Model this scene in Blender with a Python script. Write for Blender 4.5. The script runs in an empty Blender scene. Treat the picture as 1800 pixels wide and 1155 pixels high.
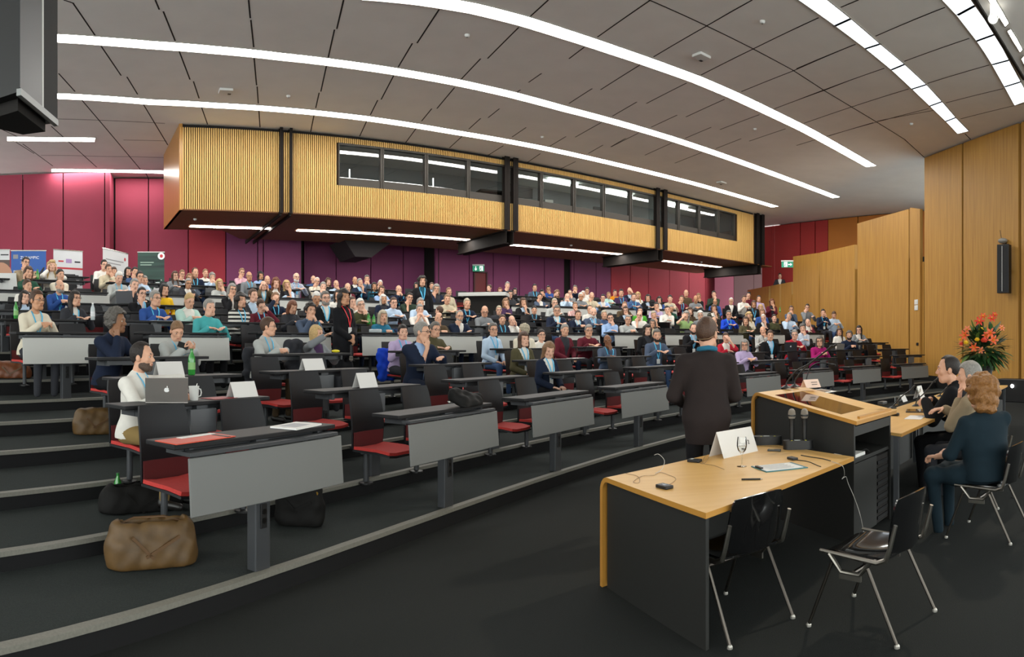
import bpy, bmesh, math, random
import numpy as np
from mathutils import Vector, Matrix
R_ = random.Random(7)
PI = math.pi
SC = bpy.context.scene
COL = SC.collection
# ------------------------------------------------------------------ camera: a stitched cylindrical view
F, Y0, H = 1175.0, 602.0, 1.66
cam = bpy.data.cameras.new('camera')
cam.type = 'PANO'
cam.panorama_type = 'CENTRAL_CYLINDRICAL'
cam.central_cylindrical_radius = 1.0
cam.central_cylindrical_range_u_min = -900 / F
cam.central_cylindrical_range_u_max = 900 / F
cam.central_cylindrical_range_v_min = (Y0 - 1155) / F
cam.central_cylindrical_range_v_max = Y0 / F
cam.lens = 19; cam.sensor_width = 36; cam.clip_end = 200
camo = bpy.data.objects.new('camera', cam); COL.objects.link(camo)
camo.location = (0, 0, H); camo.rotation_euler = (PI / 2, 0, 0)
SC.camera = camo

def th(px): return (px - 900) / F
def U(px, py, z):                       # the place on the level z that is seen at a bearing and a drop
    d = F * (H - z) / (py - Y0)
    return Vector((d * math.sin(th(px)), d * math.cos(th(px)), z))
def PD(px, d, z=0.0): return Vector((d * math.sin(th(px)), d * math.cos(th(px)), z))
def ZAT(py, d): return H + (Y0 - py) * d / F

# ------------------------------------------------------------------ materials
def lin(c):
    return tuple((v / 12.92 if v <= .04045 else ((v + .055) / 1.055) ** 2.4) for v in c)
def hx(s): return lin(tuple(int(s[i:i + 2], 16) / 255 for i in (0, 2, 4)))
_M = {}
def mat(name, col, rough=.6, metal=0., spec=.5, var=0., vscale=40., bump=0., coat=0., emit=None, es=0., trans=0., alpha=1., kind=None, col2=None, pscale=20.):
    if name in _M: return _M[name]
    m = bpy.data.materials.new(name); m.use_nodes = True
    nt = m.node_tree; b = nt.nodes['Principled BSDF']
    if isinstance(col, str): col = hx(col)
    if isinstance(col2, str): col2 = hx(col2)
    b.inputs['Base Color'].default_value = (*col, 1)
    b.inputs['Roughness'].default_value = rough; b.inputs['Metallic'].default_value = metal
    b.inputs['Specular IOR Level'].default_value = spec
    b.inputs['Coat Weight'].default_value = coat
    b.inputs['Transmission Weight'].default_value = trans; b.inputs['Alpha'].default_value = alpha
    if emit is not None:
        b.inputs['Emission Color'].default_value = (*emit, 1); b.inputs['Emission Strength'].default_value = es
    N, L = nt.nodes, nt.links
    if var or bump or kind:
        tc = N.new('ShaderNodeTexCoord')
        nz = N.new('ShaderNodeTexNoise'); nz.inputs['Scale'].default_value = vscale; nz.inputs['Detail'].default_value = 3
        L.new(tc.outputs['Object'], nz.inputs['Vector'])
        src = None
        if kind in ('stripe', 'check', 'wood', 'woodv'):
            mp = N.new('ShaderNodeMapping'); L.new(tc.outputs['Object'], mp.inputs['Vector'])
            if kind == 'stripe':
                w = N.new('ShaderNodeTexWave'); w.wave_type = 'BANDS'; w.bands_direction = 'Z'; w.inputs['Scale'].default_value = pscale
                L.new(mp.outputs[0], w.inputs['Vector']); src = w.outputs['Fac']
            elif kind == 'check':
                w = N.new('ShaderNodeTexChecker'); w.inputs['Scale'].default_value = pscale
                L.new(mp.outputs[0], w.inputs['Vector']); src = w.outputs['Fac']
            else:
                mp.inputs['Scale'].default_value = (9, 9, .35) if kind == 'woodv' else (.6, 9, 9)
                w = N.new('ShaderNodeTexNoise'); w.inputs['Scale'].default_value = pscale; w.inputs['Detail'].default_value = 6
                L.new(mp.outputs[0], w.inputs['Vector']); src = w.outputs['Fac']
            rp = N.new('ShaderNodeValToRGB')
            if kind == 'stripe': rp.color_ramp.interpolation = 'CONSTANT'; rp.color_ramp.elements[1].position = .5
            elif kind != 'check': rp.color_ramp.elements[0].position = .3; rp.color_ramp.elements[1].position = .7
            rp.color_ramp.elements[0].color = (*col, 1); rp.color_ramp.elements[1].color = (*(col2 or col), 1)
            L.new(src, rp.inputs[0]); L.new(rp.outputs[0], b.inputs['Base Color'])
        elif var:
            hsv = N.new('ShaderNodeHueSaturation'); hsv.inputs['Color'].default_value = (*col, 1)
            mr = N.new('ShaderNodeMapRange'); mr.inputs[1].default_value = .3; mr.inputs[2].default_value = .7
            mr.inputs[3].default_value = 1 - var; mr.inputs[4].default_value = 1 + var
            L.new(nz.outputs['Fac'], mr.inputs[0]); L.new(mr.outputs[0], hsv.inputs['Value']); L.new(hsv.outputs[0], b.inputs['Base Color'])
        if bump:
            bp = N.new('ShaderNodeBump'); bp.inputs['Strength'].default_value = bump; bp.inputs['Distance'].default_value = .01
            L.new(nz.outputs['Fac'], bp.inputs['Height']); L.new(bp.outputs[0], b.inputs['Normal'])
    _M[name] = m
    return m
def glass(name, tint, refl=.12, rough=.0, ior=1.5):
    if name in _M: return _M[name]
    m = bpy.data.materials.new(name); m.use_nodes = True; nt = m.node_tree; N, L = nt.nodes, nt.links
    N.remove(N['Principled BSDF']); o = N['Material Output']
    t = N.new('ShaderNodeBsdfTransparent'); t.inputs[0].default_value = (*tint, 1)
    g = N.new('ShaderNodeBsdfGlossy'); g.inputs['Roughness'].default_value = rough
    fr = N.new('ShaderNodeFresnel'); fr.inputs[0].default_value = ior
    mx = N.new('ShaderNodeMixShader'); ma = N.new('ShaderNodeMath'); ma.operation = 'ADD'; ma.inputs[1].default_value = refl
    L.new(fr.outputs[0], ma.inputs[0]); L.new(ma.outputs[0], mx.inputs[0]); L.new(t.outputs[0], mx.inputs[1]); L.new(g.outputs[0], mx.inputs[2]); L.new(mx.outputs[0], o.inputs[0])
    _M[name] = m
    return m

# ------------------------------------------------------------------ objects
def link(name, data, parent=None, loc=None, rz=None):
    o = bpy.data.objects.new(name, data); COL.objects.link(o)
    if parent: o.parent = parent
    if loc is not None: o.location = loc
    if rz is not None: o.rotation_euler = (0, 0, rz)
    return o
def tag(o, label, cat, group=None, kind=None):
    if label: o['label'] = label
    if cat: o['category'] = cat
    if group: o['group'] = group
    if kind: o['kind'] = kind
    return o
def thing(name, label, cat, loc=(0, 0, 0), rz=0., group=None, kind=None):
    o = link(name, None, None, loc, rz); o.empty_display_size = .1
    return tag(o, label, cat, group, kind)
def copy_tree(o, parent=None):
    c = o.copy(); COL.objects.link(c)
    if parent: c.parent = parent
    for ch in list(o.children): copy_tree(ch, c)
    return c

class MB:
    """collects shapes into one mesh"""
    def __init__(s): s.v = []; s.f = []; s.mi = []; s.mats = []
    def m(s, material):
        if material not in s.mats: s.mats.append(material)
        s.cur = s.mats.index(material); return s
    cur = 0
    def add(s, vs, fs):
        n = len(s.v); s.v += [tuple(v) for v in vs]
        for f in fs: s.f.append(tuple(i + n for i in f)); s.mi.append(s.cur)
        return s
    def box(s, c, d, rot=None, bev=0.):
        if bev > 0:
            bm = bmesh.new(); bmesh.ops.create_cube(bm, size=1)
            for v in bm.verts: v.co = Vector((v.co.x * d[0], v.co.y * d[1], v.co.z * d[2]))
            bmesh.ops.bevel(bm, geom=bm.edges[:], offset=min(bev, min(d) * .45), segments=2, profile=.5, affect='EDGES')
            vs = [v.co.copy() for v in bm.verts]; bm.verts.index_update(); fs = [[v.index for v in f.verts] for f in bm.faces]; bm.free()
        else:
            vs = [Vector((x * d[0] / 2, y * d[1] / 2, z * d[2] / 2)) for x in (-1, 1) for y in (-1, 1) for z in (-1, 1)]
            fs = [(0, 1, 3, 2), (4, 6, 7, 5), (0, 4, 5, 1), (2, 3, 7, 6), (0, 2, 6, 4), (1, 5, 7, 3)]
        if rot is not None: vs = [rot @ v for v in vs]
        c = Vector(c)
        return s.add([v + c for v in vs], fs)
    def prism(s, poly, z0, z1):           # poly in plan (counter-clockwise), z0/z1 numbers or lists
        n = len(poly); a = z0 if hasattr(z0, '__len__') else [z0] * n; b = z1 if hasattr(z1, '__len__') else [z1] * n
        vs = [(p[0], p[1], a[i]) for i, p in enumerate(poly)] + [(p[0], p[1], b[i]) for i, p in enumerate(poly)]
        fs = [tuple(range(n - 1, -1, -1)), tuple(range(n, 2 * n))] + [(i, (i + 1) % n, n + (i + 1) % n, n + i) for i in range(n)]
        return s.add(vs, fs)
    def extrude(s, poly, vec):            # any planar 3-D polygon pushed along vec
        n = len(poly); vec = Vector(vec); poly = [Vector(p) for p in poly]
        vs = poly + [p + vec for p in poly]
        fs = [tuple(range(n - 1, -1, -1)), tuple(range(n, 2 * n))] + [(i, (i + 1) % n, n + (i + 1) % n, n + i) for i in range(n)]
        return s.add(vs, fs)
    def tube(s, pts, r, seg=8, caps=True):
        pts = [Vector(p) for p in pts]; n = len(pts); rs = r if hasattr(r, '__len__') else [r] * n
        rings = []; up = None
        for i, p in enumerate(pts):
            t = (pts[min(i + 1, n - 1)] - pts[max(i - 1, 0)]).normalized()
            if up is None or abs(up.dot(t)) > .95: up = Vector((0, 0, 1)) if abs(t.z) < .9 else Vector((1, 0, 0))
            a = t.cross(up).normalized(); b = a.cross(t).normalized(); up = b
            rings.append([p + (a * math.cos(2 * PI * j / seg) + b * math.sin(2 * PI * j / seg)) * rs[i] for j in range(seg)])
        vs = [v for ring in rings for v in ring]
        fs = [(i * seg + j, i * seg + (j + 1) % seg, (i + 1) * seg + (j + 1) % seg, (i + 1) * seg + j) for i in range(n - 1) for j in range(seg)]
        if caps: fs += [tuple(range(seg - 1, -1, -1)), tuple(range((n - 1) * seg, n * seg))]
        return s.add(vs, fs)
    def lathe(s, prof, c=(0, 0, 0), seg=20, rot=None):
        c = Vector(c); vs = []
        for r, z in prof:
            for j in range(seg):
                v = Vector((r * math.cos(2 * PI * j / seg), r * math.sin(2 * PI * j / seg), z))
                vs.append((rot @ v if rot is not None else v) + c)
        n = len(prof)
        fs = [(i * seg + j, i * seg + (j + 1) % seg, (i + 1) * seg + (j + 1) % seg, (i + 1) * seg + j) for i in range(n - 1) for j in range(seg)]
        if prof[0][0] > 1e-5: fs.append(tuple(range(seg - 1, -1, -1)))
        if prof[-1][0] > 1e-5: fs.append(tuple(range((n - 1) * seg, n * seg)))
        return s.add(vs, fs)
    def ell(s, c, r, seg=10, rings=7, rot=None):
        prof = [(max(math.sin(PI * i / rings), 1e-6), -math.cos(PI * i / rings)) for i in range(rings + 1)]
        S = Matrix.Diagonal(Vector(r)).to_3x3(); M = (rot @ S) if rot is not None else S
        return s.lathe(prof, c, seg, M)
    def grid(s, P, thick=None):           # P[i][j] points -> sheet, doubled along normal when thick
        a, b = len(P), len(P[0])
        fs = [(i * b + j, (i + 1) * b + j, (i + 1) * b + j + 1, i * b + j + 1) for i in range(a - 1) for j in range(b - 1)]
        vs = [Vector(p) for row in P for p in row]
        if thick is None: return s.add(vs, fs)
        nn = [Vector((0, 0, 0)) for _ in vs]
        for f in fs:
            n = (vs[f[1]] - vs[f[0]]).cross(vs[f[2]] - vs[f[0]])
            for i in f: nn[i] += n
        back = [v - n.normalized() * thick for v, n in zip(vs, nn)]; N = len(vs)
        fs2 = fs + [tuple(i + N for i in reversed(f)) for f in fs]
        rim = [i * b for i in range(a)] + [(a - 1) * b + j for j in range(1, b)] + [i * b + b - 1 for i in range(a - 2, -1, -1)] + [j for j in range(b - 2, 0, -1)]
        for i in range(len(rim)):
            p, q = rim[i], rim[(i + 1) % len(rim)]; fs2.append((q, p, p + N, q + N))
        return s.add(vs + back, fs2)
    def mesh(s, name, smooth=False, ang=None):
        me = bpy.data.meshes.new(name); me.from_pydata([tuple(v) for v in s.v], [], s.f)
        for m in s.mats: me.materials.append(m)
        me.polygons.foreach_set('material_index', s.mi)
        if smooth:
            me.polygons.foreach_set('use_smooth', [True] * len(s.f))
            if ang: 
                try: me.set_sharp_from_angle(angle=math.radians(ang))
                except Exception: pass
        me.update(); return me
    def obj(s, name, parent=None, smooth=False, ang=40, loc=None, rz=None):
        return link(name, s.mesh(name, smooth, ang), parent, loc, rz)
def RZ(a): return Matrix.Rotation(a, 3, 'Z')
def RX(a): return Matrix.Rotation(a, 3, 'X')
def RY(a): return Matrix.Rotation(a, 3, 'Y')
def text_mesh(s, body, size, origin, xdir, ydir, material, depth=.001):
    """lettering as flat raised shapes on a surface"""
    c = bpy.data.curves.new('lettering', 'FONT'); c.body = body; c.size = size; c.extrude = depth; c.align_x = 'LEFT'
    o = bpy.data.objects.new('lettering', c); COL.objects.link(o)
    dg = bpy.context.evaluated_depsgraph_get(); me = bpy.data.meshes.new_from_object(o.evaluated_get(dg))
    xd, yd = Vector(xdir).normalized(), Vector(ydir).normalized(); zd = xd.cross(yd); O = Vector(origin)
    s.m(material); s.add([O + xd * v.co.x + yd * v.co.y + zd * v.co.z for v in me.vertices], [tuple(p.vertices) for p in me.polygons])
    bpy.data.objects.remove(o); bpy.data.curves.remove(c); bpy.data.meshes.remove(me)
ORD = 'zeroth first second third fourth fifth sixth seventh eighth ninth tenth eleventh twelfth thirteenth fourteenth fifteenth sixteenth seventeenth eighteenth nineteenth twentieth'.split()
TENS = {2: 'twenty', 3: 'thirty', 4: 'forty'}
def ordw(n):
    if n <= 20: return ORD[n]
    t, u = divmod(n, 10)
    return (TENS[t][:-1] + 'ieth') if u == 0 else TENS[t] + '-' + ORD[u]
# ------------------------------------------------------------------ bodies grown as one smooth surface from a distance field
class Field:
    def __init__(s, xs, ys, zs):
        s.a = [np.asarray(q, np.float32) for q in (xs, ys, zs)]
        s.Fv = np.full([len(q) for q in s.a], 9., np.float32)
    def _sl(s, lo, hi):
        out = []
        for q, l, h in zip(s.a, lo, hi):
            i = int(np.searchsorted(q, l)); j = int(np.searchsorted(q, h))
            if j - i < 1: return None
            out.append(slice(i, j))
        return tuple(out)
    def _xyz(s, sl):
        return s.a[0][sl[0]][:, None, None], s.a[1][sl[1]][None, :, None], s.a[2][sl[2]][None, None, :]
    def _merge(s, sl, d, k):
        A = s.Fv[sl]
        if k > 0:
            h = np.clip(.5 + .5 * (A - d) / k, 0, 1); s.Fv[sl] = A + (d - A) * h - k * h * (1 - h)
        else: s.Fv[sl] = np.minimum(A, d)
    def cap(s, a, b, ra, rb=None, k=.02):
        a, b = np.array(a, np.float32), np.array(b, np.float32); rb = ra if rb is None else rb
        m = max(ra, rb) + k + .05
        sl = s._sl(np.minimum(a, b) - m, np.maximum(a, b) + m)
        if sl is None: return
        x, y, z = s._xyz(sl); ab = b - a; L2 = float(ab @ ab) + 1e-9
        t = np.clip(((x - a[0]) * ab[0] + (y - a[1]) * ab[1] + (z - a[2]) * ab[2]) / L2, 0, 1)
        d = np.sqrt((x - a[0] - t * ab[0]) ** 2 + (y - a[1] - t * ab[1]) ** 2 + (z - a[2] - t * ab[2]) ** 2) - (ra + (rb - ra) * t)
        s._merge(sl, d, k)
    def ell_d(s, c, r, R=None, m=.07):
        c = np.array(c, np.float32); r = np.array(r, np.float32); mm = float(r.max()) + m
        sl = s._sl(c - mm, c + mm)
        if sl is None: return None, None
        x, y, z = s._xyz(sl); x, y, z = x - c[0], y - c[1], z - c[2]
        if R is not None:
            x, y, z = (R[0][0] * x + R[1][0] * y + R[2][0] * z, R[0][1] * x + R[1][1] * y + R[2][1] * z, R[0][2] * x + R[1][2] * y + R[2][2] * z)
        k0 = np.sqrt((x / r[0]) ** 2 + (y / r[1]) ** 2 + (z / r[2]) ** 2); k1 = np.sqrt((x / r[0] ** 2) ** 2 + (y / r[1] ** 2) ** 2 + (z / r[2] ** 2) ** 2) + 1e-6
        return sl, k0 * (k0 - 1) / k1
    def ell(s, c, r, R=None, k=.02):
        sl, d = s.ell_d(c, r, R, k + .05)
        if sl is not None: s._merge(sl, d, k)
    def sub_ell(s, c, r, R=None, k=.01):
        sl, d = s.ell_d(c, r, R)
        if sl is not None:
            A = s.Fv[sl]; B = -d
            h = np.clip(.5 - .5 * (A - B) / k, 0, 1); s.Fv[sl] = A + (B - A) * h + k * h * (1 - h)
    def nets(s):
        Fv = s.Fv; S = Fv < 0; n = [d - 1 for d in Fv.shape]
        cnt = np.zeros(n, np.int8)
        for a in (0, 1):
            for b in (0, 1):
                for c in (0, 1): cnt += S[a:n[0] + a, b:n[1] + b, c:n[2] + c]
        I, J, K = np.nonzero((cnt > 0) & (cnt < 8)); N = len(I)
        idx = np.full(n, -1, np.int32); idx[I, J, K] = np.arange(N)
        X, Y, Z = s.a; acc = np.zeros((N, 3)); w = np.zeros(N)
        for ax in range(3):
            for u in (0, 1):
                for v in (0, 1):
                    o0 = [0, 0, 0]; o1 = [0, 0, 0]; q = [i for i in range(3) if i != ax]
                    o0[q[0]] = o1[q[0]] = u; o0[q[1]] = o1[q[1]] = v; o1[ax] = 1
                    f0 = Fv[I + o0[0], J + o0[1], K + o0[2]]; f1 = Fv[I + o1[0], J + o1[1], K + o1[2]]
                    c = (f0 < 0) != (f1 < 0); t = np.where(c, f0 / np.where(f0 == f1, 1, f0 - f1), 0)
                    p = [X[I + o0[0]], Y[J + o0[1]], Z[K + o0[2]]]; p1 = (X[I + o1[0]], Y[J + o1[1]], Z[K + o1[2]])
                    p[ax] = p[ax] + t * (p1[ax] - p[ax])
                    for e in range(3): acc[:, e] += np.where(c, p[e], 0)
                    w += c
        V = acc / np.maximum(w, 1)[:, None]; Q = []
        for ax in range(3):
            A = np.moveaxis(S, ax, 0); ID = np.moveaxis(idx, ax, 0)
            ch = A[:-1, 1:-1, 1:-1] != A[1:, 1:-1, 1:-1]; i, j, k = np.nonzero(ch); j += 1; k += 1
            q = np.stack([ID[i, j - 1, k - 1], ID[i, j, k - 1], ID[i, j, k], ID[i, j - 1, k]], 1)
            fl = A[i, j, k] if ax != 1 else ~A[i, j, k]
            Q.append(np.where(fl[:, None], q, q[:, ::-1]))
        Q = np.concatenate(Q); Q = Q[(Q >= 0).all(1)]
        return V, Q
def raw_mesh(name, V, Q, mats, extra=None):
    """V,Q quads; extra: an MB whose faces (its own materials after mats) join in"""
    me = bpy.data.meshes.new(name); V = np.asarray(V, np.float32)
    ev = np.array(extra.v, np.float32).reshape(-1, 3) if extra else np.zeros((0, 3), np.float32)
    loops = Q.reshape(-1).tolist(); starts = list(range(0, 4 * len(Q), 4)); mi = [0] * len(Q)
    if extra:
        for f, m in zip(extra.f, extra.mi):
            starts.append(len(loops)); loops += [i + len(V) for i in f]; mi.append(m + 1)
    A = np.concatenate([V, ev])
    me.vertices.add(len(A)); me.vertices.foreach_set('co', A.reshape(-1))
    me.loops.add(len(loops)); me.loops.foreach_set('vertex_index', loops)
    me.polygons.add(len(starts)); me.polygons.foreach_set('loop_start', starts)
    me.polygons.foreach_set('material_index', mi); me.polygons.foreach_set('use_smooth', [True] * len(starts))
    for m in mats: me.materials.append(m)
    if extra:
        for m in extra.mats: me.materials.append(m)
    me.update(calc_edges=True); me.validate(); return me
def axis(lo, hi, step, fine=()):
    """grid lines, finer inside the given (lo, hi, step) stretches"""
    pts = [lo]
    while pts[-1] < hi:
        st = step
        for a, b, f in fine:
            if a - st * .5 <= pts[-1] <= b: st = min(st, f)
        pts.append(pts[-1] + st)
    return np.array(pts)

SKIN = {'l': 'd2a084', 'p': 'dcab92', 't': 'c08d6c', 'b': '7c5238', 'd': '8a6044'}
HAIRC = {'ginger': '84592c', 'st': '4a382c', 'dk': '231b17', 'bk': '141213', 'br': '4a3325', 'lb': '7d5d41', 'bl': 'b99a68', 'gy': '86827c', 'dg': '5a554f', 'wh': 'c9c6bf', 'rd': '8a4f27', 'gb': 'a59a84', 'au': '6b3d26'}
CLOTH = {'charcoal': '2a2322', 'night teal': '15242c', 'white': 'dcd8d0', 'cream': 'd6ccb8', 'tan': '94836a', 'black': '17171a', 'navy': '1b2336', 'dark grey': '34353a', 'grey': '7a7d80', 'light grey': 'aaaca9', 'blue': '2f4f8f', 'bright blue': '1d46c0',
 'light blue': '93add2', 'pale blue': 'b5c8dc', 'teal': '4aa3a5', 'dark teal': '1e4a5a', 'petrol': '2b6a86', 'green': '234a3a', 'bright green': '4ea034', 'light green': '93b072', 'olive': '4f4a34', 'brown': '50412f', 'maroon': '5e1f2b', 'red': 'a81f31',
 'magenta': '9a1a62', 'pink': 'd0a4b0', 'lavender': 'b4a2c4', 'purple': '46304f', 'yellow': 'e0b324', 'orange': 'd58a1e', 'beige': 'c0b49a', 'mint': 'b3d2c8', 'denim': '41577d', 'slate': '4a566a', 'khaki': '8a7348', 'blue-grey': '5d6a7c', 'dark green': '2c3a2e', 'moss': '47472f'}
def skin_m(c): return mat('skin_' + c, SKIN[c], .5, var=.06, vscale=30, spec=.35)
def hair_m(c): return mat('hair_' + c, HAIRC[c], .55, var=.25, vscale=90, bump=.6, spec=.4)
def cloth_m(c, pat=None):
    base = CLOTH[c]
    if pat == 'stripe': return mat('cloth_%s_stripe' % c, '17171a', .9, kind='stripe', col2=CLOTH[c], pscale=4.5)
    if pat == 'check': return mat('cloth_%s_check' % c, CLOTH[c], .9, kind='check', col2='d8d4cc' if c in ('red', 'blue', 'light blue', 'slate', 'grey') else '2a2a2a', pscale=60)
    return mat('cloth_' + c, base, .9, var=.05, vscale=12, bump=.25, spec=.2)
LANY = mat('lanyard_blue', '4db2dc', .6)
DARK = mat('eye_dark', '120d0b', .2); EYEW = mat('eye_white', 'd8d2cc', .3); LIP = mat('lip', '9a5548', .5)
GLF = mat('spectacle_frame', '1c1a1a', .3)

def ik(S, W, l1, l2, pole):
    S, W, pole = Vector(S), Vector(W), Vector(pole); d = W - S; L = d.length
    if L > (l1 + l2) * .995: W = S + d * ((l1 + l2) * .995 / L); d = W - S; L = d.length
    if L < abs(l1 - l2) + .02: L = abs(l1 - l2) + .02
    a = (l1 * l1 - l2 * l2 + L * L) / (2 * L); h = math.sqrt(max(l1 * l1 - a * a, 0))
    u = d.normalized(); p = pole - u * pole.dot(u)
    p = p.normalized() if p.length > 1e-6 else Vector((0, 0, -1))
    return S + u * a + p * h, W
def hand(Fd, W, d, n, side, curl, cell, sc=1.):
    """palm, four unequal bent fingers and a thumb off the side of the palm; d: where the hand points, n: out of the palm"""
    W, d, n = Vector(W), Vector(d).normalized(), Vector(n); n = (n - d * n.dot(d)).normalized(); u = d.cross(n).normalized()
    if side < 0: u = -u                                    # u: towards the thumb
    mr = max(.0085, cell * .75)
    for q in (-.026, -.009, .009, .026): Fd.cap(W + u * q * .6 * sc, W + (d * .085 + u * q) * sc, .013 * sc, .012 * sc, k=.012)
    for q, ln in ((.030, .072), (.010, .082), (-.010, .077), (-.029, .060)):
        p = W + (d * .088 + u * q) * sc; a = curl * 1.1
        d1 = d * math.cos(a) + n * math.sin(a); d2 = d * math.cos(a * 2.2) + n * math.sin(a * 2.2)
        m1 = p + d1 * ln * .55 * sc; Fd.cap(p, m1, mr * 1.05, mr, k=.004); Fd.cap(m1, m1 + d2 * ln * .5 * sc, mr, mr * .85, k=.004)
    p = W + (d * .028 + u * .026) * sc; q = p + (u * .030 + d * .034 + n * .012) * sc
    Fd.cap(p, q, mr * 1.25, mr * 1.1, k=.008); Fd.cap(q, q + (d * .034 + n * (.010 + .02 * curl)) * sc, mr * 1.1, mr * .9, k=.004)

def head_prims(Fd, hc, R, cell, fem):
    P = lambda x, y, z: hc + R @ Vector((x, y, z)); Rl = [list(r) for r in R]
    Fd.ell(P(0, -.012, .03), (.076, .097, .098), Rl, k=.02)
    Fd.ell(P(0, .03, -.035), (.061, .063, .075), Rl, k=.03)
    Fd.cap(P(-.028, .05, -.098), P(.028, .05, -.098), .024 if not fem else .02, k=.03)        # chin and jaw
    Fd.cap(P(-.05, .0, -.075), P(-.03, .055, -.1), .02, k=.03); Fd.cap(P(.05, .0, -.075), P(.03, .055, -.1), .02, k=.03)
    Fd.cap(P(-.038, .077, .02), P(.038, .077, .02), .014, k=.02)                                # brow
    Fd.cap(P(0, .086, .008), P(0, .106, -.03), .0085, .0135, k=.010)                            # nose
    Fd.cap(P(-.012, .094, -.036), P(.012, .094, -.036), .009, k=.008)
    Fd.cap(P(-.02, .084, -.066), P(.02, .084, -.066), .010, k=.012)                             # lips
    for s in (-1, 1):
        Fd.ell(P(s * .044, .062, -.025), (.020, .016, .022), Rl, k=.02)                         # cheek
        Fd.ell(P(s * .080, -.008, -.012), (.011, .021, .032), Rl, k=.006)                       # ear
        if cell < .009: Fd.sub_ell(P(s * .033, .096, .003), (.017, .014, .010), Rl, k=.01)
def face_bits(mb, hc, R, skin, hairm, far, fem, smile=False):
    P = lambda x, y, z: hc + R @ Vector((x, y, z))
    for s in (-1, 1):
        if far: mb.m(DARK).ell(P(s * .033, .0835, .003), (.014, .008, .0075), 8, 5, R)
        else:
            mb.m(EYEW).ell(P(s * .033, .0785, .002), (.0135, .0105, .0085), 10, 6, R)
            mb.m(DARK).ell(P(s * .033, .0865, .002), (.0068, .004, .0072), 8, 5, R)
            mb.m(skin).ell(P(s * .033, .0795, .0085), (.0155, .0105, .0055), 10, 5, R)
        mb.m(hairm).tube([P(s * .016, .0905, .024), P(s * .033, .0905, .029), P(s * .05, .079, .023)], [.0045, .005, .003], 5)
    mb.m(LIP)
    if smile: mb.tube([P(-.026, .086, -.060), P(-.012, .0935, -.067), P(.012, .0935, -.067), P(.026, .086, -.060)], [.003, .005, .005, .003], 5)
    else: mb.tube([P(-.024, .0865, -.066), P(-.010, .0935, -.0655), P(.010, .0935, -.0655), P(.024, .0865, -.066)], [.003, .0055, .0055, .003], 5)

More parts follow.
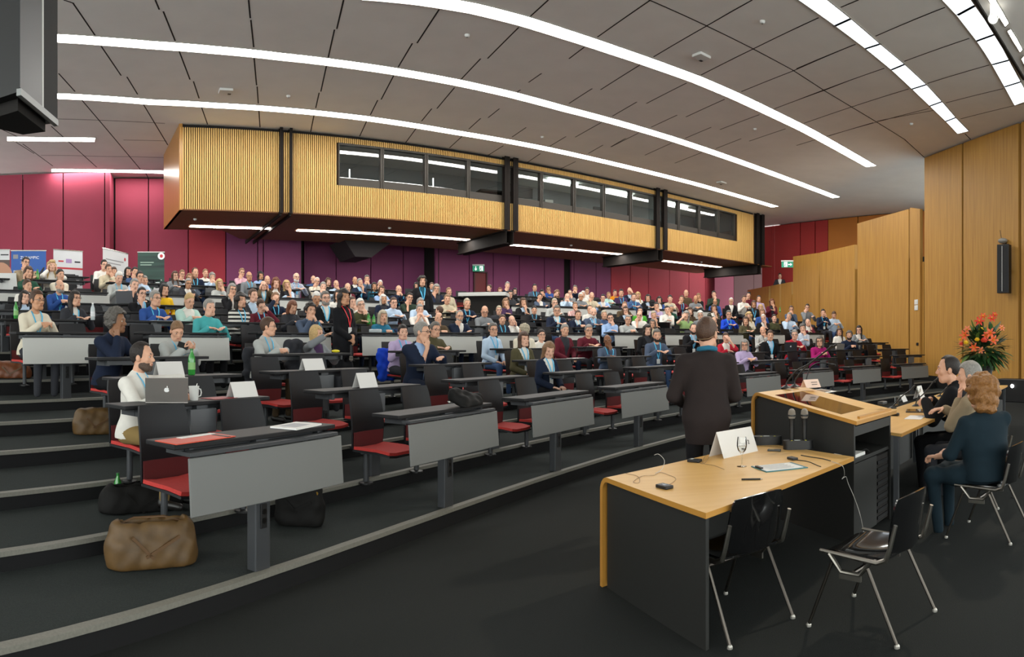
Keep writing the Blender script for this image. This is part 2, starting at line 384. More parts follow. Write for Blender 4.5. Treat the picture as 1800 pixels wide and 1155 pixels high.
def hair_mesh(style, hc, R, cell, col, seed=0):
    z0 = {'l': -.33, 'w': -.36, 'o': -.2, 'm': -.2, 'p': -.14, 'u': -.16}.get(style, -.16); ex = .12 if style == 'm' else .05 if style in 'wC' else .03
    ax = axis(-.12 - ex, .12 + ex, cell); ay = axis(-.17 - ex, .125 + ex, cell); az = axis(z0, .16 + ex, cell)
    f = Field(ax, ay, az); X, Y, Z = np.meshgrid(ax, ay, az, indexing='ij')
    rng = np.random.RandomState(seed); ph = rng.rand(9) * 6.3
    wob = lambda q: (np.sin(X * q + ph[0] + 2 * np.sin(Z * q * .7)) * np.sin(Y * q + ph[1]) + np.sin(Z * q * 1.1 + ph[2] + X * q * .4)) * .5
    t = {'b': .004, 's': .013, 'r': .010, 'c': .022, 'C': .034, 'l': .015, 'w': .022, 'o': .018, 'm': .058, 'p': .008, 'u': .010, 't': .006}.get(style, .012)
    tx = t * .6 if style in 'sr' else t
    f.ell((0, -.012, .03), (.076 + tx, .097 + t, .098 + t * 1.1), k=0)
    base = f.Fv
    if style in 'cC': base = base + wob(80 if style == 'c' else 62) * .009 + np.sin(X * 150 + ph[4]) * np.sin(Y * 140 + ph[5]) * np.sin(Z * 145 + ph[6]) * .010
    elif style in 'wm': base = base + wob(45) * .007
    else: base = base + (np.sin(X * 110 + ph[3] + Y * 40) * .0016 + wob(30) * .0025)
    # hairline: from the forehead down past the ears to the nape
    sg = lambda v: 1 / (1 + np.exp(-np.clip(v, -40, 40)))
    AX = np.abs(X); front = sg((Y - .034) / .004); burn = sg((Y - .006) / .004) * (1 - front)
    back = (1 - front) * (1 - burn)
    if style == 'b': line = Z - .55 * Y - .005; base = np.maximum(base, -line); base = np.maximum(base, Z - .062 + np.maximum(Y, -.04) * .9)
    elif style == 'r': base = np.maximum(base, -(Z - (front * (.098 - .25 * np.maximum(AX - .03, 0) * -1) + burn * -.015 + back * (.72 * Y - .004)))); base = np.maximum(base, -(np.sqrt((AX - .045) ** 2 + (Y - .07) ** 2 + (Z - .09) ** 2) - .036))
    elif style in 'sct': base = np.maximum(base, -(Z - (front * (.074 - .5 * np.maximum(AX - .05, 0)) + burn * -.022 + back * (.92 * Y - .008))))
    elif style == 'C': base = np.maximum(base, -(Z - (front * .088 + burn * -.03 + back * (.95 * Y - .03)) + np.sin(X * 120 + ph[7]) * .008))
    elif style in 'pu': base = np.maximum(base, -(Z - np.where(Y > 0, .95, .7) * Y + .002))
    else:
        f.Fv = base.astype(np.float32)
        drop = {'l': -.27, 'w': -.29, 'o': -.13, 'm': -.10}[style]; wd = {'l': .068, 'w': .082, 'o': .07, 'm': .122}[style]
        for s in (-1, 1):
            f.cap((s * wd, -.015, .03), (s * (wd + .006), .004 if style in 'lw' else -.005, drop), .034 if style != 'm' else .06, .024 if style in 'lw' else .034 if style != 'm' else .055, k=.03)
            f.cap((s * .045, -.065, .0), (s * .055, -.07, drop), .045 if style != 'm' else .08, .034 if style != 'm' else .075, k=.03)
        base = f.Fv + wob(40 if style == 'w' else 60 if style == 'm' else 26) * (.008 if style == 'w' else .013 if style == 'm' else .003) + np.sin(X * 170 + 3 * np.sin(Z * 22)) * np.sin(Y * 150 + ph[8]) * .003
        base = np.maximum(base, -np.maximum(np.maximum(Y * -1 + .028, np.abs(X) - .066 + np.maximum(-Z - .05, 0) * .1), Z - .058 - .25 * np.abs(X)))   # the face stays open
        base = np.maximum(base, -(np.sqrt((X / .052) ** 2 + ((Y - .02) / .08) ** 2 + ((Z + .14) / .11) ** 2) - 1) * .05)
    f.Fv = np.asarray(base, np.float32)
    if style == 'p': f.cap((0, -.115, .03), (0, -.135, -.10), .026, .014, k=.015)
    if style == 'u': f.ell((0, -.085, .115), (.036, .036, .032), k=.01)
    V, Q = f.nets()
    if len(Q) == 0: return None
    V = V @ np.array(R).T + np.array(hc)
    return raw_mesh('hair', V, Q, [hair_m(col)])

HEAD = {}
POSE_TXT = {'desk': 'arms on desk', 'fold': 'hands folded', 'chin': 'chin on hand', 'cheek': 'hand on cheek', 'mouth': 'hands at mouth', 'brow': 'hand over eyes', 'cross': 'arms crossed', 'lap': 'hands in lap', 'write': 'writing', 'heads': 'hands on temples', 'stand': 'standing'}
def arm_target(mode, s, hc, R):
    h = lambda x, y, z: hc + R @ Vector((x, y, z))
    V = Vector
    return {'desk': (V((s * .13, .40, .42)), V((-s * .75, .55, -.05)), V((0, 0, -1)), .25), 'fold': (V((s * .075, .40, .43)), V((-s * .8, .5, .05)), V((0, -.3, -1)), .5),
            'chin': (h(s * .03, .085, -.215), V((-s * .12, -.05, 1)), V((0, -1, 0)), .95), 'cheek': (h(s * .090, .05, -.175), V((-s * .05, -.1, 1)), V((-s, -.2, 0)), .25),
            'mouth': (h(s * .055, .135, -.185), V((-s * .42, -.1, .9)), V((-s * .6, -.8, 0)), .7), 'brow': (h(s * .085, .15, -.085), V((-s * .62, -.2, .75)), V((-s * .3, -1, 0)), .25),
            'heads': (h(s * .115, .05, -.13), V((-s * .1, -.15, 1)), V((-s, 0, 0)), .3),
            'cross': (V((-s * .10, .235, .30 + .03 * s)), V((-s, .0, .1)), V((0, -1, 0)), .2), 'lap': (V((s * .10, .30, .14)), V((-s * .35, .9, -.15)), V((0, 0, -1)), .4),
            'write': (V((s * .10, .42, .41)), V((-s * .4, .8, -.05)), V((-s * .5, 0, -1)), .8), 'down': (V((s * .24, .06, -.02)), V((0, .15, -1)), V((-s, 0, 0)), .35)}[mode]

def person(x=None, loc=None, face=0., look=None, pitch=0., roll=0., hair='s', hc='br', top='sweater', tc='grey', pose='desk', legs='dark grey', skin='l', scale=1., lean=.12, cell=.012, fem=False, glasses=False, beard=None, lanyard=None,
           inner='white', pat=None, arms=None, standing=False, legs_on=True, shoes=False, smile=False, wide=1., short=False, twist=0., curlL=None, curlR=None, skirt=False, knees=None):
    """one seated or standing figure; returns the body object (origin: middle of the seat, or the ground between the feet)"""
    zb = .84 if standing else 0.
    Rt = Matrix.Rotation(-lean, 3, 'X') @ Matrix.Rotation(twist, 3, 'Z')
    B = Vector((0, 0, zb + .08))
    T = lambda a, b, c: B + Rt @ Vector((a, b, c - .08))
    shw = (.150 if fem else .172) * wide
    neck = T(0, -.012, .60); hcen = T(0, .012, .685) + Vector((0, .012, .065))
    yaw = look if look is not None else 0.
    R = Matrix.Rotation(yaw, 3, 'Z') @ Matrix.Rotation(roll, 3, 'Y') @ Matrix.Rotation(-pitch, 3, 'X')
    hcen = hcen + (R @ Vector((0, .02, 0))) - Vector((0, .02, 0))
    modes = arms or {'chinL': ('chin', 'desk'), 'chinR': ('desk', 'chin'), 'cheekL': ('cheek', 'desk'), 'cheekR': ('desk', 'cheek'), 'browL': ('brow', 'desk'), 'browR': ('desk', 'brow'), 'write': ('desk', 'write')}.get(pose, (pose, pose))
    A = []
    for s, mo in ((-1, modes[0]), (1, modes[1])):
        S = T(s * shw, -.01, .515)
        tgt = arm_target(mo, s, hcen, R) if isinstance(mo, str) else tuple(Vector(q) if i < 3 else q for i, q in enumerate(mo))
        w, dd, nn, cu = tgt[:4]
        w = w.copy()
        if isinstance(mo, str) and standing and mo not in ('chin', 'cheek', 'mouth', 'brow', 'heads'): w.z += zb - .08 * (mo == 'fold')
        pole = tgt[4] if len(tgt) > 4 else Vector((s * .7, -.25, -1))
        E, W = ik(S, w, .29, .255, pole)
        A.append((s, S, E, W, dd, nn, cu))
    hips = [Vector((s * .088 * wide, .0 if not standing else .0, zb + .075)) for s in (-1, 1)]
    if standing: kn = [Vector((s * .10, .02, .47)) for s in (-1, 1)]; an = [Vector((s * .105, -.02, .09)) for s in (-1, 1)]
    else:
        kn = [Vector((s * .115 * wide, .43, .045)) for s in (-1, 1)]; an = [Vector((s * .12, .40, -.43)) for s in (-1, 1)]
    if knees: kn, an = [Vector(q) for q in knees[:2]], [Vector(q) for q in knees[2:]]
    fine = []
    far = cell > .0085
    hf = (hcen.x - .11, hcen.x + .11), (hcen.y - .12, hcen.y + .13), (hcen.z - .14, hcen.z + .145)
    bc = max(cell * 1.7, .012)
    fx, fy, fz = [[(a, b, cell)] for a, b in hf]
    if cell <= .007:
        for s, S, E, W, dd, nn, cu in A:
            c = W + Vector(dd).normalized() * .09
            fx.append((c.x - .10, c.x + .10, cell)); fy.append((c.y - .10, c.y + .10, cell)); fz.append((c.z - .10, c.z + .10, cell))
    pts = [hcen, B] + [q for a in A for q in (a[1], a[2], a[3], a[3] + Vector(a[4]).normalized() * .17)]
    def box(pts, m): return [(min(p[i] for p in pts) - m, max(p[i] for p in pts) + m) for i in range(3)]
    def torso(f, g, hem=False, k=.05):
        f.ell(T(0, 0, .12), (.165 * wide + g, .12 * wide + g, .115 + g), k=k)
        f.ell(T(0, .012, .27), (.142 * wide + g, .112 * wide + g, .17 + g), [list(r) for r in Rt], k=k)
        f.ell(T(0, .0, .42), (.158 * wide + g, .112 + g, .165 + g), [list(r) for r in Rt], k=k)
        [f.cap(T(0, -.014, .548), T(s * (shw - .012), -.012, .512), .05 + g, .046 + g, k=k) for s in (-1, 1)]
        if fem:
            for s in (-1, 1): f.ell(T(s * .07, .075, .40), (.058 + g, .05 + g, .06 + g), k=.04)
        if hem: f.ell(T(0, 0, .05), (.168 * wide + g, .13 * wide + g, .10), k=k)
    # body
    bb = box(pts, .13); f = Field(axis(bb[0][0] - .12, bb[0][1] + .12, bc, fx), axis(bb[1][0], bb[1][1], bc, fy), axis(zb - .06, max(hcen.z + .16, bb[2][1]), bc, fz))
    torso(f, -.006); f.cap(T(0, -.02, .53), hcen + R @ Vector((0, -.015, -.05)), .058 if not fem else .05, .05 if not fem else .044, k=.03)
    for s, S, E, W, dd, nn, cu in A:
        f.cap(S, E, .046, .036, k=.03); f.cap(E, W, .037, .025, k=.02)
        hand(f, W, dd, nn, s, cu, cell if cell <= .007 else bc * .9)
    head_prims(f, hcen, R, cell, fem)
    V, Q = f.nets(); ex = MB(); hm = hair_m(hc if hair else 'br')
    face_bits(ex, hcen, R, skin_m(skin), hair_m('gy' if hc in ('wh', 'bl', 'gb') else hc), far, fem, smile)
    body = link('person', raw_mesh('person', V, Q, [skin_m(skin)], ex))
    # clothes
    jacket = top in ('jacket', 'cardigan')
    def garment(name, g, m, sleeve, vneck=False, hem=True, collar=0., low=0.):
        stp = max(cell * 1.5, .0125); b2 = box([B, T(0, 0, .6)] + [q for a in A for q in (a[1], a[2], a[3])], .12)
        f = Field(axis(b2[0][0] - .1, b2[0][1] + .1, stp), axis(b2[1][0] - .12, b2[1][1] + .02, stp), axis(zb + (.035 if not standing else -.05) - low, max(T(0, 0, .62).z + .06, b2[2][1]), stp))
        torso(f, g, hem)
        if low: f.ell(B + Vector((0, 0, -low * .5)), (.158 * wide + g, .135 * wide + g, low + .32), k=.05)
        f.cap(T(0, -.02, .55), T(0, -.015, .585), .062 + g * .6, .056 + g * .5, k=.03)
        for s, S, E, W, dd, nn, cu in A:
            if sleeve == 'long': f.cap(S, E, .050 + g, .042 + g, k=.035); f.cap(E, W + (E - W).normalized() * .02, .042 + g, .033 + g, k=.02)
            elif sleeve == 'short': f.cap(S, S + (E - S) * .75, .052 + g, .048 + g, k=.035)
            elif sleeve == 'elbow': f.cap(S, E, .050 + g, .044 + g, k=.035); f.cap(E, E + (W - E) * .2, .044 + g, .042 + g, k=.02)
        if collar:
            for i in range(10):
                a0, a1 = -2.6 + 5.2 * i / 10, -2.6 + 5.2 * (i + 1) / 10
                q = lambda a: T(.062 * math.sin(a), -.012 + .058 * -math.cos(a) * -1 * (-1), .612 - .018 * (1 - abs(a) / 2.6) * 0)
                f.cap(T(.064 * math.sin(a0), -.014 - .056 * math.cos(a0), .598 - .03 * abs(a0) / 2.6), T(.064 * math.sin(a1), -.014 - .056 * math.cos(a1), .598 - .03 * abs(a1) / 2.6), collar, k=.008)
        else: f.sub_ell(T(0, .03, .63), (.062, .07, .055), k=.01)
        if vneck:
            x, y, z = [q[tuple(slice(None) if i == j else None for j in range(3))] for i, q in enumerate(f.a)]
            Ri = np.array(Rt.transposed()); p = [x - B.x, y - B.y, z - B.z]
            lx = Ri[0][0] * p[0] + Ri[0][1] * p[1] + Ri[0][2] * p[2]; ly = Ri[1][0] * p[0] + Ri[1][1] * p[1] + Ri[1][2] * p[2]; lz = Ri[2][0] * p[0] + Ri[2][1] * p[1] + Ri[2][2] * p[2] + .08
            w_ = .004 + np.maximum(lz - vneck, 0) * .30
            f.Fv = np.maximum(f.Fv, -np.maximum(np.maximum((np.abs(lx) - w_) * .9, .0 - ly), vneck - .3 - lz)).astype(np.float32)
        V, Q = f.nets(); g_ = link(name, raw_mesh(name, V, Q, [m]), body)
        return f
    if jacket:
        ft = garment('shirt', .006, cloth_m(inner), None, hem=False, collar=.011)
        fo = garment(top, .017, cloth_m(tc, pat), 'long', vneck=.30 if top == 'jacket' else .22, low=.10 if standing else 0)
        ft.Fv = ft.Fv; surf = ft
    else:
        surf = garment({'shirt': 'shirt', 'sweater': 'sweater', 'tshirt': 't_shirt', 'blouse': 'blouse', 'hoodie': 'hoodie'}.get(top, 'sweater'), .012 if top != 'hoodie' else .02, cloth_m(tc, pat), 'short' if top == 'tshirt' else ('elbow' if short else 'long'), collar=.012 if top == 'shirt' else (.03 if top == 'hoodie' else 0.), low=.04 if standing else 0)
    if legs_on:
        lc = .016 if cell < .01 else .026; P_ = hips + kn + an; b3 = box(P_, .12)
        f = Field(axis(b3[0][0] - .04, b3[0][1] + .04, lc), axis(b3[1][0] - .05, b3[1][1], lc), axis(b3[2][0] - (.0 if standing else 0) + .04, zb + .24, lc))
        f.ell(B + Vector((0, 0, .02)), (.172 * wide, .132 * wide, .12), k=.05)
        for i in range(2):
            f.cap(hips[i], kn[i], .088, .062, k=.04); f.cap(kn[i], an[i], .062, .045, k=.02)
        if skirt: f.cap(kn[0], kn[1], .07, k=.05); f.cap((hips[0] + kn[0]) / 2, (hips[1] + kn[1]) / 2, .085, k=.06)
        V, Q = f.nets(); link('trousers' if not skirt else 'skirt', raw_mesh('trousers', V, Q, [cloth_m(legs)]), body)
        if shoes:
            for i in range(2):
                f = Field(axis(-.06, .06, .012), axis(-.09, .22, .012), axis(-.1, .06, .012)); f.cap((0, -.03, -.045), (0, .15, -.055), .038, .032, k=.02); f.cap((0, -.03, -.04), (0, -.02, .02), .036, .034, k=.02)
                f.Fv = np.maximum(f.Fv, -(f.a[2][None, None, :] + .085)).astype(np.float32)
                V, Q = f.nets(); link('shoe', raw_mesh('shoe', V, Q, [mat('shoe_leather', '1a1715', .4)]), body, an[i])
    if hair:
        hmsh = hair_mesh(hair, hcen, R, max(cell * .9, .0055), hc, seed=int(abs(hcen.y * 1e4 + yaw * 1e3)) % 997 + (int(x) if x else 0))
        if hmsh: link('hair', hmsh, body)
    if beard:
        c2 = max(cell * .8, .006); f = Field(axis(-.09, .09, c2), axis(-.05, .13, c2), axis(-.15, .0, c2)); X, Y, Z = np.meshgrid(*f.a, indexing='ij')
        f.ell((0, .03, -.035), (.0635, .0655, .0775), k=0); f.cap((-.028, .05, -.098), (.028, .05, -.098), .0275, k=.03); f.cap((-.05, .0, -.075), (-.03, .055, -.1), .0235, k=.03); f.cap((.05, .0, -.075), (.03, .055, -.1), .0235, k=.03)
        f.Fv = np.maximum(f.Fv, Z + .048 + np.maximum(Y, 0) * .05 - .25 * np.maximum(np.abs(X) - .035, 0)); f.Fv = np.maximum(f.Fv, -(np.sqrt((X / .022) ** 2 + ((Y - .1) / .03) ** 2 + ((Z + .066) / .009) ** 2) - 1) * .01).astype(np.float32)
        f.Fv = np.maximum(f.Fv, -(Y + .01)).astype(np.float32)
        V, Q = f.nets(); link('beard', raw_mesh('beard', V @ np.array(R).T + np.array(hcen), Q, [hair_m(beard)]), body)
    if glasses:
        mb = MB().m(GLF); P = lambda a, b, c: hcen + R @ Vector((a, b, c)); rr = .0016 if not far else .0026
        for s in (-1, 1):
            mb.tube([P(s * .034 + .023 * math.cos(q), .100, .002 + .017 * math.sin(q)) for q in [2 * PI * i / 14 for i in range(15)]], rr, 5, False)
            mb.tube([P(s * .057, .098, .006), P(s * .079, .06, .006), P(s * .082, -.01, .002)], rr, 5)
        mb.tube([P(-.011, .102, .004), P(.011, .102, .004)], rr, 5); mb.obj('glasses', body)
    if lanyard:
        lm = LANY if lanyard is True else mat('lanyard_' + lanyard, {'red': 'c8202c'}.get(lanyard, '4db2dc'), .6)
        def on(xx, zz):
            q = T(xx, 0, zz); i = min(max(int(np.searchsorted(surf.a[0], q.x)), 0), len(surf.a[0]) - 1); k = min(max(int(np.searchsorted(surf.a[2], q.z)), 0), len(surf.a[2]) - 1)
            col = surf.Fv[i, :, k]; ins = np.nonzero(col < 0)[0]
            yy = surf.a[1][ins[-1]] + .02 if len(ins) else q.y + .12
            return Vector((q.x, float(yy), q.z))
        wv = .011 if far else .009; pr = [(.062, .60), (.058, .54), (.048, .48), (.033, .41), (.016, .34), (.006, .30)]; strips = []
        mb = MB().m(lm)
        for s in (-1, 1):
            pts_ = [on(s * a, c) for a, c in pr]; pts_[0] = T(s * .064, .02, .612)
            mb.grid([[p + Vector((-wv, 0, 0)), p + Vector((wv, 0, 0))] for p in pts_], .002)
        e = on(0, .30); mb.box(e + Vector((0, .004, -.02)), (.02, .004, .05))
        mb.m(mat('badge_white', 'd8d8d4', .5)).box(e + Vector((0, .006, -.085)), (.075, .004, .095))
        mb.obj('lanyard', body)
    body.scale = (scale,) * 3
    if loc is not None: body.location = loc
    body.rotation_euler = (0, 0, face)
    HEAD[body.name] = hcen
    return body
# ------------------------------------------------------------------ the hall: axes, rows, levels
NTH = (220 - 900) / F
Nv = Vector((math.sin(NTH), math.cos(NTH), 0)); Tv = Vector((math.cos(NTH), -math.sin(NTH), 0))
DF, ZC, ZS = 19.2, 7.95, 5.5          # booth front, ceiling, booth underside
def FP(D, t, z=0.): p = Nv * D + Tv * t; return Vector((p.x, p.y, z))
def tF(px, D=DF): return D * math.tan(th(px) - NTH)
CX, CY = 19.8605, -5.8178
R0, SP, DH = 23.639, .97269, .898
OFF = dict(R1=0, R2=1, R3=2, R4=3, A5=4, W1=5, U1=6, U2=7, U3=8, W2=9.7, V1=10.7, V2=11.7, V3=12.7)
ZT = dict(R1=(.160, -.006), R2=(.292, .030), R3=(.434, .047), R4=(.597, .07), A5=(.755, .05), W1=(.9, .1), U1=(1.108, .052), U2=(1.29, .087), U3=(1.489, .064), W2=(1.834, .116), V1=(2.16, .03), V2=(2.36, .03), V3=(2.37, .03))
ROWN = ['R1', 'R2', 'R3', 'R4', 'A5', 'W1', 'U1', 'U2', 'U3', 'W2', 'V1', 'V2', 'V3']
def rr(k, extra=0.): return R0 + SP * OFF[k] + extra
def pol(r, phi): return Vector((CX + r * math.sin(phi), CY + r * math.cos(phi), 0))
def tz(k, p):
    x = 900 + F * math.atan2(p.x, p.y); return ZT[k][0] + ZT[k][1] * max(0, x / 1000.) ** 2
def hit(r, px):                        # where the arc r is met at a bearing -> angle about the arc's centre
    a = th(px); ux, uy = math.sin(a), math.cos(a); b = ux * CX + uy * CY; c = CX * CX + CY * CY - r * r
    d = b + math.sqrt(max(b * b - c, 1e-6)); return math.atan2(d * ux - CX, d * uy - CY), d

# ------------------------------------------------------------------ materials of the shell
M_CARPET = mat('carpet_charcoal', '363a39', .95, var=.18, vscale=160, bump=.3, spec=.1)
M_RISER = mat('riser_black', '1d1d1e', .8, spec=.15)
M_NOSE = mat('nosing_grey', '77756c', .6, var=.1, vscale=60)
M_CEIL = mat('ceiling_panel', 'eceae5', .85, var=.03, vscale=1.2, spec=.2)
M_JOINT = mat('ceiling_joint', '201c19', .9)
M_EMIT = mat('light_diffuser', 'ffffff', .5, emit=(1., .985, .94), es=17.)
M_EMITD = mat('light_diffuser_dim', 'e8ecf2', .5, emit=(.86, .93, 1.), es=2.1)
M_EMITS = mat('light_diffuser_soffit', 'ffffff', .5, emit=(1., .97, .91), es=28.)
M_CRIM = mat('wall_crimson', '943248', .75, var=.05, vscale=.8)
M_PURP = mat('wall_purple', '7a375f', .75, var=.05, vscale=.8)
M_RED = mat('wall_red', 'a02b3a', .75, var=.05, vscale=.8)
M_DRED = mat('wall_deep_red', '9c2a28', .75, var=.05, vscale=.8)
M_ORAN = mat('wall_orange_brown', 'ad6820', .7, var=.05, vscale=.8)
M_WOOD = mat('oak_panel', 'a17436', .5, kind='woodv', col2='b58840', pscale=2.2, spec=.35)
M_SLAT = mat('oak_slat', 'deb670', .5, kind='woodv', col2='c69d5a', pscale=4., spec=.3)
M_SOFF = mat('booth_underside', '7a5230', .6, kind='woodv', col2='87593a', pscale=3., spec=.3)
M_DARK = mat('dark_gap', '16120f', .9)
M_STEEL = mat('steel_dark', '1c1714', .8, metal=.0, spec=.2)
M_FRAME = mat('window_frame_bronze', '3a352f', .45, metal=.4)
M_GLASS = glass('booth_glass', (.80, .84, .82), .10)
M_WHITE = mat('white_paint', 'd4d4d0', .5)
M_BLACK = mat('black_plastic', '111112', .45)
M_CHROME = mat('chrome', 'b9b6b0', .22, metal=1.)
S_ = 'structure'

# floor of the stage
M_CARP2 = mat('carpet_stage', '2a2c2b', .95, var=.15, vscale=160, bump=.3, spec=.1)
m = MB().m(M_CARP2); m.prism([(-14, -14), (26, -14), (26, 34), (-14, 34)], -.1, 0); tag(m.obj('floor'), None, None, kind=S_)
# seating levels
PH0, PH1 = math.radians(-86), math.radians(-9)
def arc_pts(r, n=44): return [pol(r, PH0 + (PH1 - PH0) * i / n) for i in range(n + 1)]
for i, k in enumerate(ROWN):
    ra = rr(k, -.04); last = i == len(ROWN) - 1
    rb = rr(ROWN[i + 1], .06) if not last else rr(k, 9.)
    A, B = arc_pts(ra), arc_pts(rb); n = len(A)
    za = [tz(k, p) for p in A]; zlo = (lambda p: -.05) if i == 0 else (lambda p, kk=ROWN[i - 1]: tz(kk, p) - .06)
    m = MB().m(M_CARPET)
    for j in range(n - 1):
        m.add([(A[j].x, A[j].y, za[j]), (A[j + 1].x, A[j + 1].y, za[j + 1]), (B[j + 1].x, B[j + 1].y, za[j + 1]), (B[j].x, B[j].y, za[j])], [(3, 2, 1, 0)])
    m.m(M_RISER)
    for j in range(n - 1):
        a, b = A[j], A[j + 1]
        m.add([(a.x, a.y, zlo(a)), (b.x, b.y, zlo(b)), (b.x, b.y, za[j + 1]), (a.x, a.y, za[j])], [(0, 3, 2, 1)])
    fl = tag(m.obj('floor_step'), None, None, kind=S_)
    m = MB().m(M_NOSE); C2 = arc_pts(ra + .055); D2 = arc_pts(ra - .012)
    for j in range(n - 1):
        vs = []
        for q in (j, j + 1):
            vs += [(D2[q].x, D2[q].y, za[q] - .03), (D2[q].x, D2[q].y, za[q] + .004), (C2[q].x, C2[q].y, za[q] + .004), (C2[q].x, C2[q].y, za[q] - .03)]
        m.add(vs, [(0, 1, 5, 4), (1, 2, 6, 5), (2, 3, 7, 6), (3, 0, 4, 7)])
    m.obj('nosing', fl)

# ceiling with its joints
m = MB().m(M_CEIL); m.prism([(-16, -14), (26, -14), (26, 42), (-30, 42), (-30, -14)][:4] + [(-30, 42), (-30, -14)], ZC, ZC + .2)
m.m(M_JOINT)
def z3(l): return [[(1000 + a / 3.598, b / 3.598) for a, b in s] for s in l]
def z4(l): return [[(1400 + a / 3.85, b / 3.85) for a, b in s] for s in l]
JN = [[(112, 0), (130, 6)], [(128, 5), (167, 62)], [(177, 80), (213, 133)], [(223, 135), (242, 166)], [(250, 180), (295, 255)], [(273, 0), (280, 17)], [(287, 20), (308, 72)], [(315, 90), (334, 140)], [(340, 143), (350, 173)], [(353, 185), (365, 219)], [(437, 0), (440, 32)], [(441, 35), (446, 83)], [(446, 95), (451, 150)], [(452, 152), (454, 182)], [(455, 193), (457, 224)],
      [(604, 0), (592, 51)], [(588, 52), (577, 101)], [(574, 115), (564, 161)], [(561, 163), (555, 190)], [(552, 202), (546, 232)], [(775, 12), (733, 76)], [(725, 76), (700, 118)], [(692, 133), (670, 175)], [(664, 176), (651, 202)], [(645, 212), (632, 240)], [(964, 0), (932, 29)], [(912, 48), (857, 103)], [(845, 103), (811, 139)], [(799, 154), (768, 191)], [(759, 191), (741, 213)], [(732, 225), (713, 251)],
      [(103, 129), (132, 161)], [(143, 175), (247, 298)], [(90, 222), (170, 294)], [(40, 253), (93, 292)], [(28, 250), (60, 270)], [(180, 302), (193, 310)], [(255, 302), (262, 316)],
      [(100, 209), (165, 211), (235, 214), (290, 217)], [(72, 273), (180, 275), (290, 277)], [(217, 246), (293, 248)], [(0, 226), (30, 240)],
      [(1141, 0), (1243, 46), (1322, 85), (1393, 123), (1450, 160), (1500, 190), (1540, 214), (1590, 245), (1625, 277)],
      [(952, 129), (929, 145)], [(915, 158), (893, 172)], [(878, 191), (858, 207)], [(845, 208), (824, 227)], [(812, 240), (790, 260)], [(925, 224), (900, 241)], [(885, 256), (858, 273)], [(995, 240), (965, 258)], [(950, 270), (925, 287)], [(1060, 255), (1034, 270)], [(1012, 284), (985, 297)], [(1100, 243), (1074, 258)]]
JN += z3([[(510, 5), (180, 235)], [(98, 298), (0, 372)], [(1160, 0), (870, 165), (535, 360)], [(448, 412), (200, 568)], [(148, 560), (0, 655)], [(1580, 112), (1165, 310), (835, 475)], [(745, 525), (490, 655)], [(430, 645), (275, 735)], [(205, 775), (40, 868)], [(1799, 285), (1415, 450), (1090, 580)], [(985, 628), (740, 740)], [(685, 728), (520, 805)], [(440, 842), (265, 930)], [(1799, 500), (1620, 570), (1300, 688)], [(1205, 725), (955, 820)], [(900, 805), (735, 875)], [(1370, 815), (1140, 893)], [(1090, 877), (930, 940)], [(650, 905), (480, 982)], [(840, 965), (670, 1032)]])
JN += z4([[(0, 190), (150, 120)], [(300, 50), (420, 0)], [(0, 465), (400, 300)], [(535, 245), (1005, 50)], [(0, 680), (595, 462)], [(730, 415), (1170, 260)], [(50, 835), (760, 602)], [(885, 565), (1305, 440)], [(0, 985), (895, 735)], [(1010, 697), (1400, 600)], [(1140, 905), (1180, 945)], [(220, 920), (520, 830)], [(545, 820), (1000, 735)], [(1110, 805), (1540, 700)]])
for s in JN:
    P = [U(a, b, ZC - .002) for a, b in s if b < 500]
    for a, b in zip(P[:-1], P[1:]):
        u = (b - a).normalized(); w = Vector((-u.y, u.x, 0)) * .016
        m.add([a - w, b - w, b + w, a + w], [(3, 2, 1, 0) if True else 0])
ceil = tag(m.obj('ceiling'), None, None, kind=S_)

# ceiling lights: trim frame round a long diffuser
def light_strip(near, far, z, em, label, group=None, slats=()):
    c = sum(near + far, Vector()) / (2 * len(near)); c.z = z
    t = thing('ceiling_light', label, 'ceiling light', c, group=group)
    L = lambda p, dz: (p.x - c.x, p.y - c.y, dz)
    n = len(near); m = MB().m(em)
    vs = [L(p, -.006) for p in near] + [L(p, -.006) for p in far] + [L(p, -.03 + .028) for p in near] + [L(p, -.002) for p in far]
    fs = []
    for i in range(n - 1): fs.append((i, i + 1, n + i + 1, n + i))
    mm = MB().m(em); mm.add(vs[:2 * n], fs)
    # make the lit side face down
    me = mm.mesh('diffuser'); 
    if me.polygons[0].normal.z > 0: me.flip_normals()
    link('diffuser', me, t)
    m = MB().m(mat('light_trim', 'a8a49b', .5))
    loop = near + far[::-1]
    for a, b in zip(loop, loop[1:] + loop[:1]):
        u = (b - a); ln = u.length; u.normalize(); w = Vector((-u.y, u.x, 0)) * .012
        a2, b2 = [Vector(L(q, 0)) for q in (a, b)]
        m.add([a2 - w - Vector((0, 0, .014)), b2 - w - Vector((0, 0, .014)), b2 + w - Vector((0, 0, .014)), a2 + w - Vector((0, 0, .014)), a2 - w, b2 - w, b2 + w, a2 + w], [(0, 1, 2, 3), (0, 4, 5, 1), (2, 6, 7, 3), (1, 5, 6, 2), (3, 7, 4, 0)])
    m.obj('frame', t)
    if slats:
        for a, b in slats:
            m = MB().m(mat('light_divider', '9aa0a8', .6))
            u = (b - a).normalized(); w = Vector((-u.y, u.x, 0)) * .035
            a2, b2 = Vector(L(a, -.012)), Vector(L(b, -.012)); m.add([a2 - w, b2 - w, b2 + w, a2 + w, a2 - w + Vector((0, 0, .006)), b2 - w + Vector((0, 0, .006)), b2 + w + Vector((0, 0, .006)), a2 + w + Vector((0, 0, .006))], [(0, 1, 2, 3), (3, 2, 1, 0), (0, 4, 5, 1), (2, 6, 7, 3)])
            m.obj('divider', t)
    return t
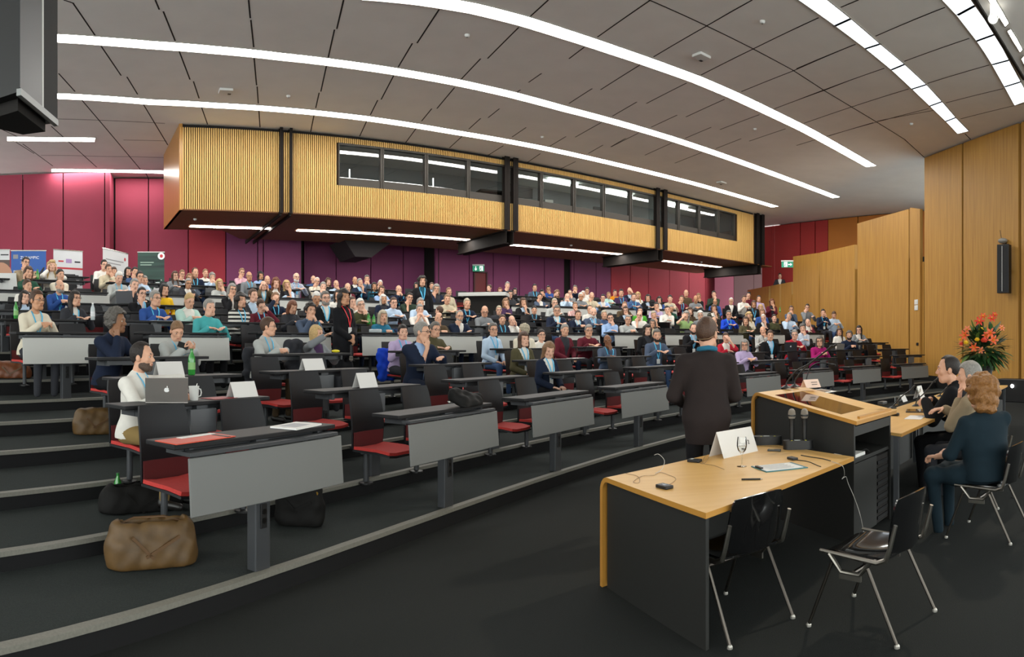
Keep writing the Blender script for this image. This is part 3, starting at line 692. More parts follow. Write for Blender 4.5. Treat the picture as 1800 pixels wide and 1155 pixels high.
def strip_px(pts, z, wid, em, label, **k):
    P = [U(a, b, z) for a, b in pts]; Q = []
    for i, p in enumerate(P):
        u = (P[min(i + 1, len(P) - 1)] - P[max(i - 1, 0)]).normalized(); w = Vector((-u.y, u.x, 0))
        if w.dot(Nv) < 0: w = -w
        Q.append(p + w * wid)
    return light_strip(P, Q, z, em, label, **k)
strip_px([(-60, 51), (20, 53), (100, 58.5), (180, 64), (266, 71), (380, 80), (500, 92.5), (600, 104.5), (680, 116), (811, 139.5), (905, 161), (1000, 187), (1100, 214), (1180, 238), (1263, 266), (1370, 305), (1477, 346)], ZC, .40, M_EMIT, 'middle of the three long bright ceiling light strips')
strip_px([(-60, 158), (20, 159.5), (100, 163), (266, 174), (380, 180), (500, 188), (650, 204), (800, 228), (960, 257), (1100, 289), (1233, 322.5), (1369, 362.5)], ZC, .40, M_EMIT, 'long bright ceiling light strip nearest the slatted booth')
strip_px([(640, -22), (740, -12), (840, 5), (930, 28.5), (1000, 51.4), (1090, 82), (1180, 114), (1236, 135), (1300, 163), (1360, 192), (1430, 227), (1500, 267), (1541, 291)], ZC, .42, M_EMIT, 'longest bright ceiling light strip, above the middle of the room')
strip_px([(12, 240), (90, 241), (168, 241.5)], ZC, .42, M_EMIT, 'short ceiling light strip beside the black hanging loudspeaker')
strip_px([(90, 296.5), (190, 297.5), (300, 300)], ZC, .42, M_EMIT, 'short ceiling light strip running behind the booth end')
for a, b, lb in [([(335, 395.5), (410, 398), (481, 400)], .36, 'first light strip under the booth, by its slatted corner'), ([(523, 403), (640, 408), (740, 414), (835, 421)], .36, 'long light strip under the booth windows, before the open steel beam'), ([(874, 427), (960, 434), (1040, 441), (1095, 446)], .36, 'light strip under the booth between the two steel beams'), ([(1127, 453), (1200, 461), (1270, 469)], .36, 'last light strip under the booth, towards the wooden wall')]:
    strip_px(a, ZS - .034, b, M_EMITS, lb)
def strip2(near, far, em, label, div=()):
    return light_strip([U(a, b, ZC) for a, b in near], [U(a, b, ZC) for a, b in far], ZC, em, label, slats=[(U(*a, ZC), U(*b, ZC)) for a, b in div])
strip2([(1380, -55), (1456, 0), (1496, 32), (1549, 78), (1591, 113), (1628.6, 148), (1656, 178), (1680.5, 206.5), (1703, 230)], [(1320, -50), (1404, 0), (1465, 43), (1519.5, 84), (1566, 122), (1602.6, 156), (1634, 186), (1662, 213), (1683, 235)], M_EMITD, 'dimmed bluish ceiling light panel with dividers, above the wooden wall panels',
       [((1496, 32), (1465, 46)), ((1549, 76), (1521, 85)), ((1591, 112), (1567, 122)), ((1628.6, 148), (1603, 156)), ((1656, 178), (1634, 186)), ((1680.5, 206), (1662, 213))])
strip2([(1660, -80), (1708, 0), (1730, 31), (1748, 60), (1763, 84), (1774, 105), (1800, 153), (1811, 175)], [(1600, -75), (1656, 0), (1680.5, 26), (1715.6, 71), (1730, 92), (1743, 113), (1765, 152), (1783, 185)], M_EMITD, 'dimmed ceiling light panel nearest the corner of the ceiling, beside the spotlight track',
       [((1714, 9), (1683, 26)), ((1748, 60), (1715, 72)), ((1774, 105), (1744, 113)), ((1795, 143), (1766, 152))])
strip2([(1744, -20), (1751, 0), (1763, 20), (1774, 40)], [(1729, -15), (1739, 3), (1753, 25), (1767, 47)], M_EMITS, 'short bright tube light right of the ceiling spotlight')
strip2([(1777, 50), (1788, 67), (1798, 86)], [(1770, 54), (1781, 73), (1793, 92)], M_EMITS, 'second short bright tube light in line below the spotlight')
strip2([(1800, 97), (1820, 135)], [(1795, 103), (1814, 141)], M_EMITS, 'third short bright tube light at the frame edge')

# back wall: coloured panels with dark joints
DB = 25.4
m = MB().m(M_DARK); 
def wallq(m, D0, t0, D1, t1, z0, z1, thick=.12):
    a, b = FP(D0, t0), FP(D1, t1); u = (b - a).normalized(); w = Vector((-u.y, u.x, 0)) * thick
    if w.dot(Nv) < 0: w = -w
    m.prism([(a.x, a.y), (b.x, b.y), ((b + w).x, (b + w).y), ((a + w).x, (a + w).y)], z0, z1)
m = MB().m(M_DARK); wallq(m, DB + 1.35, -26, DB + 1.35, 36, 0, ZC)
bw = tag(m.obj('wall_back'), None, None, kind=S_)
def panel(px0, px1, mt, D=DB, z0=1.5, z1=ZC - .06, gap=.02):
    m = MB().m(mt); t0, t1 = tF(px0, D) + gap, tF(px1, D) - gap
    wallq(m, D, t0, D, t1, z0, z1); return m.obj('panel', bw)
for a, b, mt, D in [(-330, -160, M_CRIM, DB - .9), (-160, -40, M_CRIM, DB - .9), (-40, 40, M_CRIM, DB - .9), (40, 111, M_CRIM, DB - .9), (111, 184, M_CRIM, DB - .9), (184, 193, M_CRIM, DB - .9), (202, 261, M_CRIM, DB), (261, 331, M_CRIM, DB), (331, 397, M_RED, DB), (397, 453, M_PURP, DB), (453, 463, M_PURP, DB), (463, 530, M_PURP, DB), (534, 591, M_PURP, DB + 1.2), (591, 652, M_PURP, DB + 1.2), (652, 709, M_PURP, DB + 1.2), (709, 768, M_PURP, DB + 1.2),
                    (765, 771, M_PURP, DB), (771, 825, M_PURP, DB), (825, 867, M_PURP, DB), (867, 913, M_PURP, DB), (913, 957, M_PURP, DB), (957, 992, M_PURP, DB), (1004, 1009, M_PURP, DB), (1009, 1048, M_PURP, DB), (1048, 1074, M_PURP, DB), (1074, 1108, M_RED, DB), (1108, 1140, M_RED, DB), (1140, 1177, M_RED, DB), (1177, 1211, M_RED, DB), (1211, 1240, M_RED, DB), (1240, 1256, M_RED, DB + .1), (1256, 1290, mat('wall_dark_crimson', '6b2138', .8), DB - .3), (1290, 1325, mat('wall_shaded_red', '380c10', .8), DB + .1), (1325, 1360, mat('wall_shaded_red', '380c10', .8), DB + .1)]:  # last two panels, by the booth end: shadow put into the colour
    panel(a, b, mt, D)
m = MB().m(M_CRIM); wallq(m, DB - .9, tF(193, DB - .9), DB, tF(200, DB), 1.5, ZC - .06); m.obj('panel', bw)
m = MB().m(M_DARK); wallq(m, DB + .16, -24, DB + .16, tF(531, DB), 0, ZC); wallq(m, DB + .16, tF(767, DB), DB + .16, 34, 0, ZC); wallq(m, DB, tF(531, DB), DB + 1.3, tF(532, DB), 0, ZC); wallq(m, DB, tF(768, DB), DB + 1.3, tF(767, DB), 0, ZC); m.obj('backing', bw)
# seam lines half-way up the panels
# dark duct boxed in under the booth
m = MB().m(mat('duct_dark', '1a1215', .8)); a = tF(594, 24.6); b = tF(668, 24.6)
m.extrude([FP(23.6, a - .1, ZS + .02), FP(23.6, b + .1, ZS + .02), FP(23.6, b - .75, ZS - .62), FP(23.6, a + .35, ZS - .62)], Nv * 1.8)
tag(m.obj('trim_1'), None, None, kind=S_)

# wooden wall to the right of the stage
XW = 13.1
def WP(px, x=XW): return Vector((x, x / math.tan(th(px)), 0)), x / math.sin(th(px))
def wpanel(par, px0, px1, y0, y1, mt, x=XW, z0=0., thick=.12, name='panel'):
    (a, da), (b, db) = WP(px0, x), WP(px1, x); za = ZAT(y0, da) if y0 is not None else ZC - .04; zb = ZAT(y1, db) if y1 is not None else ZC - .04
    m = MB().m(mt); m.prism([(a.x + thick, a.y), (a.x, a.y), (b.x, b.y), (b.x + thick, b.y)], z0, [za, za, zb, zb]); return m.obj(name, par)
m = MB().m(M_DARK); a, b = WP(1622)[0], WP(1950)[0]; m.prism([(XW + .14, a.y), (XW + .14, b.y), (XW + .4, b.y), (XW + .4, a.y)], 0, ZC)
wr = tag(m.obj('wall_right'), None, None, kind=S_)
wpanel(wr, 1625, 1690.5, None, None, M_WOOD, z0=.55); wpanel(wr, 1693.5, 1790, None, None, M_WOOD, z0=.55); wpanel(wr, 1795, 1880, None, None, M_WOOD, z0=.55)
m = MB().m(mat('plinth_black', '121110', .6)); a, b = WP(1600)[0], WP(1950)[0]; m.prism([(XW - .02, a.y), (XW - .02, b.y), (XW + .13, b.y), (XW + .13, a.y)], 0, .54); tag(m.obj('baseboard_right'), None, None, kind=S_)
m = MB().m(M_DARK); a, b = WP(1394)[0], WP(1622)[0]; m.prism([(XW + .13, a.y), (XW + .13, b.y), (XW + .2, b.y), (XW + .2, a.y)], 0, 4.6)
wg = tag(m.obj('wall_gallery'), None, None, kind=S_)
wpanel(wg, 1599.5, 1617, 365, 367, M_WOOD); wpanel(wg, 1507, 1597, 393, 367.5, M_WOOD); wpanel(wg, 1441, 1502.5, 444, 430, M_WOOD); wpanel(wg, 1394, 1439, 451, 444.5, M_WOOD)
wpanel(wg, 1373, 1391, 499, 495.5, M_WOOD, x=XW + .05); wpanel(wg, 1354.5, 1370, 502.5, 499.5, M_WOOD, x=XW + .05); wpanel(wg, 1314, 1351.5, 510, 503, M_WOOD, x=XW + .05)
wpanel(wg, 1502, 1506, 468, 466, M_WOOD, x=XW + .1); wpanel(wg, 1617, 1624, 461, 460, M_WOOD, x=XW + .1); wpanel(wg, 1390, 1394, 519, 518, M_WOOD, x=XW + .1)
# upper wall of the side gallery
G0, G1, G2 = Vector((12.4, 31.9, 0)), Vector((14.65, 28.55, 0)), Vector((17.4, 24.2, 0))
m = MB().m(M_DARK); d = (G2 - G0).normalized(); w = Vector((-d.y, d.x, 0)); w = w if w.x > 0 else -w; G0 += w * 1.7; G2 += w * 1.7
m.prism([tuple((G0 + w * .15).xy), tuple((G2 + w * .15 - d * -2).xy), tuple((G2 + w * .4 - d * -2).xy), tuple((G0 + w * .4).xy)], 0, ZC); gu = tag(m.obj('wall_upper_gallery'), None, None, kind=S_)
def gpan(px0, px1, mt, z0=3.):
    def hitg(px):
        a = th(px); ux, uy = math.sin(a), math.cos(a); den = ux * d.y - uy * d.x
        s = (G0.x * d.y - G0.y * d.x) / den; return Vector((ux * s, uy * s, 0))
    a, b = hitg(px0), hitg(px1); m = MB().m(mt); m.prism([tuple(a.xy), tuple(b.xy), tuple((b + w * .12).xy), tuple((a + w * .12).xy)], z0, ZC - .05); m.obj('panel', gu)
for a, b, c in [(1339.5, 1356.5, M_DRED), (1357, 1361, M_DRED), (1362, 1406, M_DRED), (1407.5, 1432, M_DRED), (1433.5, 1455, M_DRED), (1456, 1507, M_ORAN), (1509, 1564, M_ORAN), (1565.5, 1602, M_ORAN), (1603, 1632, M_ORAN)]: gpan(a, b, c)

# ------------------------------------------------------------------ projection booth
tA, tB = tF(316), tF(1323)
booth = tag(link('control_booth', None), None, None, kind=S_)
w0, w1 = tF(593.5), tF(1295); zs0, zs1 = H + 290.5 / F * DF, H + 369 / F * DF
m = MB().m(M_SLAT); pitch = .0635; n = int((tB - tA) / pitch); rz = math.atan2(Tv.y, Tv.x)
for i in range(n):
    t = tA + (i + .5) * pitch; segs = [(ZS, ZC - .10)] if not (w0 - .02 < t < w1 + .02) else [(ZS, zs0), (zs1, ZC - .10)]
    for a, b in segs:
        c = FP(DF - .03, t, (a + b) / 2); m.box(c, (.034, .06, b - a), RZ(rz))
m.obj('slat_cladding', booth)
m = MB().m(mat('slat_backing', '3d2712', .8))
for a, b, z0, z1 in [(tA, w0, ZS, ZC - .02), (w1, tB, ZS, ZC - .02), (w0, w1, ZS, zs0), (w0, w1, zs1, ZC - .02)]: wallq(m, DF, a, DF, b, z0, z1, .08)
m.m(M_DARK); wallq(m, DF - .02, tA, DF - .02, tB, ZC - .1, ZC - .02, .1)
m.obj('backing', booth)
m = MB().m(mat('booth_end_panel', '9a6a30', .28, kind='woodv', col2='a87838', pscale=2.5, spec=.5)); a, b = FP(DF - .04, tA - .02), FP(22.4, tA - .28)
w_ = Vector((.1, .02, 0)); m.prism([tuple(a.xy), tuple((a + w_).xy), tuple((b + w_).xy), tuple(b.xy)], ZS - .03, ZC); m.obj('end_panel', booth)
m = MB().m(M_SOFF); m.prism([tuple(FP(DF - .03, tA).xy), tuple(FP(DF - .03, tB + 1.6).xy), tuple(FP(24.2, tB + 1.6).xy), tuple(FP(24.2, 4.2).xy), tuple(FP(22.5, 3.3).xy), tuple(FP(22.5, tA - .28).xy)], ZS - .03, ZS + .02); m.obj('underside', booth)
m = MB().m(M_SLAT)
for i in range(13): m.box(FP(DF + .45, tB + .62 + i * pitch, (ZS + ZC) / 2), (.045, .036, ZC - ZS - .05), RZ(rz))
m.m(mat('slat_backing', '3d2712', .8)); wallq(m, DF + .47, tB + .2, DF + .47, tB + 1.6, ZS, ZC, .08); m.obj('return_cladding', booth)
# inside of the booth
m = MB().m(mat('booth_inside', '8a8c8e', .8)); wallq(m, DF + 3.0, w0 - 2, DF + 3.0, w1 + 1, ZS, ZC, .1); wallq(m, DF + .1, w0 - .5, DF + 3., w0 - .5, ZS, ZC, .1); wallq(m, DF + .1, w1 + .35, DF + 3., w1 + .35, ZS, ZC, .1)
m.prism([tuple(FP(DF + .1, w0 - .5).xy), tuple(FP(DF + .1, w1 + .3).xy), tuple(FP(DF + 3, w1 + .3).xy), tuple(FP(DF + 3, w0 - .5).xy)], ZS + .05, ZS + .12); m.obj('inside_wall', booth)
EL = mat('booth_lamp', 'ffffff', .5, emit=(.9, 1., .95), es=9.)
m = MB().m(EL)
for t_ in (tF(1030), tF(1130), tF(1230)): m.box(FP(DF + 1.4, t_, ZC - .06), (1.4, .14, .03), RZ(rz))
m.obj('lamp', booth)
for px, zz in [(631.5, .62), (783, .62)]:   # slender lit tubes seen through the glass
    m = MB().m(EL).box(FP(DF + .9, tF(px), ZS + 1.5), (.03, .03, .34)); m.obj('tube_lamp', booth)
bars = [593.5, 671.5, 749, 823, 893, 951, 1008.5, 1060.5, 1108, 1157, 1192, 1228, 1261.5, 1291]
for i in range(len(bars) - 1):
    t0, t1 = tF(bars[i]), tF(bars[i + 1]); c = FP(DF, (t0 + t1) / 2, 0); wn = link('window_%d' % (i + 1), None, None, c, rz); tag(wn, None, None, kind=S_)
    W_ = t1 - t0; m = MB().m(M_FRAME); h_ = zs1 - zs0
    m.box((0, .02, zs0 + .12), (W_, .10, .24)); m.box((0, 0, zs1 - .03), (W_, .14, .06))  # bottom rail made taller to cover a stray strip reflection in the glass
    m.box((-W_ / 2 + .02, 0, (zs0 + zs1) / 2), (.04, .16, h_)); m.box((W_ / 2 - .035, .02, (zs0 + zs1) / 2), (.07, .16, h_)); m.obj('window_frame', wn)
    m = MB().m(M_GLASS).add([(-W_ / 2 + .04, .03, zs0 + .22), (W_ / 2 - .07, .03, zs0 + .22), (W_ / 2 - .07, .03, zs1 - .06), (-W_ / 2 + .04, .03, zs1 - .06)], [(0, 1, 2, 3)]); m.obj('pane', wn)
# steel hangers and the cantilever beams behind them
def beam(pxs, label, zb=5.02, D1=22.6, thick=.13, thin=False):
    o = thing('steel_beam', label, 'steel beam', FP(DF - .1, tF(sum(pxs) / len(pxs)), 0), rz)
    for p in pxs:
        dt = tF(p) - tF(sum(pxs) / len(pxs)); w_ = .09 if thin else .2
        m = MB().m(M_STEEL); zl = ZS - (.05 if thin else .02)
        m.box((dt, -.10, (zl + ZC) / 2), (w_, .03, ZC - zl + .02)); m.box((dt, -.02, (zl + ZC) / 2), (.03, .2, ZC - zl)); m.box((dt, .06, (zl + ZC) / 2), (w_, .03, ZC - zl)); m.obj('hanger', o)
    for s in ((-1, 1) if not thin else (-1, 1)):
        m = MB().m(M_STEEL); L = D1 - DF; y = L / 2; dt = s * (.14 if not thin else abs(tF(pxs[1]) - tF(pxs[0])) / 2)
        if thin: m.box((dt, y + .4, ZS - .06), (.05, L + .8, .12))
        else: m.box((dt, y, zb + .015), (.17, L, .03)); m.box((dt, y, ZS - .05), (.17, L, .03)); m.box((dt, y, (zb + ZS) / 2 - .03), (.025, L, ZS - zb - .05))
        m.obj('cantilever', o)
    return o
beam((492, 509), 'pair of thin steel hangers over the plain slatted end of the booth', thin=True, D1=24.1)
beam((886, 901), 'dark steel beam below the middle of the booth windows')
beam((1151, 1164), 'dark steel beam below the smaller booth windows')
beam((1327, 1336), 'dark steel beam at the booth end by the deep red wall')
# ------------------------------------------------------------------ lecture desks and seats
M_DESK = mat('desk_black', '19191b', .55, spec=.3)
M_DFR = mat('desk_metal_grey', '3f4144', .45, metal=.2)
M_PAN = mat('desk_panel_shaded', '6f706e', .5)  # front row panels: light falling off towards the stage put into the colour
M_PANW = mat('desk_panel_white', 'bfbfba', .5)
M_CONN = mat('cable_box_grey', '55575a', .5)
M_BACK = mat('seat_shell_black', '15161a', .5, spec=.35)
M_REDF = mat('seat_red_fabric', 'b8342f', .85, var=.08, vscale=60, bump=.2)
M_REDD = mat('seat_back_shaded_red', '5c1a1c', .85)  # red upholstery of the lower back, its shade put into the colour
def desk_proto(panel):
    """origin: foot of the post on the step; +Y towards the stage (front), X along the row"""
    o = thing('lecture_desk', 'x', 'desk')
    W_ = 1.46
    m = MB().m(M_DESK).box((0, -.10, DH - .016), (W_, .30, .032), bev=.006); m.obj('tabletop', o)
    m = MB().m(M_DFR).box((0, .0, .30), (.135, .085, .60), bev=.008).box((0, .0, .70), (.11, .07, .34)); m.obj('post', o)
    m = MB().m(M_BLACK).box((0, .048, .36), (.055, .012, .16), bev=.004).m(mat('socket_dark', '050505', .3)); m.lathe([(.018, 0), (.018, .006)], (0, .052, .39), 10, RX(-PI / 2)); m.lathe([(.018, 0), (.018, .006)], (0, .052, .33), 10, RX(-PI / 2)); m.obj('socket_plate', o)
    m = MB().m(M_DFR)
    for s in (-1, 1): m.box((s * .58, -.10, DH - .06), (.03, .24, .06))
    m.box((0, -.05, DH - .06), (1.2, .05, .05)); m.obj('under_frame', o)
    if panel:
        m = MB().m(M_DFR).box((0, .08, DH - .056), (W_ - .12, .09, .022)); m.obj('panel_rail', o)
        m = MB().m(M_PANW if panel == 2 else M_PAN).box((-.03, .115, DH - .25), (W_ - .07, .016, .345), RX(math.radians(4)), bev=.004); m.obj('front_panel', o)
    else:
        m = MB().m(M_CONN).box((0, .03, DH - .155), (.26, .05, .19), bev=.006); m.obj('cable_box', o)
    return o
def chair_proto():
    """origin: middle of the seat top; +Y forward (towards the stage)"""
    o = thing('auditorium_seat', 'x', 'seat')
    P = []
    for i in range(7):
        y = -.20 + .42 * i / 6; P.append([(-.215 * (1 - .12 * (i / 6) ** 3), y, 0), (-.1, y, -.012), (.1, y, -.012), (.215 * (1 - .12 * (i / 6) ** 3), y, 0)])
    P = [[Vector((p[0], p[1], p[2] - .02 * max(0, i / 6 - .7) * 3)) for p in row] for i, row in enumerate(P)]
    m = MB().m(M_REDF).grid([r[::-1] for r in P], .028); s_ = m.obj('seat_cushion', o, True)
    m = MB().m(M_BACK).grid([[Vector((p.x * 1.05, p.y * 1.04, p.z - .03)) for p in r[::-1]] for r in P], .018); m.obj('seat_shell', o, True)
    Q = []
    for i in range(8):
        z = -.03 + .55 * i / 7; y = -.235 - .05 * (i / 7) + .03 * math.sin(PI * i / 7); w = .215 + .012 * math.sin(PI * i / 7)
        if i == 7: w -= .012
        Q.append([Vector((-w, y + .02, z)), Vector((-w * .5, y, z)), Vector((w * .5, y, z)), Vector((w, y + .02, z))])
    m = MB().m(M_BACK).grid(Q, .016); m.obj('backrest', o, True)
    m = MB().m(M_REDD).grid([[p + Vector((-p.x * .06, .006, .0)) for p in r] for r in Q[:3]], .006); m.obj('back_pad', o, True)
    m = MB().m(M_DFR).box((0, -.12, -.075), (.07, .30, .04), bev=.008).box((0, -.26, -.06), (.07, .05, .09), bev=.008); m.obj('swing_arm', o)
    m = MB().m(M_DFR).tube([(0, -.24, -.08), (0, -.24, -.39)], .028, 10).m(M_BLACK).lathe([(.07, -.39), (.07, -.375), (.03, -.365)], (0, -.24, 0), 14); m.obj('seat_post', o)
    return o
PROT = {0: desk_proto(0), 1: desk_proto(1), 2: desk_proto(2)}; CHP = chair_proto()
USED = set()
def place(proto, loc, rz, label, group=None):
    if id(proto) in USED: o = copy_tree(proto)
    else: o = proto; USED.add(id(proto))
    o.location = loc; o.rotation_euler = (0, 0, rz); o['label'] = label
    if group: o['group'] = group
    return o
ROWLAB = dict(R1='front row', R2='second row', R3='third row', R4='fourth row', W1='fifth row', U1='sixth row', U2='seventh row', U3='eighth row', W2='ninth row', V1='tenth row', V2='back row')
deg = math.radians
DESKS = dict(R1=[-65.2, -59.8, -54.79, -49.6, -44.5, -39.4, -33.6, -28.0, -22.0, -16.6], R2=[-64.57, -59.6, -54.57, -49.5, -44.4, -39.3, -34.2, -29.1, -24.0, -18.9, -15.2][:10], R3=[-63.4, -59.12, -53.6, -48.5, -43.4, -38.3, -33.2, -28.1, -23.0, -18.0],
             R4=[-62.73, -57.74, -52.46, -47.4, -42.4, -37.4, -32.4, -27.4, -22.4, -17.8], W1=[-63.1, -59.25, -55.15, -50.95, -47.5, -43.8, -39.9, -36.0, -32.1, -28.2, -24.3, -20.4])
for k, st in (('U1', -63.0), ('U2', -62.9), ('U3', -62.8), ('W2', -62.4), ('V1', -62.3), ('V2', -61.6)):
    DESKS[k] = [st + 3.72 * 29.5 / rr(k) * i for i in range(13)]
SEATS = []           # (row, angle): where an empty seat may stand
def desk_lab(k, i):
    w = {'R1': 'black two-seat desk with shade-darkened grey front panel', 'W1': 'black two-seat desk with white front panel', 'W2': 'black two-seat desk with white front panel'}.get(k, 'black two-seat desk with grey cable box')
    return '%s, %s from left in the %s' % (w, ordw(i + 1), ROWLAB[k])
DESKPOS = {}
for k in ('R1', 'R2', 'R3', 'R4', 'W1', 'U1', 'U2', 'U3', 'W2', 'V1', 'V2'):
    for i, a in enumerate(DESKS[k]):
        ph = deg(a); p = pol(rr(k, .045), ph)
        if p.x > XW - .75: continue
        if k == 'W2' and 795 < 900 + F * math.atan2(p.x, p.y) < 905: continue
        p.z = tz(k, p); rz = PI - ph
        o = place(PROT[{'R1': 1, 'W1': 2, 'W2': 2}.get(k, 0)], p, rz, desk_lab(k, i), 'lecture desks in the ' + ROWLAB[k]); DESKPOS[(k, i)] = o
        for s in (-1, 1): SEATS.append((k, ph + (s * .385 + (.2 if k[0] == 'R' else .1)) / rr(k, .62)))
# ------------------------------------------------------------------ the stage furniture
M_TOP = mat('beech_top', 'd8a85e', .38, kind='wood', col2='e0b36c', pscale=1.6, spec=.45)
M_EDGE = mat('beech_edge', 'b98438', .45)
M_ANTH = mat('anthracite_board', '242422', .55, var=.04)
M_PAPER = mat('paper_white', 'e4e2de', .7)
M_CARD = mat('card_white', 'd9d6d2', .6)
M_INK = mat('ink_dark', '2a2a2e', .6)
M_GLS = glass('drinking_glass', (.985, .99, .99), .02, ior=1.2)
M_WATER = glass('water', (.96, .975, .98), .03, ior=1.2)
TT = .755
A1, B1, C1 = U(1062, 838, TT), U(1240.7, 902, TT), U(1501, 803, TT); D1_ = A1 + (C1 - B1) * 1.0
def xy(v): return (v.x, v.y)
ctr = (A1 + C1) / 2; ctr.z = 0
tb = thing('panel_table', 'beech topped panel table with dark sides, before the lectern', 'table', ctr)
L0 = lambda v, z=0: (v.x - ctr.x, v.y - ctr.y, z)
e_ab = (B1 - A1).normalized(); e_bc = (C1 - B1).normalized()
# top and the rounded fall at its far-left end: one bent board
def bent(par, P, Q, run, z, th_, r, mt, edge, name='tabletop', ztop2=None, zb=0.):
    """board whose edge P-Q bends down to the floor; run: vector from P-Q to the other end"""
    u = run.normalized(); n = 7; prof = [(run.length, 0)]
    for i in range(n + 1):
        a = PI / 2 * i / n; prof.append((r - r * math.sin(a), -(r - r * math.cos(a))))
    prof.append((0, zb - z)); inner = [(run.length, -th_)]
    for i in range(n + 1):
        a = PI / 2 * i / n; inner.append((r - (r - th_) * math.sin(a), -(r - (r - th_) * math.cos(a))))
    inner.append((th_, zb - z))
    def zz(s): return z if ztop2 is None else z + (ztop2 - z) * max(s, 0) / run.length
    m = MB()
    O = [[base + u * s + Vector((0, 0, zz(s) + h)) for s, h in prof] for base in (P, Q)]; I = [[base + u * s + Vector((0, 0, zz(s) + h)) for s, h in inner] for base in (P, Q)]
    K = len(prof); vs = O[0] + O[1] + I[0] + I[1]
    m.m(mt).add(vs, [(i, i + 1, K + i + 1, K + i) for i in range(K - 1)])
    m.m(edge).add(vs, [(2 * K + i, 3 * K + i, 3 * K + i + 1, 2 * K + i + 1) for i in range(K - 1)] + [(i, 2 * K + i, 2 * K + i + 1, i + 1) for i in range(K - 1)] + [(K + i, K + i + 1, 3 * K + i + 1, 3 * K + i) for i in range(K - 1)] + [(0, K, 3 * K, 2 * K), (K - 1, 3 * K - 1, 4 * K - 1, 2 * K - 1)])
    return m.obj(name, par, True, 30)
z0v = Vector((0, 0, 0))
bent(tb, Vector(L0(A1)), Vector(L0(A1 + (D1_ - A1))), (B1 - A1), TT, .03, .09, M_TOP, M_EDGE) if False else None
# the fall runs along A-D (the far long side) seen edge-on at the left
bent(tb, Vector(L0(A1 - e_ab * .06)), Vector(L0(D1_ - e_ab * .06)), (B1 - A1) + e_ab * .06, TT, .032, .10, M_TOP, M_EDGE)
m = MB().m(M_ANTH); s_ = e_bc * .03; q = [A1 + e_ab * .0 + s_, B1 - e_ab * .03 + s_, B1 - e_ab * .03 + s_ + e_bc * .03, A1 + s_ + e_bc * .03]
m.prism([L0(v)[:2] for v in q], 0, TT - .033); m.obj('side_panel', tb)
m = MB().m(M_ANTH); q = [A1 + e_bc * .06 - e_ab * .02, A1 + e_bc * .06 + e_ab * .01, D1_ + e_ab * .01, D1_ - e_ab * .02]; m.prism([L0(v)[:2] for v in q], 0.02, TT - .033); m.obj('back_panel', tb)
# lectern
Nn = Vector((2.665, 4.745, 0)); sd = Vector((-.23, .973, 0)).normalized(); wd = Vector((.796, .605, 0)); LL, LW = 1.50, .90
lc = Nn + sd * LL / 2 + wd * LW / 2
le = thing('lectern', 'beech and anthracite lectern with sloping top and open shelf', 'lectern', lc)
K0 = lambda a, b, z=0: Vector((Nn.x + sd.x * a + wd.x * b - lc.x, Nn.y + sd.y * a + wd.y * b - lc.y, z))
zN, zF = 1.02, 1.185
bent(le, K0(LL, 0), K0(LL, LW + .06), -sd * (LL + .03), zF, .032, .13, M_TOP, M_EDGE, 'top_board', ztop2=zN)
m = MB().m(M_ANTH); zt = lambda a: zN + (zF - zN) * a / LL - .034
m.extrude([K0(.02, .03, 0), K0(LL - .04, .03, 0), K0(LL - .04, .03, zF - .09), K0(LL - .13, .03, zt(LL - .13)), K0(.02, .03, zt(0.02))], wd * .03); m.obj('side_panel', le)
m = MB().m(M_ANTH); m.extrude([K0(.02, LW - .03, 0), K0(LL - .04, LW - .03, 0), K0(LL - .04, LW - .03, zF - .09), K0(LL - .13, LW - .03, zt(LL - .13)), K0(.02, LW - .03, zt(0.02))], wd * .03); m.obj('side_panel', le)
def kbox(m, a0, a1, b0, b1, z0, z1): m.prism([tuple(K0(a0, b0).xy), tuple(K0(a0, b1).xy), tuple(K0(a1, b1).xy), tuple(K0(a1, b0).xy)], z0, z1); return m
m = kbox(MB().m(M_ANTH), .03, LL - .1, .06, LW - .03, .66, .69); m.obj('shelf', le)
m = kbox(MB().m(M_ANTH), .02, .05, .06, LW - .03, .885, .965); m.obj('cross_rail', le)
m = kbox(MB().m(M_ANTH), .02, .045, .06, LW * .6, .04, .655); m.obj('cabinet_door', le)
m = MB().m(M_DARK)
kbox(m, .03, .4, LW * .62, LW - .06, .04, .64); m.m(M_BLACK)
for i in range(9): kbox(m, .018, .03, LW * .63, LW - .08, .07 + i * .062, .10 + i * .062)
m.obj('equipment_rack', le)
m = kbox(MB().m(M_DARK), LL * .6, LL * .62, .06, LW - .04, .69, 1.0); m.obj('inner_back', le)
def slope(a, b, dz=0): return K0(a, b, zN + (zF - zN) * a / LL + dz)
m = MB().m(mat('touch_screen', '1a1411', .04, spec=1.)); q = [slope(.22, .10, .001), slope(.22, .62, .001), slope(1.18, .66, .001), slope(1.18, .10, .001)]
m.extrude(q, (0, 0, .003)); m.obj('glass_screen', le)
m = MB().m(M_EDGE); q = [slope(.0, .12, .0), slope(.0, LW - .02, .0), slope(.03, LW - .02, .0), slope(.03, .12, .0)]; m.extrude(q, (0, 0, .022)); m.obj('paper_ledge', le)
def lw(v): return v + lc
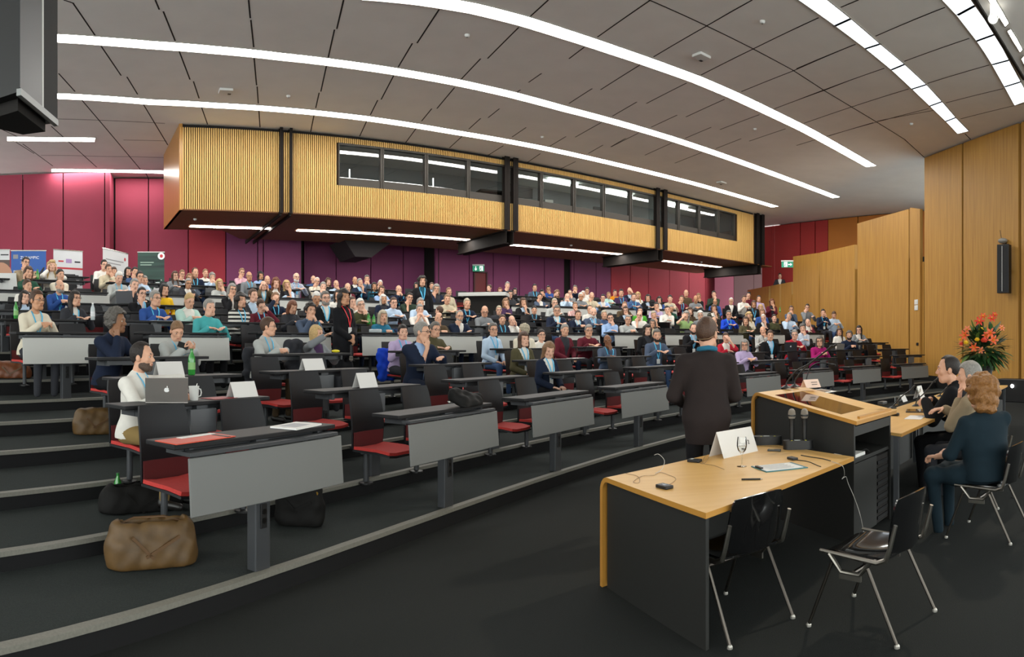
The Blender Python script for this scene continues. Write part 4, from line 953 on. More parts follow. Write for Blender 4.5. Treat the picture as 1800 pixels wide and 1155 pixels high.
# second table behind the lectern
tA_, tdir, tper = Vector((3.42, 5.2, 0)), Vector((.77, .638, 0)).normalized(), Vector((-.638, .77, 0)).normalized()
for i, (s0, s1, lb) in enumerate([(0., 3.0, 'beech topped table beside the lectern, holding a tablet and papers'), (3.02, 7.2, 'far beech topped table running towards the wooden wall')]):
    c = tA_ + tdir * (s0 + s1) / 2 + tper * .4; o = thing('panel_table', lb, 'table', c, math.atan2(tdir.y, tdir.x)); ln = s1 - s0; zt2 = .81
    cut = .44 if i == 0 else 0.; m = MB().m(M_TOP).prism([(-ln / 2, -.4), (ln / 2, -.4), (ln / 2, .4), (-ln / 2 + cut, .4)], zt2 - .028, zt2).m(M_EDGE).box((0, -.402, zt2 - .015), (ln, .006, .031)); m.obj('tabletop', o)
    m = MB().m(M_ANTH).box((.25, .36, .42), (ln - .56, .03, .72)); m.obj('back_panel', o)
    for sx in (-1, 1):
        for y in (-.34, .3): m = MB().m(M_DFR).box((sx * (ln / 2 - .05) + (.5 if sx < 0 and y > 0 and i == 0 else 0), y, zt2 / 2 - .015), (.045, .045, zt2 - .03)); m.obj('leg', o)
T2 = .81
# moulded-shell chairs with cast frames
M_SHELL = mat('chair_shell_black', '0c0c0d', .12, spec=.6, coat=.6)
M_ALU = mat('cast_aluminium', '8f8a82', .38, metal=1.)
M_TUBE = mat('steel_tube', '5e5852', .4, metal=1.)
def castelli():
    o = thing('shell_chair', 'x', 'chair')          # origin on the floor under the seat; +Y forward
    P = []
    for i in range(10):
        y = -.21 + .43 * i / 9; dip = -.02 * math.sin(PI * min(i / 7, 1)); lip = -.028 * max(0, (i - 6) / 3) ** 2
        P.append([Vector((x * (.235 - .03 * (i / 9) ** 2), y, .45 + dip * (1 - (x) ** 2) + lip + .012 * x * x)) for x in (-1, -.6, 0, .6, 1)][::-1])
    MB().m(M_SHELL).grid(P, .012).obj('seat', o, True)
    Q = []
    for i in range(9):
        z = .485 + .30 * i / 8; w = .225 - .012 * abs(i - 4) / 4 - (.02 if i in (0, 8) else 0)
        Q.append([Vector((x * w, -.255 - .05 * i / 8 + .045 * x * x, z + (.02 * (1 - x * x) if i == 8 else 0) - (.02 * (1 - x * x) if i == 0 else 0))) for x in (-1, -.6, 0, .6, 1)])
    MB().m(M_SHELL).grid(Q, .012).obj('backrest', o, True)
    for s in (-1, 1):
        x = s * .255
        m = MB().m(M_ALU).tube([(x, .20, .455), (x, .05, .448), (x, -.17, .437), (x, -.225, .46), (x, -.25, .53), (x, -.285, .66)], [.010, .013, .015, .016, .014, .012], 8)
        m.tube([(x, .14, .445), (x, .10, .40), (x, .06, .352), (x, -.06, .352), (x, -.10, .40), (x, -.13, .44)], [.014, .014, .011, .011, .014, .014], 8)
        m.box((x, .0, .34), (.014, .14, .05)); m.obj('side_casting', o, True)
        for fx, a, b in ((1, (x, .12, .40), (s * .27, .27, .012)), (-1, (x, -.11, .40), (s * .27, -.30, .012))):
            l_ = MB().m(M_TUBE).tube([a, b], .0105, 8).obj('leg', o, True)
            MB().m(mat('foot_cap', 'b8b4ac', .35, metal=.6)).lathe([(.016, 0), (.016, .012), (.010, .022)], (b[0], b[1], 0), 10).obj('foot_glide', l_)
    MB().m(M_TUBE).tube([(-.25, -.02, .36), (.25, -.02, .36)], .012, 8).obj('cross_bar', o)
    return o
CH = castelli()
def shell_chair(x, y, dirv, label):
    a = math.atan2(-dirv[0], dirv[1]); return place(CH, (x, y, 0), a, label)
shell_chair(1.265, 3.82, (-.45, .89), 'black shell chair pushed under the panel table, seen from behind')
shell_chair(2.05, 3.44, (-.52, .85), 'empty glossy black shell chair standing in front of the lectern')
RL = Vector((3.80, 4.42, 0)); RG = Vector((4.50, 5.36, 0)); RM = Vector((4.87, 5.98, 0))
FDIR = {}
for nm, p, dv, lb in [('RL', RL, (-.5, .87), 'black shell chair under the person in the dark teal dress'), ('RG', RG, (-.5, .87), 'black shell chair under the person in the beige jacket'), ('RM', RM, (-.6, .8), 'black shell chair under the person in black at the far table')]:
    shell_chair(p.x, p.y, dv, lb); FDIR[nm] = math.atan2(-dv[0], dv[1])
# ------------------------------------------------------------------ things on the stage tables
def onT(px, py, z=TT): return U(px, py, z)
def place_card(p, along, w, h, label, d=.09, mt=None, name='place_card'):
    """folded card standing like a tent; along: the ridge's direction in plan"""
    o = thing(name, label, 'place card', p, math.atan2(along[1], along[0]), 'folded name cards'); mt = mt or M_CARD
    for s in (-1, 1):
        m = MB().m(mt); m.extrude([(-w / 2, s * d, 0), (w / 2, s * d, 0), (w / 2, 0, h), (-w / 2, 0, h)], (0, -s * .0012, 0)); m.obj('card_face', o)
    return o
c_ = place_card((onT(1252, 806) + onT(1326, 790)) / 2, onT(1326, 790) - onT(1252, 806), .46, .2, 'large folded white name card with lettering on the panel table', .075)
for tx_, sz_, og_ in (('2', .05, (.12, -.052, .07)), ('Mic', .03, (.02, -.066, .03))): mm = MB(); text_mesh(mm, tx_, sz_, og_, (1, 0, 0), (0, .075, .2), M_INK); mm.obj('lettering', c_)
def wine_glass(p, label, water=.5):
    o = thing('wine_glass', label, 'glass', p)
    MB().m(M_GLS).lathe([(.036, 0), (.034, .003), (.006, .008), (.004, .02), (.004, .085), (.012, .098), (.030, .12), (.037, .15), (.036, .18), (.031, .215), (.030, .215), (.034, .18), (.035, .15), (.028, .122), (.008, .102)], seg=24).obj('bowl', o, True)
    if water: MB().m(M_WATER).lathe([(.006, .103), (.027, .122), (.0345, .148), (.0001, .1485)], seg=20).obj('water', o, True)
    return o
wine_glass(onT(1304, 820), 'wine glass of water in front of the large name card')
def gadget(name, p, dims, rz, label, cat, mt, parts=()):
    o = thing(name, label, cat, p, rz); MB().m(mt).box((0, 0, dims[2] / 2), dims, bev=min(dims) * .25).obj('body', o)
    for nm, c, d, mt2 in parts: MB().m(mt2).box(c, d, bev=min(d) * .2).obj(nm, o)
    return o
def wire(name, pts, r, mt, label, cat='cable'):
    """a cable lying along smooth points"""
    P = [Vector(p) for p in pts]; out = []
    for i in range(len(P) - 1):
        p0, p1, p2, p3 = P[max(i - 1, 0)], P[i], P[i + 1], P[min(i + 2, len(P) - 1)]
        for t in (0, .25, .5, .75):
            out.append(.5 * ((2 * p1) + (p2 - p0) * t + (2 * p0 - 5 * p1 + 4 * p2 - p3) * t * t + (3 * p1 - p0 - 3 * p2 + p3) * t ** 3))
    out.append(P[-1]); o = MB().m(mt).tube(out, r, 6).obj(name, None, True); 
    if label: tag(o, label, cat)
    return o
M_CBL = mat('cable_black', '141414', .5); M_CBW = mat('cable_pale', 'b9b4ac', .5); M_BEIGE = mat('headset_wire', '8f7355', .5)
LEDG = mat('label_pale', 'c8ccc8', .5); YEL = mat('mark_yellow', 'd6d02a', .5)
gadget('bodypack_transmitter', onT(1168, 858), (.065, .10, .022), .5, 'black bodypack radio transmitter near the table corner', 'transmitter', M_BLACK, [('display', (0, 0, .022), (.03, .04, .003), mat('display_grey', '6f7a86', .2))])
gadget('bodypack_transmitter', onT(1221, 812), (.065, .10, .022), .9, 'black bodypack radio transmitter beside the large name card', 'transmitter', M_BLACK, [('label_strip', (0, .02, .022), (.04, .02, .002), LEDG)])
T_ = lambda a, b, dz=.003: onT(a, b) + Vector((0, 0, dz))
wire('headset_microphone', [T_(1168, 856), T_(1181, 850), T_(1188, 842), T_(1176, 836), T_(1160, 831), T_(1150, 836), T_(1128, 838), T_(1113, 848), T_(1124, 849), T_(1121, 838), T_(1100, 833)], .0016, M_BEIGE, 'thin headset wire coiled beside the corner transmitter', 'headset')
wire('headset_microphone', [T_(1152, 833), T_(1163, 830, .02), T_(1168, 822, .05), T_(1158, 815, .07), T_(1150, 814, .06)], .002, M_CBW, 'pale curved headset hook standing up on the panel table', 'headset')
wire('headset_microphone', [T_(1226, 812), T_(1236, 816), T_(1246, 810, .02), T_(1240, 806, .02), T_(1236, 815), T_(1255, 819), T_(1273, 826)], .0016, M_BEIGE, 'thin headset wire lying in front of the large name card', 'headset')
cb = onT(1370, 822); dv = (onT(1322, 818) - onT(1420, 822)); rzc = math.atan2(e_bc.y, e_bc.x)
cbo = thing('clipboard', 'teal clipboard with a printed sheet on the panel table', 'clipboard', cb, rzc - .55)
MB().m(mat('clipboard_teal', '1f6a72', .4)).box((0, 0, .003), (.34, .24, .006)).obj('board', cbo); MB().m(M_PAPER).box((-.01, 0, .0075), (.30, .21, .002)).obj('sheet', cbo)
m = MB().m(mat('print_grey', '9a9a9c', .7))
for i in range(11): m.box((-.02 + .02 * 0, .085 - .016 * i, .0088), (.22 - .02 * (i % 3), .004, .0004))
m.obj('printed_lines', cbo); MB().m(M_BLACK).box((-.155, .02, .012), (.02, .09, .012)).obj('clip', cbo)
pn = thing('pen', 'dark ballpoint pen lying alone on the panel table', 'pen', onT(1322, 844), rzc - .95); MB().m(M_BLACK).tube([(-.07, 0, .006), (.055, 0, .006)], .0055, 8).obj('barrel', pn); MB().m(M_CHROME).tube([(.055, 0, .006), (.072, 0, .005)], [.005, .001], 8).obj('tip', pn)
gadget('remote_control', onT(1361, 793), (.045, .11, .016), rzc + .35, 'small grey remote control by the microphone docks', 'remote control', mat('remote_grey', '3a3a36', .4), [('button_pad', (0, .02, .016), (.03, .04, .003), mat('button_gold', '9a8a5a', .4))])
def mic_dock(p, rz, label, mics):
    o = thing('microphone_dock', label, 'charging dock', p, rz)
    m = MB().m(M_BLACK); n = 20; poly = [((.075 if math.cos(a) > 0 else -.075) + .055 * math.cos(a), .055 * math.sin(a)) for a in [2 * PI * i / n + .01 for i in range(n)]]
    m.prism(poly, 0, .075); m.obj('base', o, True, 30); MB().m(LEDG).box((-.01, -.012, .0755), (.05, .03, .002)).obj('label_plate', o)
    for s in (-1, 1): MB().m(YEL).box((s * .06, -.03, .0755), (.014, .010, .003)).obj('indicator', o)
    return o
d1 = mic_dock(onT(1349, 781), rzc - .9, 'empty black microphone charging dock next to the large name card', 0)
p2 = onT(1403, 789); d2 = mic_dock(p2, rzc - .9, 'black charging dock holding two handheld microphones', 2)
def hand_mic(loc, label, M=None, strip=None):
    o = thing('handheld_microphone', label, 'microphone', loc)
    if M is not None: o.rotation_euler = M.to_euler()
    MB().m(M_BLACK).lathe([(.017, 0), (.019, .02), (.020, .1), (.022, .17), (.026, .19)], seg=16).obj('handle', o, True)
    MB().m(mat('mic_mesh', 'a39a8e', .5, metal=.6, bump=1., vscale=600)).lathe([(.026, .19), (.032, .205), (.032, .232), (.028, .255), (.016, .27), (.0001, .275)], seg=16).obj('head_grille', o, True)
    MB().m(M_BLACK).lathe([(.0325, .208), (.0335, .212), (.0335, .218), (.0325, .222)], seg=16).obj('band', o)
    if strip: MB().m(strip).box((0, -.016, .075), (.012, .003, .05)).obj('label_strip', o)
    return o
u2 = Vector((math.cos(rzc - .9), math.sin(rzc - .9), 0))
hand_mic(p2 - u2 * .055 + Vector((0, 0, .070)), 'left handheld microphone with white strip, standing in the dock', None, LEDG); hand_mic(p2 + u2 * .055 + Vector((0, 0, .070)), 'right handheld microphone with yellow mark, standing in the dock', None, YEL)
gadget('cable_adapter', onT(1393, 808), (.05, .085, .02), .2, 'black cable adapter box nearest the clipboard', 'adapter', M_BLACK)
wire('cable', [T_(1398, 809), T_(1420, 812), T_(1437, 819), T_(1443, 821)], .003, M_CBL, 'short black cable leading from the adapter box')
wire('cable', [T_(1408, 801), T_(1425, 804), T_(1445, 807), T_(1460, 811)], .004, M_CBL, 'black cable with plugs below the microphone dock')
wire('cable', [T_(1462, 812), T_(1478, 818), T_(1483, 824), U(1484, 836, .62), U(1480, 842, .60), U(1487, 838, .58), U(1491, 850, .5), U(1501, 873, .40), U(1512, 905, .28), U(1520, 945, .02)], .0025, M_CBW, 'pale thin cable hanging off the table end')
# on the lectern
def goose(base, pts, label, par=None):
    o = thing('gooseneck_microphone', label, 'microphone', base); b = Vector(base)
    MB().m(M_BLACK).lathe([(.055, 0), (.055, .006), (.03, .022), (.012, .03)], seg=16).obj('base', o, True)
    P = [Vector(p) - b for p in pts]; out = []
    for i in range(len(P) - 1):
        p0, p1, p2, p3 = P[max(i - 1, 0)], P[i], P[i + 1], P[min(i + 2, len(P) - 1)]
        for t in (0, .25, .5, .75): out.append(.5 * ((2 * p1) + (p2 - p0) * t + (2 * p0 - 5 * p1 + 4 * p2 - p3) * t * t + (3 * p1 - p0 - 3 * p2 + p3) * t ** 3))
    out.append(P[-1]); MB().m(M_BLACK).tube(out, .0085, 8).obj('gooseneck', o, True)
    d = (P[-1] - P[-2]).normalized(); MB().m(M_BLACK).tube([P[-1], P[-1] + d * .03, P[-1] + d * .07], [.008, .012, .010], 8).obj('capsule', o, True)
    return o
def onL(px, py):      # meet the sloping lectern top at a picture bearing and drop
    z = 1.1
    for _ in range(12):
        p = U(px, py, z); a = (p - Nn).dot(sd) if True else 0; z = zN + (zF - zN) * min(max(a, 0), LL) / LL
    p = U(px, py, z); p.z = z; return p
g1, g2 = onL(1382, 682), onL(1397, 680)
def at(px, py, d): return Vector((d * math.sin(th(px)), d * math.cos(th(px)), ZAT(py, d)))
dg = g1.xy.length; dh = g2.xy.length
goose(g1, [g1 + Vector((0, 0, .03)), at(1384, 671, dg), at(1400, 652, dg - .05), at(1420, 641, dg - .1), at(1440, 626, dg - .15), at(1455, 614, dg - .2)], 'gooseneck microphone at the outer lectern edge, reaching furthest left')
goose(g2, [g2 + Vector((0, 0, .03)), at(1398, 668, dh), at(1412, 650, dh - .05), at(1428, 636, dh - .1), at(1445, 622, dh - .15), at(1462, 611, dh - .2)], 'second gooseneck microphone beside the first on the lectern')
g3 = onL(1419, 676); d3 = g3.xy.length; goose(g3, [g3 + Vector((0, 0, .03)), at(1418, 664, d3), at(1424, 648, d3), at(1436, 639, d3 - .1), at(1450, 638, d3 - .15), at(1460, 640, d3 - .2)], 'low curved gooseneck microphone behind the lectern name card')
cc = place_card(onL(1425, 681), Vector((.95, .3, 0)), .21, .085, 'small pinkish name card with lettering on the lectern', .05, mat('card_pinkish', 'dcc0b0', .6))
mm = MB().m(M_INK)
for i in range(2): mm.extrude([(-.02, -.028 - .013 * i, .052 - .022 * i), (.07 - .01 * i, -.028 - .013 * i, .052 - .022 * i), (.07 - .01 * i, -.025 - .013 * i, .058 - .022 * i), (-.02, -.025 - .013 * i, .058 - .022 * i)], (0, -.001, 0))
mm.obj('printed_lines', cc)
gp = onL(1446, 688); o = thing('tablet', 'small tablet on white sheet lying on the lectern top', 'tablet', gp, math.atan2(wd.y, wd.x)); sl = (zF - zN) / LL
MB().m(M_PAPER).box((0, .0, .004), (.30, .2, .003), Matrix.Rotation(sl * .9, 3, 'X')).obj('sheet', o); MB().m(mat('tablet_grey', '6d6c6a', .2)).box((-.02, .0, .008), (.19, .13, .006), Matrix.Rotation(sl * .9, 3, 'X')).obj('display', o)
gadget('pocket_transmitter', onL(1551, 711), (.11, .06, .03), math.atan2(wd.y, wd.x), 'small black device at the lectern corner', 'device', M_BLACK)
sh = K0(.16, .16, .69); gadget('book', lw(sh), (.2, .26, .03), math.atan2(wd.y, wd.x) + PI / 2, 'white book lying on the lectern shelf', 'book', M_PAPER)
sh = K0(.75, .50, .69); o = thing('paper_stack', 'white sheets standing inside the lectern shelf', 'papers', lw(sh), math.atan2(wd.y, wd.x)); MB().m(M_PAPER).box((0, 0, .13), (.2, .05, .25)).obj('sheets', o)
sh = K0(.10, .42, .69); wire('cable', [lw(K0(.12, .30, .70)), lw(K0(.07, .36, .73)), lw(K0(.06, .42, .71)), lw(K0(.08, .47, .695))], .005, M_CBL, 'black cable coiled on the lectern shelf')
# on the second table
def on2(px, py): return U(px, py, T2)
ar = tdir
place_card(on2(1586, 706), tdir, .22, .10, 'folded white name card by the lectern corner on the far table', .05)
o = place_card(on2(1595, 704) + Vector((.35, .2, 0)), tdir, .25, .19, 'larger folded white name card before the water glass', .06)
wine_glass(on2(1614, 703), 'wine glass with water on the table beside the lectern')
o = thing('tumbler', 'short water tumbler close to the lectern corner', 'glass', on2(1562, 716) + Vector((.25, .2, 0))); MB().m(M_GLS).lathe([(.028, 0), (.034, .10), (.033, .10), (.027, .006), (.0001, .006)], seg=18).obj('body', o, True)
o = thing('tablet_computer', 'dark tablet computer lying on the table beside the lectern', 'tablet', on2(1610, 723), math.atan2(tdir.y, tdir.x) + .25); MB().m(M_BLACK).box((0, 0, .006), (.33, .24, .012), bev=.004).obj('body', o); MB().m(mat('screen_dark', '2a2320', .08, spec=.8)).box((0, 0, .0125), (.30, .21, .001)).obj('screen', o)
o = thing('paper_sheet', 'printed white sheet at the near table edge', 'paper', on2(1609, 734), math.atan2(tdir.y, tdir.x) + .1); MB().m(M_PAPER).box((0, 0, .002), (.38, .19, .003)).obj('sheet', o); MB().m(M_INK).box((.12, -.07, .0038), (.05, .008, .0004)).obj('lettering', o)
o = thing('note_pad', 'white note pad on a black folder before the person in black', 'note pad', on2(1634, 709), math.atan2(tdir.y, tdir.x)); MB().m(M_BLACK).box((0, 0, .004), (.34, .25, .008)).obj('folder', o); MB().m(M_PAPER).box((.01, .01, .010), (.30, .21, .005)).obj('sheet', o)
gadget('computer_mouse', on2(1572, 731), (.06, .11, .035), .6, 'black computer mouse beside the tablet', 'mouse', M_BLACK)
for (bx, by), mids, lb in [((1610, 714), [(1613, 702), (1626, 690), (1640, 672), (1646, 667)], 'table gooseneck microphone before the tablet'), ((1674, 691), [(1676, 682), (1686, 666), (1694, 656)], 'table gooseneck microphone furthest from the lectern')]:
    b = on2(bx, by); d_ = b.xy.length; goose(b, [b + Vector((0, 0, .03))] + [at(a_, c_2, d_) for a_, c_2 in mids], lb)
for pts, lb in [([(1569, 715), (1585, 697), (1600, 686), (1602, 684)], 'thin gooseneck microphone rising behind the lectern corner'), ([(1652, 694), (1664, 681), (1676, 668)], 'thin gooseneck microphone before the person in black')]:
    b = on2(pts[0][0], pts[0][1] + 3); d_ = b.xy.length; goose(b, [b + Vector((0, 0, .03))] + [at(a_, c_2, d_) for a_, c_2 in pts], lb)
